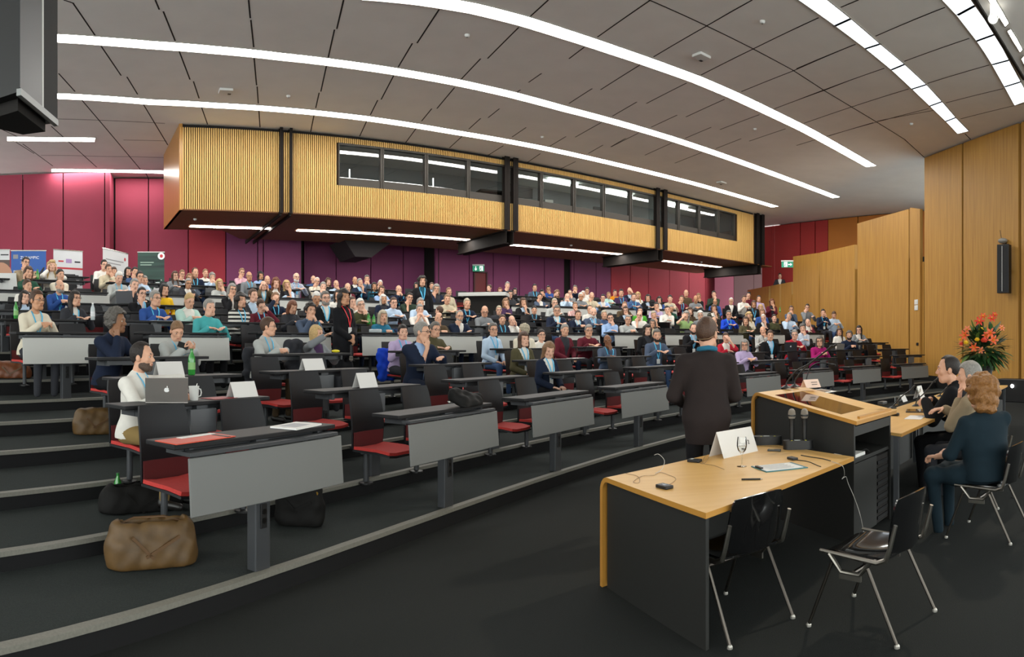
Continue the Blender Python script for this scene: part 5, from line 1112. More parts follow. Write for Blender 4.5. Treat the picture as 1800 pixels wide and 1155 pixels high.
# ------------------------------------------------------------------ the audience
# x, top of head, row, hair, hair colour, garment, colour, pose, marks | clothes
AUD = '''
45 451 V1 s dk jacket tan chinR g |tan jacket over white collar
91 457 V1 w bl shirt white heads f |loose white top
50 468 W2 o br sweater green cheekR f |dark green top
106 472 W2 p dk sweater cream cross f |cream jumper
48 490 U3 p br tshirt white desk f |white T-shirt
105 491 U3 b gy sweater blue fold LB |blue jumper with lanyard
43 510 U2 l dk cardigan black lap f |black jacket with yellow stripe
132 510 U1 l dk jacket dark_grey desk fgL |dark blazer with lanyard
65 509 W1 s br sweater cream fold gLfi |cream knit jumper with lanyard
183 456 V2 s dk sweater white desk g |white jumper by the pale poster
191 464 V1 s br shirt beige chinL |beige shirt
200 469 V2 l br sweater black lap f |black jumper
209 477 W2 s wh sweater light_grey write dL |light grey jumper with lanyard
225 469 V2 o bk sweater navy desk f |dark navy jumper
237 469 V1 s bk shirt denim chinR |denim shirt
246 476 W2 s bk shirt pale_blue desk g |pale shirt before the green poster
236 489 U3 s gy jacket black chinR |black jacket over red collar
254 484 W2 s gy cardigan grey lap f |grey cardigan
249 504 U2 s bk jacket black chinR gL |black jacket with lanyard
289 498 U3 o bk sweater yellow lap |bright yellow jumper
273 510 U1 s gy sweater blue desk gL |deep blue jumper with lanyard
333 514 U1 p bl cardigan mint fold fd |mint jacket with pale scarf
368 525 W1 s gy shirt teal desk m |bright teal shirt
308 476 V1 l br shirt grey desk fg |grey top
320 474 V2 s lb blouse white chinR fg |white blouse
333 480 V1 o lb blouse pale_blue desk fg |pale blue blouse
331 489 W2 s gy jacket dark_grey fold g |dark grey jacket at the white-fronted desk
343 470 V1 r br jacket navy lap L |navy jacket with lanyard
361 472 V2 p lb blouse white lap f |white blouse, turned aside
373 479 V1 c gy shirt pale_blue mouth |pale blue shirt
386 490 W2 o bl sweater light_grey chinL f |light grey top
408 498 U3 o gy jacket black chinR fg |black gilet
423 514 U1 w dk sweater white lap fLz |black and white striped jumper
445 507 U2 s br cardigan dark_grey lap f |dark top with pink scarf
459 525 U1 s br sweater maroon browL gdL |maroon jumper with patterned sleeves
484 513 U2 s lb sweater navy browR L |navy jumper with lanyard
514 528 U1 o au cardigan dark_grey desk fd |charcoal cardigan
546 532 W1 c dk sweater slate mouth L |flecked blue-grey jumper
425 471 V2 s lb shirt pink chinR fg |pink shirt
438 477 V1 b gy sweater grey lap gL |grey jumper with lanyard
458 477 V2 w bk shirt light_blue lap f |light blue shirt
470 484 V1 b gy shirt blue lap |blue shirt
463 493 W2 b dk jacket brown heads gL |brown jacket with lanyard
485 488 W2 w au cardigan black lap f |black cardigan over white
504 492 W2 o bl cardigan pale_blue chinL f |pale blue cardigan
521 479 V1 b wh shirt blue desk gBLc |blue checked shirt
551 484 V2 b gy shirt denim lap |denim shirt
557 487 V1 r wh shirt cream chinR g |cream shirt
568 495 W2 s gy shirt grey mouth |grey shirt
577 488 V2 w br sweater beige lap f |beige top
591 492 V1 b gy shirt pale_blue chinL |pale blue shirt
611 497 W2 b gy cardigan maroon lap |maroon cardigan
624 486 V2 b dk jacket black lap |black suit
633 489 V1 s gy jacket navy chinL L |navy suit with lanyard
645 483 V2 s dg shirt blue-grey mouth |blue-grey shirt
658 496 V1 l dk sweater dark_teal lap fL |dark teal top with lanyard
668 492 V2 s wh shirt pink chinR |pink shirt
671 502 W2 l br shirt light_blue chinR f |light blue shirt
701 501 W2 b gy sweater navy mouth L |dark navy jumper with lanyard
720 514 U3 s dk tshirt dark_green chinR g |dark green T-shirt
692 522 U2 s br shirt pale_blue desk g |pale shirt with spectacles
674 517 U3 o wh cardigan navy lap f |navy cardigan over white collar
673 545 W1 o gb sweater petrol fold f |petrol blue top
634 524 U1 s wh sweater moss chinL g |moss green jumper
620 521 U2 s br shirt white chinL |white collar, half hidden
572 511 U1 s dg jacket black cross gBL |black jacket beside the standing presenter
556 512 U2 s wh sweater dark_grey desk d |dark grey jumper
594 509 U3 l dk blouse white lap f |white blouse, half hidden
732 496 V2 o bk sweater black lap f |black top
759 496 V2 p br cardigan brown lap f |brown cardigan
767 499 W2 o gy cardigan navy chinR fg |navy cardigan
789 505 W2 s lb blouse beige lap f |beige blouse
786 517 U3 s lb shirt beige desk S |light beige shirt
739 523 U2 s gy shirt pale_blue desk |pale shirt
738 534 U1 s gy tshirt white mouth |white T-shirt with watch
772 538 U2 s br sweater beige lap l150 |beige jumper, facing away
771 549 W1 b br sweater brown fold l60 |brown jumper, head turned aside
808 545 W1 r gy jacket navy chinR gB |dark navy track jacket
821 524 U2 s gb sweater navy desk L |navy jumper with lanyard
852 537 U1 b br shirt grey write gd |grey shirt
877 537 U2 s gb jacket dark_grey lap g |dark grey jacket
883 552 W1 p br cardigan navy lap fL |navy cardigan with lanyard
900 554 W1 b gy shirt white cheekL |dark gilet over white sleeves
889 524 U3 o lb sweater purple chinL f |purple jumper
897 510 W2 l dk sweater dark_grey cheekR fg |dark grey top
905 506 V2 l bk cardigan grey lap fg |grey cardigan
892 495 V2 s gy sweater navy chinR |dark navy jumper
879 505 V2 l au blouse beige lap f |beige top
860 500 V2 s br jacket black lap l70 |black suit, turned aside
920 523 U3 o br jacket black chinL f |black blazer
940 499 V2 s bk jacket slate lap L |slate grey suit with lanyard
949 515 W2 p dk cardigan slate chinR f |slate top
953 509 V1 o bk sweater black cheekL f |black top
964 502 V2 s bk sweater blue chinL g |blue jumper
979 509 V1 w lb sweater black cheekR f |black top
939 537 U2 p bk cardigan black desk fL |black jacket over lime top
975 524 U3 s gb sweater light_grey desk g |light grey jumper
979 536 U1 s dg jacket navy desk gL |dark suit with lanyard
997 515 W2 b gy shirt pale_blue mouth |pale shirt with tie
1002 509 V1 r dk shirt grey chinL g |grey shirt
1011 501 V2 s dg sweater navy mouth |dark navy jumper
1021 514 W2 s wh shirt grey desk g |grey shirt
1025 511 V1 s wh shirt white lap |white shirt
1032 505 V2 p bk blouse white lap fg |white top under dark straps
1040 513 W2 b gy shirt beige chinR |beige shirt
1011 531 U3 s lb shirt red chinL c |red checked shirt
1016 545 U1 s br jacket navy fold L |navy jumper with light lanyard
1037 536 U2 r br shirt white lap |white shirt
1043 540 U1 b wh jacket slate desk BL |grey jacket over white shirt
1060 517 W2 s bk jacket light_blue desk g |light blue jacket
1070 513 V1 s lb shirt mint desk |mint shirt
1081 509 V2 s bk sweater orange fold |orange yellow jumper
1092 508 V1 s bk sweater purple lap L |dark purple jumper with lanyard
1062 545 U1 s gb shirt denim lap |denim shirt, before a black coat
1073 550 W1 s dk shirt light_blue chinL g |light blue shirt
993 569 R4 u gy cardigan maroon lap f |dark plum jacket with pearl necklace
1035 570 R4 s gy sweater maroon desk g |maroon jumper and spectacles
921 569 R4 c gb cardigan cream lap l150 |cream knit cardigan, facing away
921 583 R3 o br cardigan olive lap fL |olive velvet jacket with teal lanyard
952 578 R4 p dk blouse white lap fg |white jumper, hair in a bun
867 567 R4 s dg shirt pale_blue lap fgL |pale blue shirt with lanyard
1107 505 V2 b wh jacket navy browL |navy jacket
1114 515 W2 s br shirt denim desk L |blue shirt with lanyard
1121 513 V1 w bl sweater white lap f |white top
1139 517 W2 l bk jacket black desk f |black jacket
1159 521 W2 w dk cardigan blue lap f |blue cardigan
1178 518 W2 p bk tshirt beige desk f |sleeveless patterned top
1098 530 U3 s lb sweater brown desk |brown jumper
1100 538 U2 l br cardigan black chinL fg |black cardigan
1125 539 U2 s bk jacket bright_green lap |bright green jacket
1124 546 U1 b br tshirt white chinR g |white T-shirt
1104 553 W1 s gy sweater light_grey fold g |light grey jumper
1154 531 U3 s dk shirt lavender chinL |lavender shirt
1149 546 U1 s gb cardigan black chinL f |black gilet over pale sleeves
1173 537 U2 s dk shirt white chinL |white shirt
1180 536 U3 s gy shirt green lap |grey-green shirt
1147 561 W1 o dg blouse beige lap fg |beige cardigan
1138 570 R4 w dk jacket black lap f |black jacket over white collar
1155 578 R3 s dg sweater slate desk DL |slate jumper with lanyard
1206 509 V1 b gy sweater brown lap |brown jumper
1198 519 W2 s br sweater maroon chinR L |maroon jumper with lanyard
1223 519 W2 b br sweater grey write d |grey jumper over white collar
1228 515 V1 s lb sweater black chinL f |black top
1255 511 V1 s dk sweater dark_green chinL |dark green jumper
1257 525 W2 b dk shirt blue lap g |blue shirt
1206 546 U1 w gy tshirt light_green browR |light green shirt
1213 540 U2 w br sweater brown lap f |brown top
1231 546 U1 c wh blouse grey lap fg |grey blouse
1255 535 U3 w br cardigan olive chinL fz |patterned jacket
1255 557 W1 b dk jacket black chinL |black suit with white cuff
1219 568 R4 r dk jacket black desk DL |black suit with lanyard
1276 584 R3 s br cardigan red browL f |red jacket
1281 545 U1 s dg sweater bright_blue desk gL |bright blue jumper with lanyard
1285 523 W2 s wh jacket black lap g |black jacket over pale shirt
1308 519 W2 s br shirt white write |white shirt with tablet
1316 513 V1 s bk sweater maroon chinR |maroon jumper
1325 528 U3 l br cardigan black lap fL |black jacket with lanyard
1334 519 W2 s dk shirt lavender lap |pale violet shirt
1357 525 W2 w au cardigan maroon chinL f |maroon cardigan
1337 535 U3 o bl sweater maroon lap f |maroon jumper with white collar
1340 542 U2 l lb sweater blue lap f |blue jumper
1316 548 U1 w bl blouse cream lap f |flowered cream blouse
1311 556 W1 l br sweater olive desk f |olive brown top
1342 552 U1 s wh jacket black chinL g |black jacket
1361 552 U1 p dk sweater moss lap f |dark olive top
1341 573 R4 b gy shirt grey chinL c |grey patterned shirt
1354 580 R3 s br jacket black lap L |black jacket over blue shirt
1397 579 R3 s gy sweater red desk g |red jumper with white collar
1411 569 R4 c dg shirt light_blue chinL c |blue checked shirt
1420 560 W1 b wh cardigan maroon cheekL |dark maroon cardigan
1387 549 U1 s gy shirt pale_blue chinR |pale blue shirt
1391 537 U2 s br sweater slate mouth g |slate jumper
1419 534 U2 s dk shirt grey chinR g |grey striped shirt
1447 543 U1 s dk sweater navy cheekL L |navy jumper with lanyard
1466 547 U1 s br shirt pale_blue write d |pale blue shirt
1441 590 R2 o dg sweater magenta fold fg |magenta jumper
1309 596 R2 o gy shirt lavender write fgl40 |lavender shirt
1476 576 R4 w br cardigan white lap f |white jacket with scarf
1493 581 R3 c dg sweater navy fold D |navy jumper with full beard
1510 572 R4 l dk cardigan grey desk fg |grey cardigan
965 600 R2 l lb cardigan navy lap fdL |navy jacket with orange scarf
708 570 R4 s dk shirt lavender desk SL |lavender blue shirt, smiling
765 565 R4 s dg shirt olive desk gS |olive patterned shirt
1068 588 R3 b gy sweater slate chinL tL |dark slate jumper
'''
TGT = Vector((2.2, 5.8, 0))
PEOPLE = []
def vang(v): return math.atan2(-v.x, v.y)
def wrap(a): return (a + PI) % (2 * PI) - PI
def seat_person(x, y, k, mixC=.55, look=None, jit=True, dr=.62, scale=None, labrow=None, seatz=.53, **kw):
    r = rr(k, dr); ph, d = hit(r, x); p = pol(r, ph)
    nC = (Vector((CX, CY, 0)) - p).normalized(); nT = (TGT - p).normalized()
    fc = vang(nC * mixC + nT * (1 - mixC)); lk = wrap(vang(nT) - fc) if look is None else look
    if jit: fc += R_.uniform(-.1, .1); lk += R_.uniform(-.12, .12)
    lk = max(-1.25, min(1.25, lk)) if look is None else lk
    cell = min(max(d / F * 1.05, .0055), .0125)
    b = person(x=x, face=fc, look=lk, cell=cell, **kw); hc = HEAD[b.name]
    sit = hc.z + .137; zs = tz(k, p) + seatz; sc_ = 1.
    for _ in range(3):
        off = RZ(fc) @ Vector((hc.x, hc.y, 0)) * sc_
        # slide along the arc until the head lies at the bearing
        for _2 in range(8):
            q = p + off; e = wrap(math.atan2(q.x, q.y) - th(x)); g = pol(r, ph + .002) + off; de = wrap(math.atan2(g.x, g.y) - math.atan2(q.x, q.y)) / .002
            ph -= e / de; p = pol(r, ph)
        q = p + off; dq = math.hypot(q.x, q.y); zt = ZAT(y, dq); zs = tz(k, p) + seatz
        sc_ = min(max((zt - zs) / sit, .90), 1.10) if scale is None else scale
    b.scale = (sc_,) * 3; b.location = (p.x, p.y, zt - sit * sc_)
    return b, k, ph, (zt - zs) / sit, zt - sit * sc_ - zs
OCC = []
dbg = []

for ln in AUD.strip().split('\n'):
    a, desc = ln.split('|'); t = a.split(); fl = t[8] if len(t) > 8 else ''
    x, y, k = int(t[0]), int(t[1]), t[2]; pose = t[7]
    look = None
    if 'l' in fl: i = fl.index('l'); look = -math.radians(int(fl[i + 1:])); fl = fl[:i]
    kw = dict(hair=t[3], hc=t[4], top=t[5], tc=t[6].replace('_', ' '), pose=pose, fem='f' in fl, glasses='g' in fl, lanyard=True if 'L' in fl else None, beard=('wh' if 'B' in fl and t[4] == 'wh' else 'gy') if 'B' in fl else ('dk' if 'D' in fl else None),
              pat='check' if 'c' in fl else ('stripe' if 'z' in fl else None), smile='S' in fl, pitch=.38 if 'd' in fl else R_.uniform(-.02, .08), skin='b' if 't' in fl else R_.choice('llppllt'), lean=R_.uniform(.10, .2) + (.12 if pose in ('fold', 'mouth', 'desk', 'write', 'heads') else 0),
              roll=R_.uniform(-.06, .06) + (.12 if pose[-1] == 'L' else -.12 if pose[-1] == 'R' else 0), legs=R_.choice(['dark grey', 'denim', 'black', 'navy']), inner=R_.choice(['white', 'pale blue', 'white', 'dark grey']), wide=R_.uniform(.95, 1.08))
    b, k, ph, rat, dz = seat_person(x, y, k, look=look, **kw)
    PEOPLE.append([k, ph, b, desc.strip(), pose]); OCC.append((k, ph)); dbg.append((x, y, k, round(rat, 2), round(dz, 2)))
print('ROWFIT', [q for q in dbg if not .86 < q[3] < 1.12])
# --- people near enough to be told apart by more than a colour
def near(x, y, k, desc, posetxt, **kw):
    b, k, ph, rat, dz = seat_person(x, y, k, jit=False, **kw); PEOPLE.append([k, ph, b, desc, posetxt]); OCC.append((k, ph)); print('near', x, y, k, round(rat, 2), round(dz, 2)); return b
V = Vector
LAPM = near(250, 600, 'R2', 'white shirt behind the silver laptop', 'in profile', mixC=.35, hair='r', hc='dk', top='shirt', tc='white', beard='st', skin='l', legs='khaki', lean=.12, lanyard=True, shoes=True,
     arms=[(V((-.10, .46, .45)), V((.6, .5, -.3)), V((0, 0, -1)), .35, V((-1, .25, .35))), (V((.16, .44, .44)), V((-.3, .9, 0)), V((0, 0, -1)), .5)])
CURL = near(205, 543, 'R4', 'dark navy jumper, seen in profile', 'cheek on fist', mixC=.1, look=.30, hair='C', hc='dg', top='sweater', tc='navy', skin='d', legs='black', lean=.22, pose='cheekR', shoes=True, twist=-.1)
HOOD = near(311, 563, 'R4', 'pale grey hooded top with lanyard', 'looking at phone', mixC=.6, look=-.35, pitch=.45, hair='p', hc='lb', top='hoodie', tc='light grey', lean=.30, fem=True, lanyard=True, legs='denim',
     arms=[(V((-.05, .47, .47)), V((.75, .35, .45)), V((.3, -.6, .7)), .6), (V((.12, .46, .47)), V((-.7, .4, .45)), V((-.3, -.6, .7)), .6)])
GRSH = near(472, 557, 'R4', 'grey shirt, seen in profile', 'arms on desk', mixC=.0, look=.55, hair='s', hc='br', top='shirt', tc='light grey', glasses=True, lanyard=True, legs='brown', lean=.16, pose='fold', shoes=True, twist=.25)
GEST = near(557, 571, 'R4', 'grey cardigan and purple scarf', 'arm raised pointing', mixC=.1, look=.35, hair='o', hc='bl', top='cardigan', tc='grey', inner='purple', fem=True, legs='dark grey', lean=.05, roll=.15,
     arms=[(V((-.17, .40, .40)), V((.6, .6, -.1)), V((0, 0, -1)), .3), (V((.16, .45, .70)), V((.0, .9, .38)), V((-.2, -.4, -.9)), .12, V((1, -.2, -.5)))])
NAVY = near(742, 565, 'R3', 'navy suit jacket, seen in profile', 'fist at mouth', mixC=-.1, look=.55, hair='s', hc='gy', top='jacket', tc='navy', inner='light blue', glasses=True, legs='navy', lean=.14, pose='chinR', wide=1.08)
# --- standing figures
def stand(x, y, d, lab, gz=None, scale=None, faceto=None, face=None, **kw):
    b = person(x=x, face=0, standing=True, cell=min(max(d / F * 1.05, .0055), .0125), **kw); hc = HEAD[b.name]; top = hc.z + .137
    p = PD(x, d); fc = vang((faceto - p)) if face is None else face
    zt = ZAT(y, d); sc_ = scale or (zt - gz) / top
    off = RZ(fc) @ V((hc.x, hc.y, 0)) * sc_; p = PD(x, d) - off
    b.scale = (sc_,) * 3; b.rotation_euler = (0, 0, fc); b.location = (p.x, p.y, zt - top * sc_ if gz is None else gz); tag(b, lab, 'person'); return b
p5 = pol(rr('A5', .55), hit(rr('A5', .55), 605)[0]); PRES = stand(605, 508, p5.xy.length, 'person standing in black dress with red lanyard, holding a microphone down', gz=tz('A5', p5), faceto=V((4, 7, 0)), look=-.25, hair='w', hc='dk', top='cardigan', tc='black', inner='black', legs='black', lanyard='red', skin='t', fem=True, lean=0., skirt=True,
     arms=[(V((-.04, .20, .98)), V((.6, .3, -.5)), V((0, -1, -.2)), .6), (V((.06, .21, .93)), V((-.5, .25, -.6)), V((0, -1, -.2)), .75)])
pq = pol(rr('U3', 1.05), hit(rr('U3', 1.05), 741)[0]); stand(742, 484, pq.xy.length, 'person standing in black jacket with blue lanyard among the seated upper rows', gz=tz('U3', pq), faceto=TGT, look=0., hair='w', hc='dk', top='jacket', tc='black', inner='dark teal', legs='black', lanyard=True, fem=True, lean=0., pose='down')
pg = WP(1368, XW + .42)[0]; stand(1371, 480, pg.xy.length, 'person in dark suit leaning on the wooden gallery parapet', gz=None, scale=1.12, faceto=V((3, 8, 0)), look=.1, hair='s', hc='dk', top='jacket', tc='dark grey', inner='white', legs='black', lean=.25, arms=['down', (V((.15, .42, 1.12)), V((-.2, 1, 0)), V((0, 0, -1)), .3)])
SPK = stand(1243, 557, 6.05, 'person speaking beside the lectern in dark jacket, seen from behind', gz=0., face=vang(V((.10, 1, 0))), look=-.62, hair='s', hc='br', top='jacket', tc='charcoal', inner='teal', legs='black', lean=.03, wide=1.06, shoes=True,
     arms=[(V((-.15, .25, 1.0)), V((.5, .8, .1)), V((.3, 0, -1)), .5, V((-.7, -.5, -.9))), (V((.13, .26, 1.0)), V((-.5, .8, .1)), V((-.3, 0, -1)), .5, V((.7, -.5, -.9)))])
hcS = HEAD[SPK.name]; RS = Matrix.Rotation(-.62, 3, 'Z'); PS = lambda a, b, c: hcS + RS @ V((a, b, c))
MB().m(M_BEIGE).tube([PS(.084, -.02, .02), PS(.088, -.05, -.02), PS(.06, -.105, -.045), PS(0, -.122, -.05), PS(-.06, -.105, -.045), PS(-.088, -.05, -.02), PS(-.084, -.02, .02)], .0025, 6).tube([PS(.086, -.02, -.01), PS(.09, .03, -.05), PS(.065, .09, -.075)], .0022, 6).obj('headset_microphone', SPK)
MB().m(cloth_m('petrol')).tube([Vector((.068 * math.sin(a), -.02 - .062 * math.cos(a), .84 + .632 - .02 * abs(a) / 2.4)) for a in [-2.4 + 4.8 * i / 16 for i in range(17)]], .021, 8).obj('shirt_collar', SPK, True)
# --- three at the right-hand table
def at_table(P, nm, x, y, lab, **kw):
    b = person(x=x, face=FDIR[nm], cell=.006, **kw); hc = HEAD[b.name]; sit = hc.z + .137
    d = (RZ(FDIR[nm]) @ V((hc.x, hc.y, 0)) + P).xy.length; sc_ = min(max((ZAT(y, d) - .455) / sit, .95), 1.24)
    b.scale = (sc_,) * 3; b.location = (P.x, P.y, .455); tag(b, lab, 'person'); print('table', nm, (ZAT(y, d) - .455) / sit, x, 900 + F * math.atan2(*(RZ(FDIR[nm]) @ V((hc.x, hc.y, 0)) * sc_ + P).xy)); return b
at_table(RL, 'RL', 1740, 664, 'person in dark teal dress with wavy red hair, nearest of the table guests', look=.3, hair='m', hc='ginger', top='sweater', tc='night teal', legs='night teal', fem=True, lean=.05, skirt=True, wide=1.5, short=True, twist=-.5, arms=[(V((-.06, .44, .19)), V((.4, .9, -.1)), V((0, 0, -1)), .5), (V((.10, .42, .19)), V((-.4, .9, -.1)), V((0, 0, -1)), .5)])
at_table(RG, 'RG', 1742, 634, 'person in beige jacket with grey hair, between two other table guests', look=.35, hair='s', hc='gy', top='sweater', tc='tan', legs='dark grey', lean=.12, pose='chinL', glasses=False)
at_table(RM, 'RM', 1690, 624, 'person in black jacket with hands joined over a note pad', look=.4, hair='r', hc='dk', top='jacket', tc='black', inner='black', legs='black', lean=.30, pose='fold', wide=1.08)
# --- seats: one under every listener, empty ones where nobody sits
for k in ROWN:
    row = sorted([q for q in PEOPLE if q[0] == k], key=lambda q: q[1])
    for i, q in enumerate(row):
        pt = POSE_TXT.get(q[4].rstrip('LR'), q[4]); tag(q[2], 'person in %s, %s, %s from left, %s' % (q[3], pt, ordw(i + 1), ROWLAB[k]), 'person', 'audience in the ' + ROWLAB[k])
    if k not in ROWLAB: continue
    r = rr(k, .62); al = [(ph, True) for kk, ph in OCC if kk == k]; al += [(ph, False) for kk, ph in SEATS if kk == k and all(abs(ph - p2) * r > .47 for p2, o2 in al if o2)]
    al.sort(); lim = 1e9
    for i, (ph, occ) in enumerate(al):
        p = pol(r, ph + (.12 / r if occ and k[0] == 'R' else 0))
        if p.x > XW - .6: continue
        p.z = tz(k, p) + .53 - .01
        px_ = 900 + F * math.atan2(p.x, p.y)
        if not occ and ((k in ('R2', 'R3', 'R4') and px_ < 250) or (k[0] != 'R' and px_ < 20)): continue
        place(CHP, p, PI - ph, ('black seat with red cushion, occupied, ' if occ else 'empty black seat with red cushion, ') + '%s from left in the %s' % (ordw(i + 1), ROWLAB[k]), 'seats of the ' + ROWLAB[k])
# ------------------------------------------------------------------ things lying about among the rows
def dk(px, k, dr=.14, dz=.001):
    ph, d = hit(rr(k, dr), px); p = pol(rr(k, dr), ph); p.z = tz(k, p) + DH + dz; return p, ph
def fl(px, d, k): p = PD(px, d); p.z = tz(k, p) + .004; return p
def bottle(p, label, mt, h=.24, r=.034, capm=None, lab=None):
    o = thing('bottle', label, 'bottle', p); s = h / .24
    MB().m(mt).lathe([(r * .9, 0), (r, .01 * s), (r, .13 * s), (r * .9, .165 * s), (r * .42, .205 * s), (r * .4, .222 * s)], seg=16).obj('body', o, True, 60)
    MB().m(capm or mt).lathe([(r * .45, .222 * s), (r * .45, .24 * s)], seg=12).obj('cap', o)
    MB().m(lab or mat('bottle_label', '7fb06a', .5)).lathe([(r * 1.01, .05 * s), (r * 1.01, .115 * s)], seg=16).obj('bottle_label', o, True)
GB = mat('bottle_green', '2f8a35', .15, spec=.8); GCAP = mat('bottle_cap_green', '1f6b2a', .4); CLB = mat('bottle_clear', 'b9c2c4', .15, spec=.8)
bottle(dk(337, 'R3')[0], 'green bottle standing on the third-row desk behind the laptop', GB, .26, .036, GCAP)
bottle(dk(28, 'U1')[0], 'green bottle on the desk at the left end of the sixth row', GB, .26, .036, GCAP)
bottle(dk(66, 'V1')[0], 'green bottle beside the person in the tan jacket', GB, .24, .034, GCAP)
bottle(dk(648, 'U1')[0], 'green bottle beside the person in the moss green jumper', GB, .22, .034, GCAP); bottle(dk(657, 'U1')[0], 'second green bottle right of the first near the moss green jumper', GB, .20, .034, GCAP)
bottle(dk(163, 'U1')[0], 'clear water bottle with pale label at the sixth-row desk end', CLB, .27, .036, mat('cap_pale', 'dcdcd8', .5), mat('label_white', 'd8dadc', .5))
bottle(dk(743, 'W1')[0], 'white water bottle before the person in a white T-shirt', mat('bottle_white', 'd6dade', .3), .26, .034, None, mat('label_white', 'd8dadc', .5))
bottle(fl(207, 5.75, 'R2'), 'green bottle standing on the step beside the open black bag', GB, .24, .034, GCAP)
bottle(dk(1371, 'W2')[0], 'green bottle on the desk by the oak gallery wall', GB, .24, .034, GCAP)
for px, k, w_, h_, lb in [(426, 'R2', .27, .13, 'folded white name card on the laptop desk'), (549, 'R3', .31, .13, 'folded white name card on the third-row desk under the pointing arm'), (642, 'R2', .27, .15, 'folded white name card on the second second-row desk'), (297, 'R3', .30, .14, 'folded white name card partly behind the person with the laptop')]:
    p, ph = dk(px, k, .10); place_card(p, (math.cos(PI - ph), math.sin(PI - ph)), w_, h_, lb, .055)
# silver laptop with its lid towards the stage
def laptop(p, rz, label, lid, base, logo=None, w=.325, d=.195, tilt=14):
    o = thing('laptop', label, 'laptop', p, rz); MB().m(base).box((0, -.02, .008), (w, d, .014), bev=.004).obj('base', o)
    MB().m(M_BLACK).box((0, -.0, .0155), (w * .86, d * .45, .001)).obj('keyboard', o)
    Rl = RX(math.radians(-tilt)); c = Vector((0, d / 2 - .02, .012)); m = MB().m(lid).box(c + Rl @ Vector((0, 0, d / 2)), (w, .008, d), Rl, bev=.003); l_ = m.obj('lid', o)
    MB().m(mat('screen_dark', '2a2320', .08, spec=.8)).box(c + Rl @ Vector((0, -.0046, d / 2)), (w * .92, .0008, d * .88), Rl).obj('screen', l_)
    if logo:
        P = []
        for i in range(40):
            a = 2 * PI * i / 40; r = .0185 * (1 + .05 * math.cos(2 * a)) * (1 - .16 * math.exp(-((a - PI / 2) / .28) ** 2) - .10 * math.exp(-((a - 3 * PI / 2) / .25) ** 2)); x, z = r * math.cos(a), r * 1.05 * math.sin(a)
            q = math.hypot(x - .0215, z - .003)
            if q < .0095: x = .0215 - (.0215 - x) / max(q, 1e-4) * .0095 if x < .0215 else x - .008; 
            P.append((x, z))
        mm = MB().m(logo); T = lambda x, z: c + Rl @ Vector((-x, .0045, d / 2 + z)); mm.extrude([T(x, z) for x, z in P], Rl @ Vector((0, .0008, 0)))
        mm.extrude([T(.001 + .004 * math.cos(a) + .003, .0245 + .0075 * math.sin(a)) for a in [2 * PI * i / 10 for i in range(10)]], Rl @ Vector((0, .0008, 0))); mm.obj('logo', l_)
    return o
ALS = mat('laptop_silver', '9a948f', .35, metal=.7); LOGO = mat('logo_pale', 'e8e8e6', .3)
p, ph = dk(293, 'R2', .06); p.z += .001; laptop(p, vang(-p), 'silver laptop open on the desk, lid towards the stage', ALS, ALS, LOGO)
p, ph = dk(1390, 'R3', .10); laptop(p, vang(-p), 'black laptop before the person in the red jumper', mat('laptop_black', '26262a', .4), M_BLACK, LOGO, .34, .24)
p, ph = dk(1475, 'R3', .10); laptop(p, vang(-p) + .4, 'grey tablet propped up beside the full-bearded person', mat('tablet_case_grey', '77736c', .5), M_BLACK, None, .24, .19, 25)
p, ph = dk(222, 'U3', .12); laptop(p, vang(-p) - .3, 'dark grey laptop open on the eighth-row desk', mat('laptop_grey', '55565a', .4), M_BLACK, None, .33, .24)
p, ph = dk(1167, 'U1', .12); laptop(p, vang(-p), 'black laptop before the person in the white shirt', M_BLACK, M_BLACK, None, .36, .2, 35)
o = thing('mug', 'white mug standing right of the silver laptop', 'mug', dk(341, 'R2', .10)[0]); MB().m(M_WHITE).lathe([(.032, 0), (.036, .02), (.043, .115), (.040, .115), (.034, .02), (.0001, .012)], seg=20).obj('body', o, True, 50); MB().m(M_WHITE).tube([(.036, 0, .03), (.06, 0, .04), (.066, 0, .065), (.06, 0, .09), (.040, 0, .095)], .005, 6).obj('handle', o, True); MB().m(M_CHROME).tube([(.0, .0, .02), (.02, .02, .135)], .003, 5).obj('spoon', o)
def sheet(px, k, w_, d_, label, mt=None, rz=0., dr=.12, h=.003, name='paper_sheet', cat='paper', dz=0.):
    p, ph = dk(px, k, dr, .002 + dz); o = thing(name, label, cat, p, PI - ph + rz); MB().m(mt or M_PAPER).box((0, 0, h / 2), (w_, d_, h)).obj('sheet', o); return o
o = sheet(345, 'R1', .50, .20, 'orange-red folder lying on the front-row desk', mat('folder_red', 'd0503a', .5), .06, .10, .006, 'folder', 'folder'); MB().m(mat('folder_band', '2a2a2a', .5)).box((-.19, 0, .0075), (.03, .2, .002)).obj('elastic_band', o)
sheet(345, 'R1', .30, .05, 'white strip of paper on the orange-red folder', None, .1, .17, .003, dz=.007)
o = sheet(521, 'R1', .34, .22, 'open stack of white papers on the front-row desk', None, .2, .11, .012, 'paper_stack', 'papers'); MB().m(mat('print_pale', 'b4b4b8', .7)).box((.02, .0, .0124), (.2, .14, .0006)).obj('print', o)
sheet(385, 'R2', .26, .18, 'red brochure between mug and name card', mat('brochure_red', '9a2f35', .5), .1)
sheet(283, 'U1', .42, .22, 'white papers under the deep blue sleeves', None, .1); sheet(820, 'W1', .2, .1, 'grey phone lying on the desk before the track jacket', mat('phone_grey', '6a6c70', .3), 0, .12, .01, 'phone', 'phone')
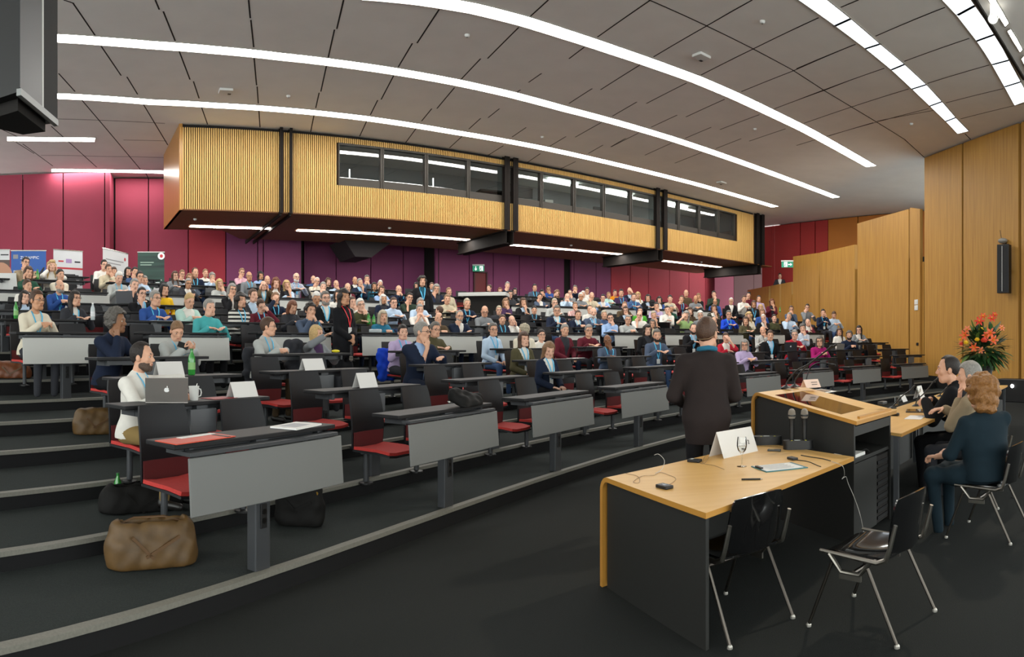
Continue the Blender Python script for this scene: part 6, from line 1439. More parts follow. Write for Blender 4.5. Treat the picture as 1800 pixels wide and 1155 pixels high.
sheet(1045, 'R4', .3, .2, 'white sheet before the person in the maroon jumper', None, .2); sheet(1012, 'R3', .3, .2, 'white sheet on the third-row desk beside the plum jacket', None, .1); sheet(1318, 'W1', .45, .22, 'open white notebook before the person in the olive brown top', None, .1); sheet(1150, 'W1', .3, .2, 'white leaflet on the fifth-row desk', None, .3)
o = thing('glass_case', 'clear plastic case on the desk by the petrol blue top', 'case', dk(660, 'W1')[0]); MB().m(CLB).box((0, 0, .03), (.22, .12, .06), bev=.01).obj('body', o)
ph_ = LAPM  # phone in the hands of the hooded listener
p, q = dk(322, 'R4', .17); o = thing('phone', 'black phone held in two hands above the fourth-row desk', 'phone', p + Vector((0, 0, .12)), vang(-p)); MB().m(M_BLACK).box((0, 0, 0), (.13, .012, .075), RY(-.35) @ RX(.5), bev=.004).obj('body', o)
o = thing('headband', 'yellow round object lying beside the pointing arm', 'ball', dk(590, 'R4', .1)[0]); MB().m(mat('yellow_soft', 'd8c81e', .7)).ell((0, 0, .02), (.06, .045, .022)).obj('body', o, True); o.name = 'sponge'
hm_ = PD(617, p5.xy.length - .22); hand_mic(Vector((hm_.x, hm_.y, ZAT(606, hm_.xy.length))), 'handheld microphone pointing down from the standing presenter', Matrix.Rotation(PI, 3, 'X') @ Matrix.Rotation(.0, 3, 'Z'))
# bags
def blob(name, prims, mt, parent, res=.014, noise=.004, cut=None):
    lo = np.min([np.minimum(np.array(a) - np.array(r), np.array(b) - np.array(r)) for a, b, r in prims], 0) - .05; hi = np.max([np.maximum(np.array(a) + np.array(r), np.array(b) + np.array(r)) for a, b, r in prims], 0) + .05
    f = Field(axis(lo[0], hi[0], res), axis(lo[1], hi[1], res), axis(lo[2], hi[2], res))
    for a, b, r in prims:
        if np.ndim(r): f.ell(a, r, k=.03)
        else: f.cap(a, b, r, k=.04)
    X, Y, Z = np.meshgrid(*f.a, indexing='ij'); Fv = f.Fv + noise * (np.sin(X * 37 + Y * 21) * np.sin(Z * 33 + X * 12))
    Fv = np.maximum(Fv, .0 - Z)
    if cut: Fv = np.maximum(Fv, cut(X, Y, Z))
    f.Fv = Fv.astype(np.float32); V_, Q = f.nets(); return link(name, raw_mesh(name, V_, Q, [mt]), parent)
def satchel(p, rz, w_, h_, d_, mt, mt2, label, open_=True):
    o = thing('bag', label, 'bag', p, rz); n = 5
    pr = [((-w_ / 2 + .06, 0, h_ * .18), (w_ / 2 - .06, 0, h_ * .18), d_ * .5), ((-w_ / 2 + .05, 0, h_ * .5), (w_ / 2 - .05, 0, h_ * .5), d_ * .46), ((-w_ / 2 + .05, 0, h_ * .82), (w_ / 2 - .05, 0, h_ * .82), d_ * .34)]
    blob('body', pr, mt, o, .016, .006, (lambda X, Y, Z: -(np.abs(Y) - d_ * .16 - np.maximum(h_ * .8 - Z, 0) * -2) * 0 + np.where(open_, -np.maximum(np.maximum(np.abs(Y) - d_ * .20, np.abs(X) - w_ * .42), h_ * .72 - Z), -9.)))
    MB().m(mt2).tube([(-w_ * .42, -d_ * .2, h_ * .9), (-w_ * .2, -d_ * .3, h_ * 1.0), (w_ * .2, -d_ * .3, h_ * 1.0), (w_ * .42, -d_ * .2, h_ * .9)], .012, 8).obj('strap', o, True)
    MB().m(mt2).box((-w_ * .1, d_ * .49, h_ * .5), (w_ * .5, .012, .02), RY(.5)).box((w_ * .16, d_ * .49, h_ * .5), (w_ * .4, .012, .02), RY(-.8)).obj('seam_strap', o)
    MB().m(mat('brass', 'b08a3a', .3, metal=1.)).lathe([(.014, 0), (.014, .006)], (-w_ * .44, d_ * .25, h_ * .8), 10, RX(-PI / 2)).obj('buckle', o)
    return o
TAN = mat('leather_tan', '58401f', .55, var=.2, vscale=12, bump=.2); TAN2 = mat('leather_tan_dark', '5c4022', .5); LBK = mat('leather_black', '131211', .75, spec=.2); BRN = mat('leather_brown', '6b3a1c', .45, var=.15)
p = fl(266, 4.50, 'R1'); satchel(p, vang(-p) + .25, .52, .30, .24, TAN, TAN2, 'large tan leather satchel standing open on the lowest step')
p = fl(248, 5.45, 'R2'); satchel(p, vang(-p) + .3, .56, .17, .26, LBK, LBK, 'black open bag slumped on the step behind the tan satchel')
p = fl(168, 7.75, 'R4'); satchel(p, vang(-p) + .2, .42, .27, .24, TAN, TAN2, 'tan shoulder bag on the steps left of the white-shirted person', False)
p = fl(20, 10.3, 'U1'); satchel(p, vang(-p), .48, .22, .26, BRN, TAN2, 'reddish brown leather bag on the aisle step at the far left', False)
p = fl(527, 5.50, 'R1'); satchel(p, vang(-p) - .2, .34, .34, .2, LBK, LBK, 'black backpack under the first front-row desk', False)
p, q = dk(822, 'R1', .06); o = thing('bag', 'limp black bag lying over the second front-row desk', 'bag', p, PI - q); blob('body', [((-.22, -.02, .05), (.20, -.02, .10), .05), ((-.10, -.02, .05), (.22, -.02, .14), .045), ((-.05, .10, .03), (.2, .11, .0), .04), ((-.05, .05, .05), (.2, .05, .06), .05)], LBK, o, .016, .01); MB().m(M_CHROME).lathe([(.018, 0), (.018, .01)], (.30, 0, .05), 10).obj('buckle', o)
# coats hung over seat backs
def coat(px, k, dr, z0, h_, w_, mt, label):
    ph, d = hit(rr(k, dr), px); p = pol(rr(k, dr), ph); p.z = tz(k, p) + z0; o = thing('coat', label, 'coat', p, PI - ph)
    blob('body', [((-w_ * (.34 + .06 * math.sin(i * 1.7)), .05 * (1 - i / 7), .06 + h_ * .86 * i / 7), (w_ * (.34 + .05 * math.cos(i * 2.1)), .05 * (1 - i / 7), .06 + h_ * .86 * i / 7), .05) for i in range(8)], mt, o, .018, .012)
coat(447, 'R4', .86, .35, .62, .42, cloth_m('dark grey'), 'dark coat hung on the seat behind the grey-shirted person'); coat(676, 'R4', .84, .40, .5, .34, cloth_m('bright blue'), 'bright blue jacket hung on the seat of the smiling person'); coat(280, 'W1', .72, .30, .55, .5, cloth_m('black'), 'black coats heaped on the seat behind the hooded person'); coat(516, 'R4', .72, .45, .62, .34, cloth_m('dark grey'), 'grey jacket hung on the seat beside the pointing arm'); coat(1060, 'W1', .75, .5, .6, .4, cloth_m('black'), 'black coat over the seat behind the slate jumper')
# white control desk among the upper rows
ph, d = hit(rr('W2', .2), 851); p = pol(rr('W2', .2), ph); p.z = tz('W2', p); rzc2 = vang(-p) - .18; o = thing('control_desk', 'white control desk with black control panels among the upper rows', 'control desk', p, rzc2); zt3 = ZAT(515, d) - p.z
MB().m(M_PANW).box((0, 0, zt3 - .06), (1.45, .75, .11), bev=.01).obj('top_slab', o); MB().m(M_DARK).box((0, -.05, zt3 / 2 - .06), (1.2, .5, zt3 - .12)).obj('body', o); MB().m(M_DARK).box((0, -.02, zt3 + .005), (1.3, .6, .02)).obj('work_surface', o)
for i, y in enumerate((.12, -.18)): MB().m(M_BLACK).box((.727, y, zt3 - .05), (.01, .14, .07)).obj('control_panel', o)
# red door and the escape signs
a, b = tF(832, DB - .02), tF(856, DB - .02); zd = ZAT(477.5, DB / math.cos(th(844) - NTH)); m = MB().m(mat('door_red', '6a1119', .5)); wallq(m, DB - .03, a + .06, DB - .03, b - .06, 2.3, zd - .06, .02); dr_ = tag(m.obj('door_1'), None, None, kind=S_)
m = MB().m(mat('door_frame_dark', '3a0d12', .5)); wallq(m, DB - .08, a, DB - .08, a + .06, 2.3, zd, .08); wallq(m, DB - .08, b - .06, DB - .08, b, 2.3, zd, .08); wallq(m, DB - .08, a, DB - .08, b, zd - .06, zd, .08); m.obj('door_frame', dr_); MB().m(M_CHROME).box(FP(DB - .07, b - .16, 3.3), (.03, .05, .12)).obj('door_handle', dr_)
EG = mat('sign_green', '0f7a5c', .4, emit=hx('0f7a5c'), es=.5); EW = mat('sign_white_lit', 'f0f4f2', .4, emit=(.9, .95, .92), es=.6)
def exit_sign(p, rz, label, s=1., right=False):
    o = thing('exit_sign', label, 'sign', p, rz); MB().m(M_WHITE).box((0, 0, .13 * s), (.46 * s, .07 * s, .05 * s)).obj('housing', o); MB().m(EG).box((0, 0, 0), (.44 * s, .02, .22 * s)).obj('panel', o)
    m = MB().m(EW); y = -.012 - .003; q = lambda l: [Vector((x * s, y, z * s)) for x, z in l]
    ax_ = -.10 if not right else .10
    if right: m.extrude(q([(ax_ - .07, -.015), (ax_ + .01, -.015), (ax_ + .01, -.05), (ax_ + .08, 0), (ax_ + .01, .05), (ax_ + .01, .015), (ax_ - .07, .015)]), (0, -.002, 0))
    else: m.extrude(q([(ax_ - .015, .08), (ax_ - .015, -.01), (ax_ - .05, -.01), (ax_, -.085), (ax_ + .05, -.01), (ax_ + .015, -.01), (ax_ + .015, .08)]), (0, -.002, 0))
    m.obj('arrow', o); bx = -ax_; m = MB().m(EW).box((bx + .02 * s, y, 0), (.13 * s, .003, .18 * s)); m.obj('door_symbol', o)
    m = MB().m(EG).box((bx, y - .003, .0), (.03 * s, .003, .07 * s), RY(.25)).box((bx - .03 * s, y - .003, -.05 * s), (.02 * s, .003, .07 * s), RY(.6)).box((bx + .02 * s, y - .003, -.055 * s), (.02 * s, .003, .07 * s), RY(-.5)).ell((bx + .015 * s, y - .003, .055 * s), (.015 * s, .003, .015 * s), 8, 5); m.obj('running_figure', o)
    return o
t_ = tF(841, DB - .25); p = FP(DB - .25, t_, ZAT(472, FP(DB - .25, t_).xy.length)); exit_sign(p, vang(p), 'green escape sign with down arrow above the dark red door', 1.15)
p = PD(1384, 30.0, ZAT(465, 30.0)); exit_sign(p, vang(p), 'green escape sign with right arrow beside the oak gallery wall', 1.2, True)
# fittings on the right-hand walls
(pw, dw) = WP(1611); 
for i, (y, lb) in enumerate([(531, 'upper white switch plate on the narrow oak panel'), (541, 'lower white switch plate on the narrow oak panel')]): o = thing('switch_plate', lb, 'switch', (XW - .012, pw.y, ZAT(y, dw)), 0); MB().m(M_WHITE).box((0, 0, 0), (.02, .2, .17), bev=.004).obj('plate', o); MB().m(M_WHITE).box((-.014, 0, 0), (.008, .10, .09), bev=.002).obj('rocker', o)
pw, dw = WP(1613); o = thing('wall_socket', 'black wall socket low on the narrow oak panel', 'socket', (XW - .012, pw.y, ZAT(605, dw))); MB().m(M_BLACK).box((0, 0, 0), (.02, .12, .10), bev=.003).obj('plate', o)
pw, dw = WP(1776); z0_, z1_ = ZAT(515, dw - .3), ZAT(429, dw - .3); rs = math.atan2(-pw.x, pw.y) * 0 + math.radians(28); o = thing('wall_loudspeaker', 'slim black loudspeaker mounted on the oak wall', 'loudspeaker', (XW - .24, pw.y, (z0_ + z1_) / 2), rs)
MB().m(M_BLACK).box((0, 0, 0), (.24, .36, z1_ - z0_), bev=.012).obj('cabinet', o); MB().m(mat('speaker_grille', '1c1c1d', .7, bump=.6, vscale=300)).box((-.125, 0, 0), (.012, .32, z1_ - z0_ - .06)).obj('grille', o); MB().m(M_WHITE).box((-.133, .02, 0), (.004, .012, z1_ - z0_ - .1)).obj('trim_strip', o); MB().m(M_BLACK).box((.16, 0, 0), (.16, .06, .12)).obj('wall_bracket', o)
pq_ = WP(1768)[0]; o = thing('wall_camera', 'small grey camera with aerial above the wall loudspeaker', 'camera', (XW - .12, pq_.y, ZAT(424, WP(1768)[1]))); MB().m(mat('camera_grey', '8b8880', .4)).ell((0, 0, 0), (.13, .16, .08)).obj('housing', o, True); MB().m(M_BLACK).tube([(0, .05, .05), (0, .12, .32)], .008, 6).obj('aerial', o); MB().m(M_BLACK).box((.06, 0, -.06), (.12, .08, .05)).obj('mount', o)
pq_ = WP(1783, XW - .3)[0]; o = thing('floor_lamp_box', 'black floor box with a small white light by the oak wall', 'lamp', (pq_.x, pq_.y, 0), .3); MB().m(M_BLACK).box((0, 0, .32), (.4, .9, .64), bev=.02).obj('body', o); MB().m(mat('lamp_spot', 'ffffff', .3, emit=(1, 1, 1), es=12.)).ell((-.21, -.05, .45), (.03, .05, .05)).obj('lamp', o, True)
# hanging loudspeaker at the upper left
pts = [(-70, 5.7), (33, 5.25), (99, 6.0), (45, 6.12)]; PL = [PD(a, d) for a, d in pts]; c = sum(PL, Vector()) / 4; c.z = 3.6; o = thing('hanging_loudspeaker', 'large black loudspeaker hanging from the ceiling at the upper left', 'loudspeaker', c); Lc = [tuple((q - c).xy) for q in PL]
zt_ = 2.7; MB().m(mat('speaker_body', '0d0d0e', .5)).prism(Lc, .03, zt_).obj('cabinet', o)
a, b = Vector((*Lc[1], 0)), Vector((*Lc[2], 0)); u = (b - a).normalized(); nrm = Vector((u.y, -u.x, 0))
def strip_(s0, s1, z0, z1, mt, nm, off=.012, t=.012):
    q0, q1 = a + (b - a) * s0 + nrm * off, a + (b - a) * s1 + nrm * off; MB().m(mt).prism([tuple(q0.xy), tuple(q1.xy), tuple((q1 - nrm * t).xy), tuple((q0 - nrm * t).xy)], z0, z1).obj(nm, o)
strip_(.60, 1.0, .06, zt_ - .05, mat('speaker_grille', '1c1c1d', .7, bump=.6, vscale=300), 'grille'); strip_(.56, .60, .03, zt_, M_WHITE, 'trim_strip'); strip_(0, .55, .06, zt_ - .05, mat('speaker_plate', '1d1e20', .4), 'side_plate'); strip_(0, 1., .0, .055, mat('speaker_rim', '8f918f', .4), 'bottom_rim', .02, .04)
MB().m(M_DARK).prism([tuple((Vector((*q, 0)) * .72).xy) for q in Lc], -.07, .03).obj('lower_horn', o)
for s in (-.25, .25): MB().m(M_STEEL).tube([(s, 0, zt_ - .02), (s, 0, ZC - 3.6)], .02, 8).obj('hanging_rod', o)
# ceiling fittings
def det(px, py, z, label, rect=False):
    p = U(px, py, z); o = thing('ceiling_detector', label, 'ceiling fitting', p - Vector((0, 0, .001)), -NTH)
    if rect: MB().m(M_WHITE).box((0, 0, -.03), (.34, .26, .06), bev=.01).obj('housing', o); MB().m(M_BLACK).box((.1, .1, -.05), (.08, .06, .04)).obj('lens', o)
    else: MB().m(M_WHITE).lathe([(.055, 0), (.055, -.025), (.035, -.05), (.0001, -.055)][::-1], seg=16).obj('housing', o, True); MB().m(M_BLACK).ell((0, 0, -.055), (.012, .012, .006), 8, 5).obj('lens', o)
det(397, 158, ZC, 'rectangular white ceiling box above the two thin steel hangers', True); det(1233, 97, ZC, 'rectangular white ceiling box above the longest light strip', True); det(1268, 320, ZC, 'rectangular ceiling box near the booth windows', True)
det(507, 168, ZC, 'round detector between the two left light strips'); det(821, 61, ZC, 'small detector left of the longest light strip'); det(1340, 37, ZC, 'round detector beside the bluish light panel'); det(953, 240, ZC, 'round detector above the booth middle'); det(1602, 217, ZC, 'round detector near the oak wall top'); det(1327, 226, ZC, 'small detector between the two right ends of the light strips')
for px, py, lb in [(343, 384.5, 'plain slatted end'), (685, 400, 'first windows'), (1004, 430.5, 'middle windows'), (1233, 460, 'last windows')]: det(px, py, ZS - .035, 'small detector under the booth near its ' + lb)
# spotlight track in the corner of the ceiling
tp0, tp1 = U(1712, -6, ZC), U(1800, 137, ZC); tr = thing('spotlight_track', 'grey spotlight track along the dimmed ceiling panel', 'track', (tp0 + tp1) / 2); u = (tp1 - tp0); MB().m(M_STEEL).box((0, 0, -.03), (.06, u.length, .05), RZ(math.atan2(-u.x, u.y))).obj('rail', tr)
sp = U(1746, 32, ZC - .25); so = thing('ceiling_spotlight', 'round white spotlight clamped to the ceiling track', 'spotlight', sp); aim = (Vector((2.4, 5.2, .9)) - sp).normalized(); q = aim.to_track_quat('Z', 'Y').to_matrix()
MB().m(M_WHITE).lathe([(.05, -.14), (.09, -.10), (.10, .04), (.085, .04), (.07, .0)], (0, 0, 0), 18, q).obj('housing', so, True); MB().m(mat('spot_lens', 'ffffff', .3, emit=(1., .93, .8), es=9.)).lathe([(.0001, .035), (.08, .03)], (0, 0, 0), 18, q).obj('lens', so); MB().m(M_WHITE).box((-.05, -.02, .11), (.05, .06, .22)).obj('clamp', so)
sl_ = bpy.data.lights.new('spot_beam', 'SPOT'); sl_.energy = 900; sl_.color = (1., .88, .7); sl_.spot_size = math.radians(34); sl_.spot_blend = .8; sl_.shadow_soft_size = .12; lo = bpy.data.objects.new('spot_beam', sl_); COL.objects.link(lo); lo.location = sp + aim * .08; lo.rotation_euler = (-aim).to_track_quat('Z', 'Y').to_euler()
# what stands in the booth
def booth_item(px, zb, nm, lb, cat, parts, D=DF + .5):
    o = thing(nm, lb, cat, FP(D, tF(px, D), zb), rz)
    for pn_, c_, d_, m_ in parts: MB().m(m_).box(c_, d_, bev=min(d_) * .1).obj(pn_, o)
zs_ = zs0 - .06
booth_item(868, zs_, 'projector', 'black projector with blue lens behind the booth glass', 'projector', [('body', (0, 0, .22), (.9, .5, .34), M_BLACK), ('lens', (.1, -.27, .2), (.14, .06, .12), mat('lens_blue', '2a5a9a', .1, emit=(.2, .5, 1.), es=2.)), ('hood', (0, .1, .46), (1.3, .6, .06), M_DARK)])
booth_item(925, zs_, 'wheeled_rack', 'white metal trolley with a screen behind the booth glass', 'trolley', [('shelf', (0, 0, .28), (.9, .4, .03), M_WHITE), ('shelf', (0, 0, .06), (.9, .4, .03), M_WHITE), ('leg', (-.44, 0, .18), (.03, .03, .36), M_WHITE), ('leg', (.44, 0, .18), (.03, .03, .36), M_WHITE), ('screen', (.1, .1, .62), (.6, .04, .36), M_BLACK)])
booth_item(980, zs_, 'cabinet', 'white cabinet behind the booth glass', 'cabinet', [('body', (0, 0, .2), (1.3, .5, .36), M_WHITE), ('box', (.45, 0, .5), (.35, .4, .24), M_WHITE)], DF + .9)
booth_item(1035, zs_, 'office_chair', 'dark round-backed chair behind the booth glass', 'chair', [('backrest', (-.35, 0, .35), (.28, .08, .6), M_BLACK), ('seat', (-.3, .25, .02), (.45, .45, .1), M_BLACK)], DF + .9)
booth_item(1040, zs_, 'white_desk', 'low white desk behind the booth glass', 'desk', [('top', (.3, 0, .10), (1.4, .6, .22), M_WHITE)], DF + 1.2)
# roll-up posters along the back wall
def poster(px0, px1, ytop, d0, d1, label, draw, base):
    a, b = PD(px0, d0), PD(px1, d1); c = (a + b) / 2; zt_ = (ZAT(ytop, d0) + ZAT(ytop, d1)) / 2; zb_ = tz('V3', c); c.z = zb_; v = b - a; W_ = v.length; o = thing('roll_up_poster', label, 'poster', c, math.atan2(v.y, v.x)); h_ = zt_ - zb_
    MB().m(base).box((0, 0, h_ / 2), (W_, .012, h_)).obj('banner', o); MB().m(M_CHROME).box((0, 0, h_ + .012), (W_ + .02, .03, .025)).obj('top_rail', o); MB().m(M_CHROME).box((0, 0, .05), (W_ + .04, .2, .09), bev=.02).obj('foot_case', o)
    draw(o, W_, h_)
def flat(o, nm, mt, x0, x1, z0, z1, k=1): MB().m(mt).box(((x0 + x1) / 2, -.0065 - .001 * k, (z0 + z1) / 2), (abs(x1 - x0), .002, abs(z1 - z0))).obj(nm, o)
def lines(o, mt, x0, x1, z, n, dz, hh=.012):
    m = MB().m(mt)
    for i in range(n): m.box(((x0 + x1) / 2 - (x1 - x0) * .08 * (i % 3), -.0085, z - dz * i), ((x1 - x0) * (1 - .16 * (i % 3)), .002, hh))
    m.obj('printed_lines', o)
GREYP = mat('print_grey2', '8c8c90', .7); REDP = mat('print_red', 'b8323a', .6); BLUP = mat('print_blue', '2f6fb8', .6); DKP = mat('print_dark', '2b2d33', .6); WHP = mat('print_white', 'e6e8ea', .6); SKP = mat('print_skin', 'b98a70', .6)
def d1_(o, W_, h_): flat(o, 'photo_field', mat('print_photo', '5b4d48', .6), -W_ * .5, W_ * .5, h_ * .45, h_ * .85); MB().m(SKP).ell((W_ * .1, -.008, h_ * .6), (.3, .003, .36), 16, 10).obj('printed_portrait', o); lines(o, DKP, W_ * .1, W_ * .45, h_ * .93, 1, .05, .03)
def d2_(o, W_, h_):
    m = MB(); text_mesh(m, 'ZURAMPIC', .10, (-W_ * .24, -.008, h_ - .20), (1, 0, 0), (0, 0, 1), WHP, .001); m.obj('lettering', o); m = MB(); text_mesh(m, 'Das', .12, (-W_ * .44, -.008, h_ - .58), (1, 0, 0), (0, 0, 1), WHP, .001); m.obj('lettering', o)
    lines(o, mat('print_pale_blue', '8fb2dc', .6), -W_ * .24, W_ * .0, h_ - .28, 2, .04, .014); flat(o, 'logo', GREYP, -W_ * .44, -W_ * .30, h_ - .20, h_ - .09)
    m = MB().m(DKP).tube([(W_ * .05, -.008, h_ - .80), (W_ * .2, -.008, h_ - .72), (W_ * .34, -.008, h_ - .58), (W_ * .44, -.008, h_ - .42)], [.06, .075, .04, .02], 6).m(SKP).ell((W_ * .19, -.009, h_ - .58), (.06, .004, .07), 10, 6); m.obj('printed_figure', o)
def d3_(o, W_, h_):
    flat(o, 'red_band', REDP, -W_ * .38, W_ * .5, h_ - .50, h_ - .45); flat(o, 'logo', mat('print_mauve', 'a58ab8', .6), -W_ * .08, W_ * .12, h_ - .33, h_ - .22); flat(o, 'logo', REDP, -W_ * .34, -W_ * .16, h_ - .31, h_ - .27); flat(o, 'logo', DKP, W_ * .22, W_ * .42, h_ - .31, h_ - .27); lines(o, DKP, -W_ * .36, W_ * .36, h_ - .66, 2, .08, .03)
    for i, (x, s) in enumerate([(-.30, .7), (-.18, .75), (-.06, .8), (.08, .9)]): MB().m(DKP).ell((W_ * x, -.008, h_ - 1.0), (.05 * s, .003, .08 * s), 8, 6).m(SKP).ell((W_ * x + .01, -.010, h_ - 1.02), (.03 * s, .003, .05 * s), 8, 6).obj('printed_rider', o)
    MB().m(BLUP).ell((W_ * .22, -.008, h_ - 1.28), (.16, .003, .2), 10, 8).m(SKP).ell((W_ * .24, -.010, h_ - 1.0), (.055, .003, .075), 8, 6).m(DKP).ell((W_ * .24, -.009, h_ - .95), (.065, .003, .06), 8, 6).tube([(W_ * .1, -.009, h_ - 1.5), (W_ * .2, -.009, h_ - 1.7)], [.07, .05], 6).obj('printed_rider', o)
def d4_(o, W_, h_): MB().m(REDP).lathe([(.05, 0), (.05, .002)], (W_ * .36, -.008, h_ - .17), 14, RX(PI / 2)).obj('logo', o); lines(o, GREYP, -W_ * .4, W_ * .3, h_ - .26, 2, .09, .025); MB().m(DKP).box((0, -.008, h_ - .52), (.05, .002, .07)).obj('symbol', o); lines(o, GREYP, W_ * .18, W_ * .4, h_ - .58, 3, .12, .02)
def d5_(o, W_, h_):
    MB().m(WHP).lathe([(.10, 0), (.10, .002)], (W_ * .38, -.008, h_ - .10), 16, RX(PI / 2)).obj('logo_field', o); MB().m(REDP).ell((W_ * .385, -.011, h_ - .10), (.045, .003, .05), 8, 6).obj('logo', o); lines(o, mat('print_pale_green', '9fb5a5', .6), -W_ * .4, W_ * .1, h_ - .28, 2, .07, .022); lines(o, WHP, -W_ * .1, W_ * .4, h_ - .78, 2, .07, .022)
    MB().m(mat('print_disc', 'd0cfcf', .6)).ell((W_ * .28, -.009, h_ - 1.12), (.16, .004, .22), 18, 10).obj('printed_disc', o)
aur = mat('poster_aurora', '0b161c', .5, kind='wood', col2='33584a', pscale=.5)
poster(-22, 17, 440, 17.2, 17.2, 'white and brown portrait poster at the left frame edge', d1_, mat('poster_white', 'cfd0d2', .5)); poster(19.5, 81, 441.5, 17.2, 17.2, 'blue roll-up poster with white lettering and a flying figure', d2_, mat('poster_blue', '2c5aa6', .5)); poster(94, 145, 441, 17.8, 18.2, 'white roll-up poster with red band and cyclists', d3_, mat('poster_white', 'cfd0d2', .5)); poster(181, 225, 442, 17.6, 18.8, 'slanted white roll-up poster with small red mark', d4_, mat('poster_white', 'cfd0d2', .5)); poster(242, 289, 444, 18.9, 18.9, 'dark green roll-up poster with pale disc', d5_, aur)
p = PD(4, 14.9); p.z = tz('V1', p); o = thing('draped_table', 'table under a white cloth at the left frame edge', 'table', p, vang(-p)); hT = ZAT(482, 14.9) - p.z; W2_ = .8
P = []
for j in range(8):
    z = hT * (1 - j / 7 * .5); ring = []
    for i in range(33):
        a_ = 2 * PI * i / 32; r_ = (.34 + .03 * j / 7 * (1 + math.sin(a_ * 7))) ; q_ = max(abs(math.cos(a_)), abs(math.sin(a_))); ring.append(Vector((r_ * math.cos(a_) / q_ * .9, r_ * math.sin(a_) / q_ * .7, z)))
    P.append(ring)
MB().m(mat('cloth_table', 'd8d8d6', .8)).grid(P).add([v for v in P[0][:-1]], [tuple(range(32))]).obj('tablecloth', o, True, 60)
for sx in (-1, 1):
    for sy in (-1, 1): MB().m(M_DFR).box((sx * .26, sy * .2, hT / 2 - .01), (.04, .04, hT - .02)).obj('leg', o)
# flowers on their stand
fp = PD(1729, 8.9); fo = thing('flower_arrangement', 'large orange and yellow lily arrangement in a dark vase', 'flowers', fp); zc_ = ZAT(607, 8.9); rF = random.Random(3)
MB().m(mat('vase_dark', '24201d', .4)).lathe([(.13, .9), (.10, 1.0), (.095, 1.15), (.13, zc_ - .28), (.12, zc_ - .28), (.10, 1.2)], seg=20).obj('vase', fo, True); MB().m(M_ANTH).box((0, 0, .45), (.36, .36, .9), bev=.01).obj('pedestal', fo)
def leaf(m, base, dirv, ln, wd_, droop):
    d_ = dirv.normalized(); up = Vector((0, 0, 1)); sd_ = d_.cross(up); sd_ = sd_.normalized() if sd_.length > .05 else Vector((1, 0, 0)); P_ = []
    for i in range(5):
        t = i / 4; c_ = base + d_ * ln * t - up * droop * t * t; w2 = wd_ * math.sin(PI * (.08 + .88 * t)); P_.append([c_ - sd_ * w2 + up * .15 * w2, c_, c_ + sd_ * w2 + up * .15 * w2])
    m.grid(P_)
LG = [mat('leaf_dark', '1d3a1c', .45), mat('leaf_mid', '31562a', .45), mat('leaf_yellow', '5f7a35', .45)]
for li in range(3):
    m = MB().m(LG[li])
    for i in range((260, 170, 60)[li]):
        a_ = rF.uniform(0, 2 * PI); e_ = rF.uniform(-.8, 1.3); dv = Vector((math.cos(a_) * math.cos(e_), math.sin(a_) * math.cos(e_), math.sin(e_))); st = rF.uniform(.06, .27)
        leaf(m, Vector((0, 0, zc_ - .06)) + dv * st, dv + Vector((rF.uniform(-.4, .4), rF.uniform(-.4, .4), rF.uniform(-.3, .3))), rF.uniform(.12, .22), rF.uniform(.016, .034), rF.uniform(0, .06))
    m.obj('foliage', fo, True)
cf = Vector((-fp.x, -fp.y, 0)).normalized(); rf = Vector((cf.y, -cf.x, 0)) * -1; rf = Vector((fp.y, -fp.x, 0)).normalized(); pxm = 8.9 / F
ORG = mat('lily_orange', 'd8592a', .5, var=.15); REDO = mat('flower_red_orange', 'cf3a24', .5); YEL2 = mat('rose_yellow', 'e0b41e', .5, var=.1); SAL = mat('lily_salmon', 'e07a55', .5)
def fpos(x, y, out): return rf * ((x - 1729) * pxm) + Vector((0, 0, zc_ + (607 - y) * pxm)) + cf * out
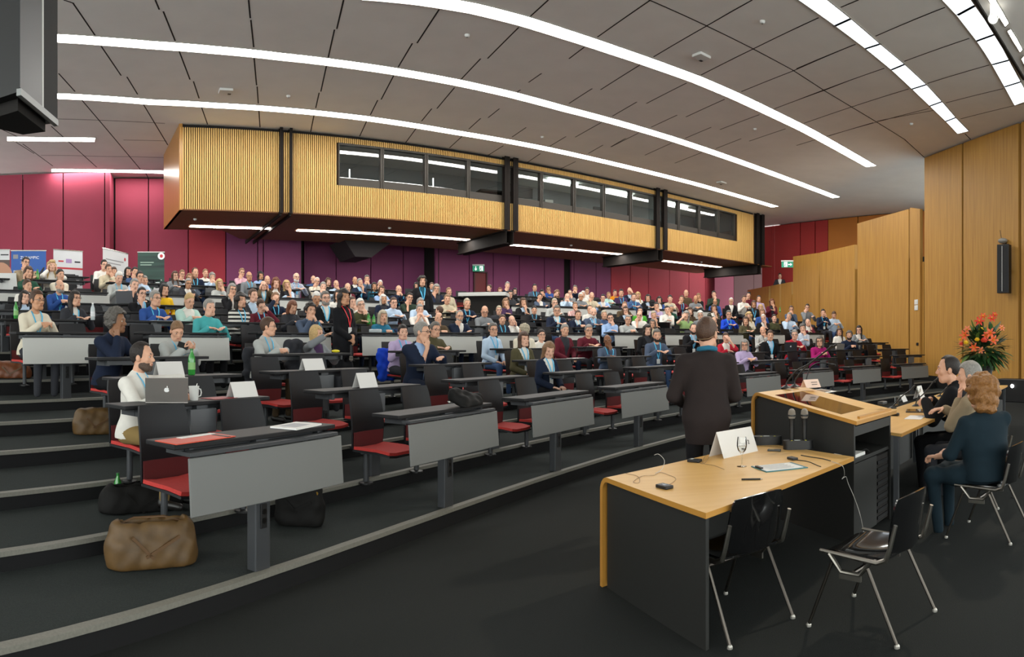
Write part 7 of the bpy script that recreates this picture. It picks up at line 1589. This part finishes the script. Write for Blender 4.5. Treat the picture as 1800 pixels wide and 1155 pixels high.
def lily(p, mt, s, nrm):
    m = MB().m(mt); q_ = nrm.normalized().to_track_quat('Z', 'Y').to_matrix()
    for i in range(6):
        a_ = 2 * PI * i / 6; P_ = []
        for j in range(5):
            t = j / 4; r_ = s * t; z = s * .35 * math.sin(PI * t * .8); w2 = s * .2 * math.sin(PI * (.1 + .85 * t)); c_ = Vector((r_ * math.cos(a_), r_ * math.sin(a_), z)); sd_ = Vector((-math.sin(a_), math.cos(a_), 0)) * w2; P_.append([p + q_ @ (c_ - sd_), p + q_ @ (c_ + Vector((0, 0, -.1 * w2))), p + q_ @ (c_ + sd_)])
        m.grid(P_, .002)
    m.m(YEL2)
    for i in range(5): a_ = 2 * PI * i / 5; m.tube([p, p + q_ @ Vector((.012 * math.cos(a_), .012 * math.sin(a_), s * .5))], .0025, 5)
    return m
for x, y, mt, s, out in [(1722, 566, REDO, .075, .15), (1728, 557, ORG, .06, .05), (1743, 561, REDO, .065, .12), (1748, 554, REDO, .05, .02), (1697, 590, ORG, .08, .2), (1701, 580, SAL, .06, .12), (1740, 586, ORG, .075, .26), (1745, 598, ORG, .075, .27), (1691, 604, SAL, .05, .12), (1713, 610, ORG, .07, .27), (1724, 615, SAL, .055, .25), (1760, 577, SAL, .05, .1), (1733, 590, ORG, .06, .25)]:
    lily(fpos(x, y, out), mt, s, cf + rf * ((x - 1729) / 60) + Vector((0, 0, (600 - y) / 70))).obj('lily', fo, True)
def rose(p, mt, s):
    m = MB().m(mt)
    for k_ in range(3): m.lathe([(s * .3 * (k_ + 1) * .6, -s * .5), (s * (.45 + .2 * k_), -s * .1), (s * (.5 + .22 * k_), s * (.55 - .25 * k_)), (s * (.4 + .2 * k_), s * (.6 - .25 * k_))], p, 14)
    m.ell(p, (s * .5, s * .5, s * .5), 10, 6); return m
for x, y, mt, s, out in [(1725, 579, YEL2, .04, .2), (1699, 602, YEL2, .042, .25), (1718, 597, YEL2, .042, .28), (1689, 597, YEL2, .03, .1), (1730, 598, REDO, .055, .3), (1691, 604, REDO, .035, .2)]: rose(fpos(x, y, out), mt, s).obj('rose', fo, True)
# ------------------------------------------------------------------ light and exposure
w = bpy.data.worlds.new('ambient_fill'); SC.world = w; w.use_nodes = True  # added even fill coming in at the open sides to brighten the ceiling
w.node_tree.nodes['Background'].inputs[0].default_value = (.95, 1., .98, 1); w.node_tree.nodes['Background'].inputs[1].default_value = 3.0
SC.view_settings.view_transform = 'Standard'; SC.view_settings.look = 'None'; SC.view_settings.gamma = 1; SC.view_settings.exposure = .5
SC.cycles.diffuse_bounces = 5; SC.cycles.max_bounces = 10; SC.cycles.transparent_max_bounces = 12
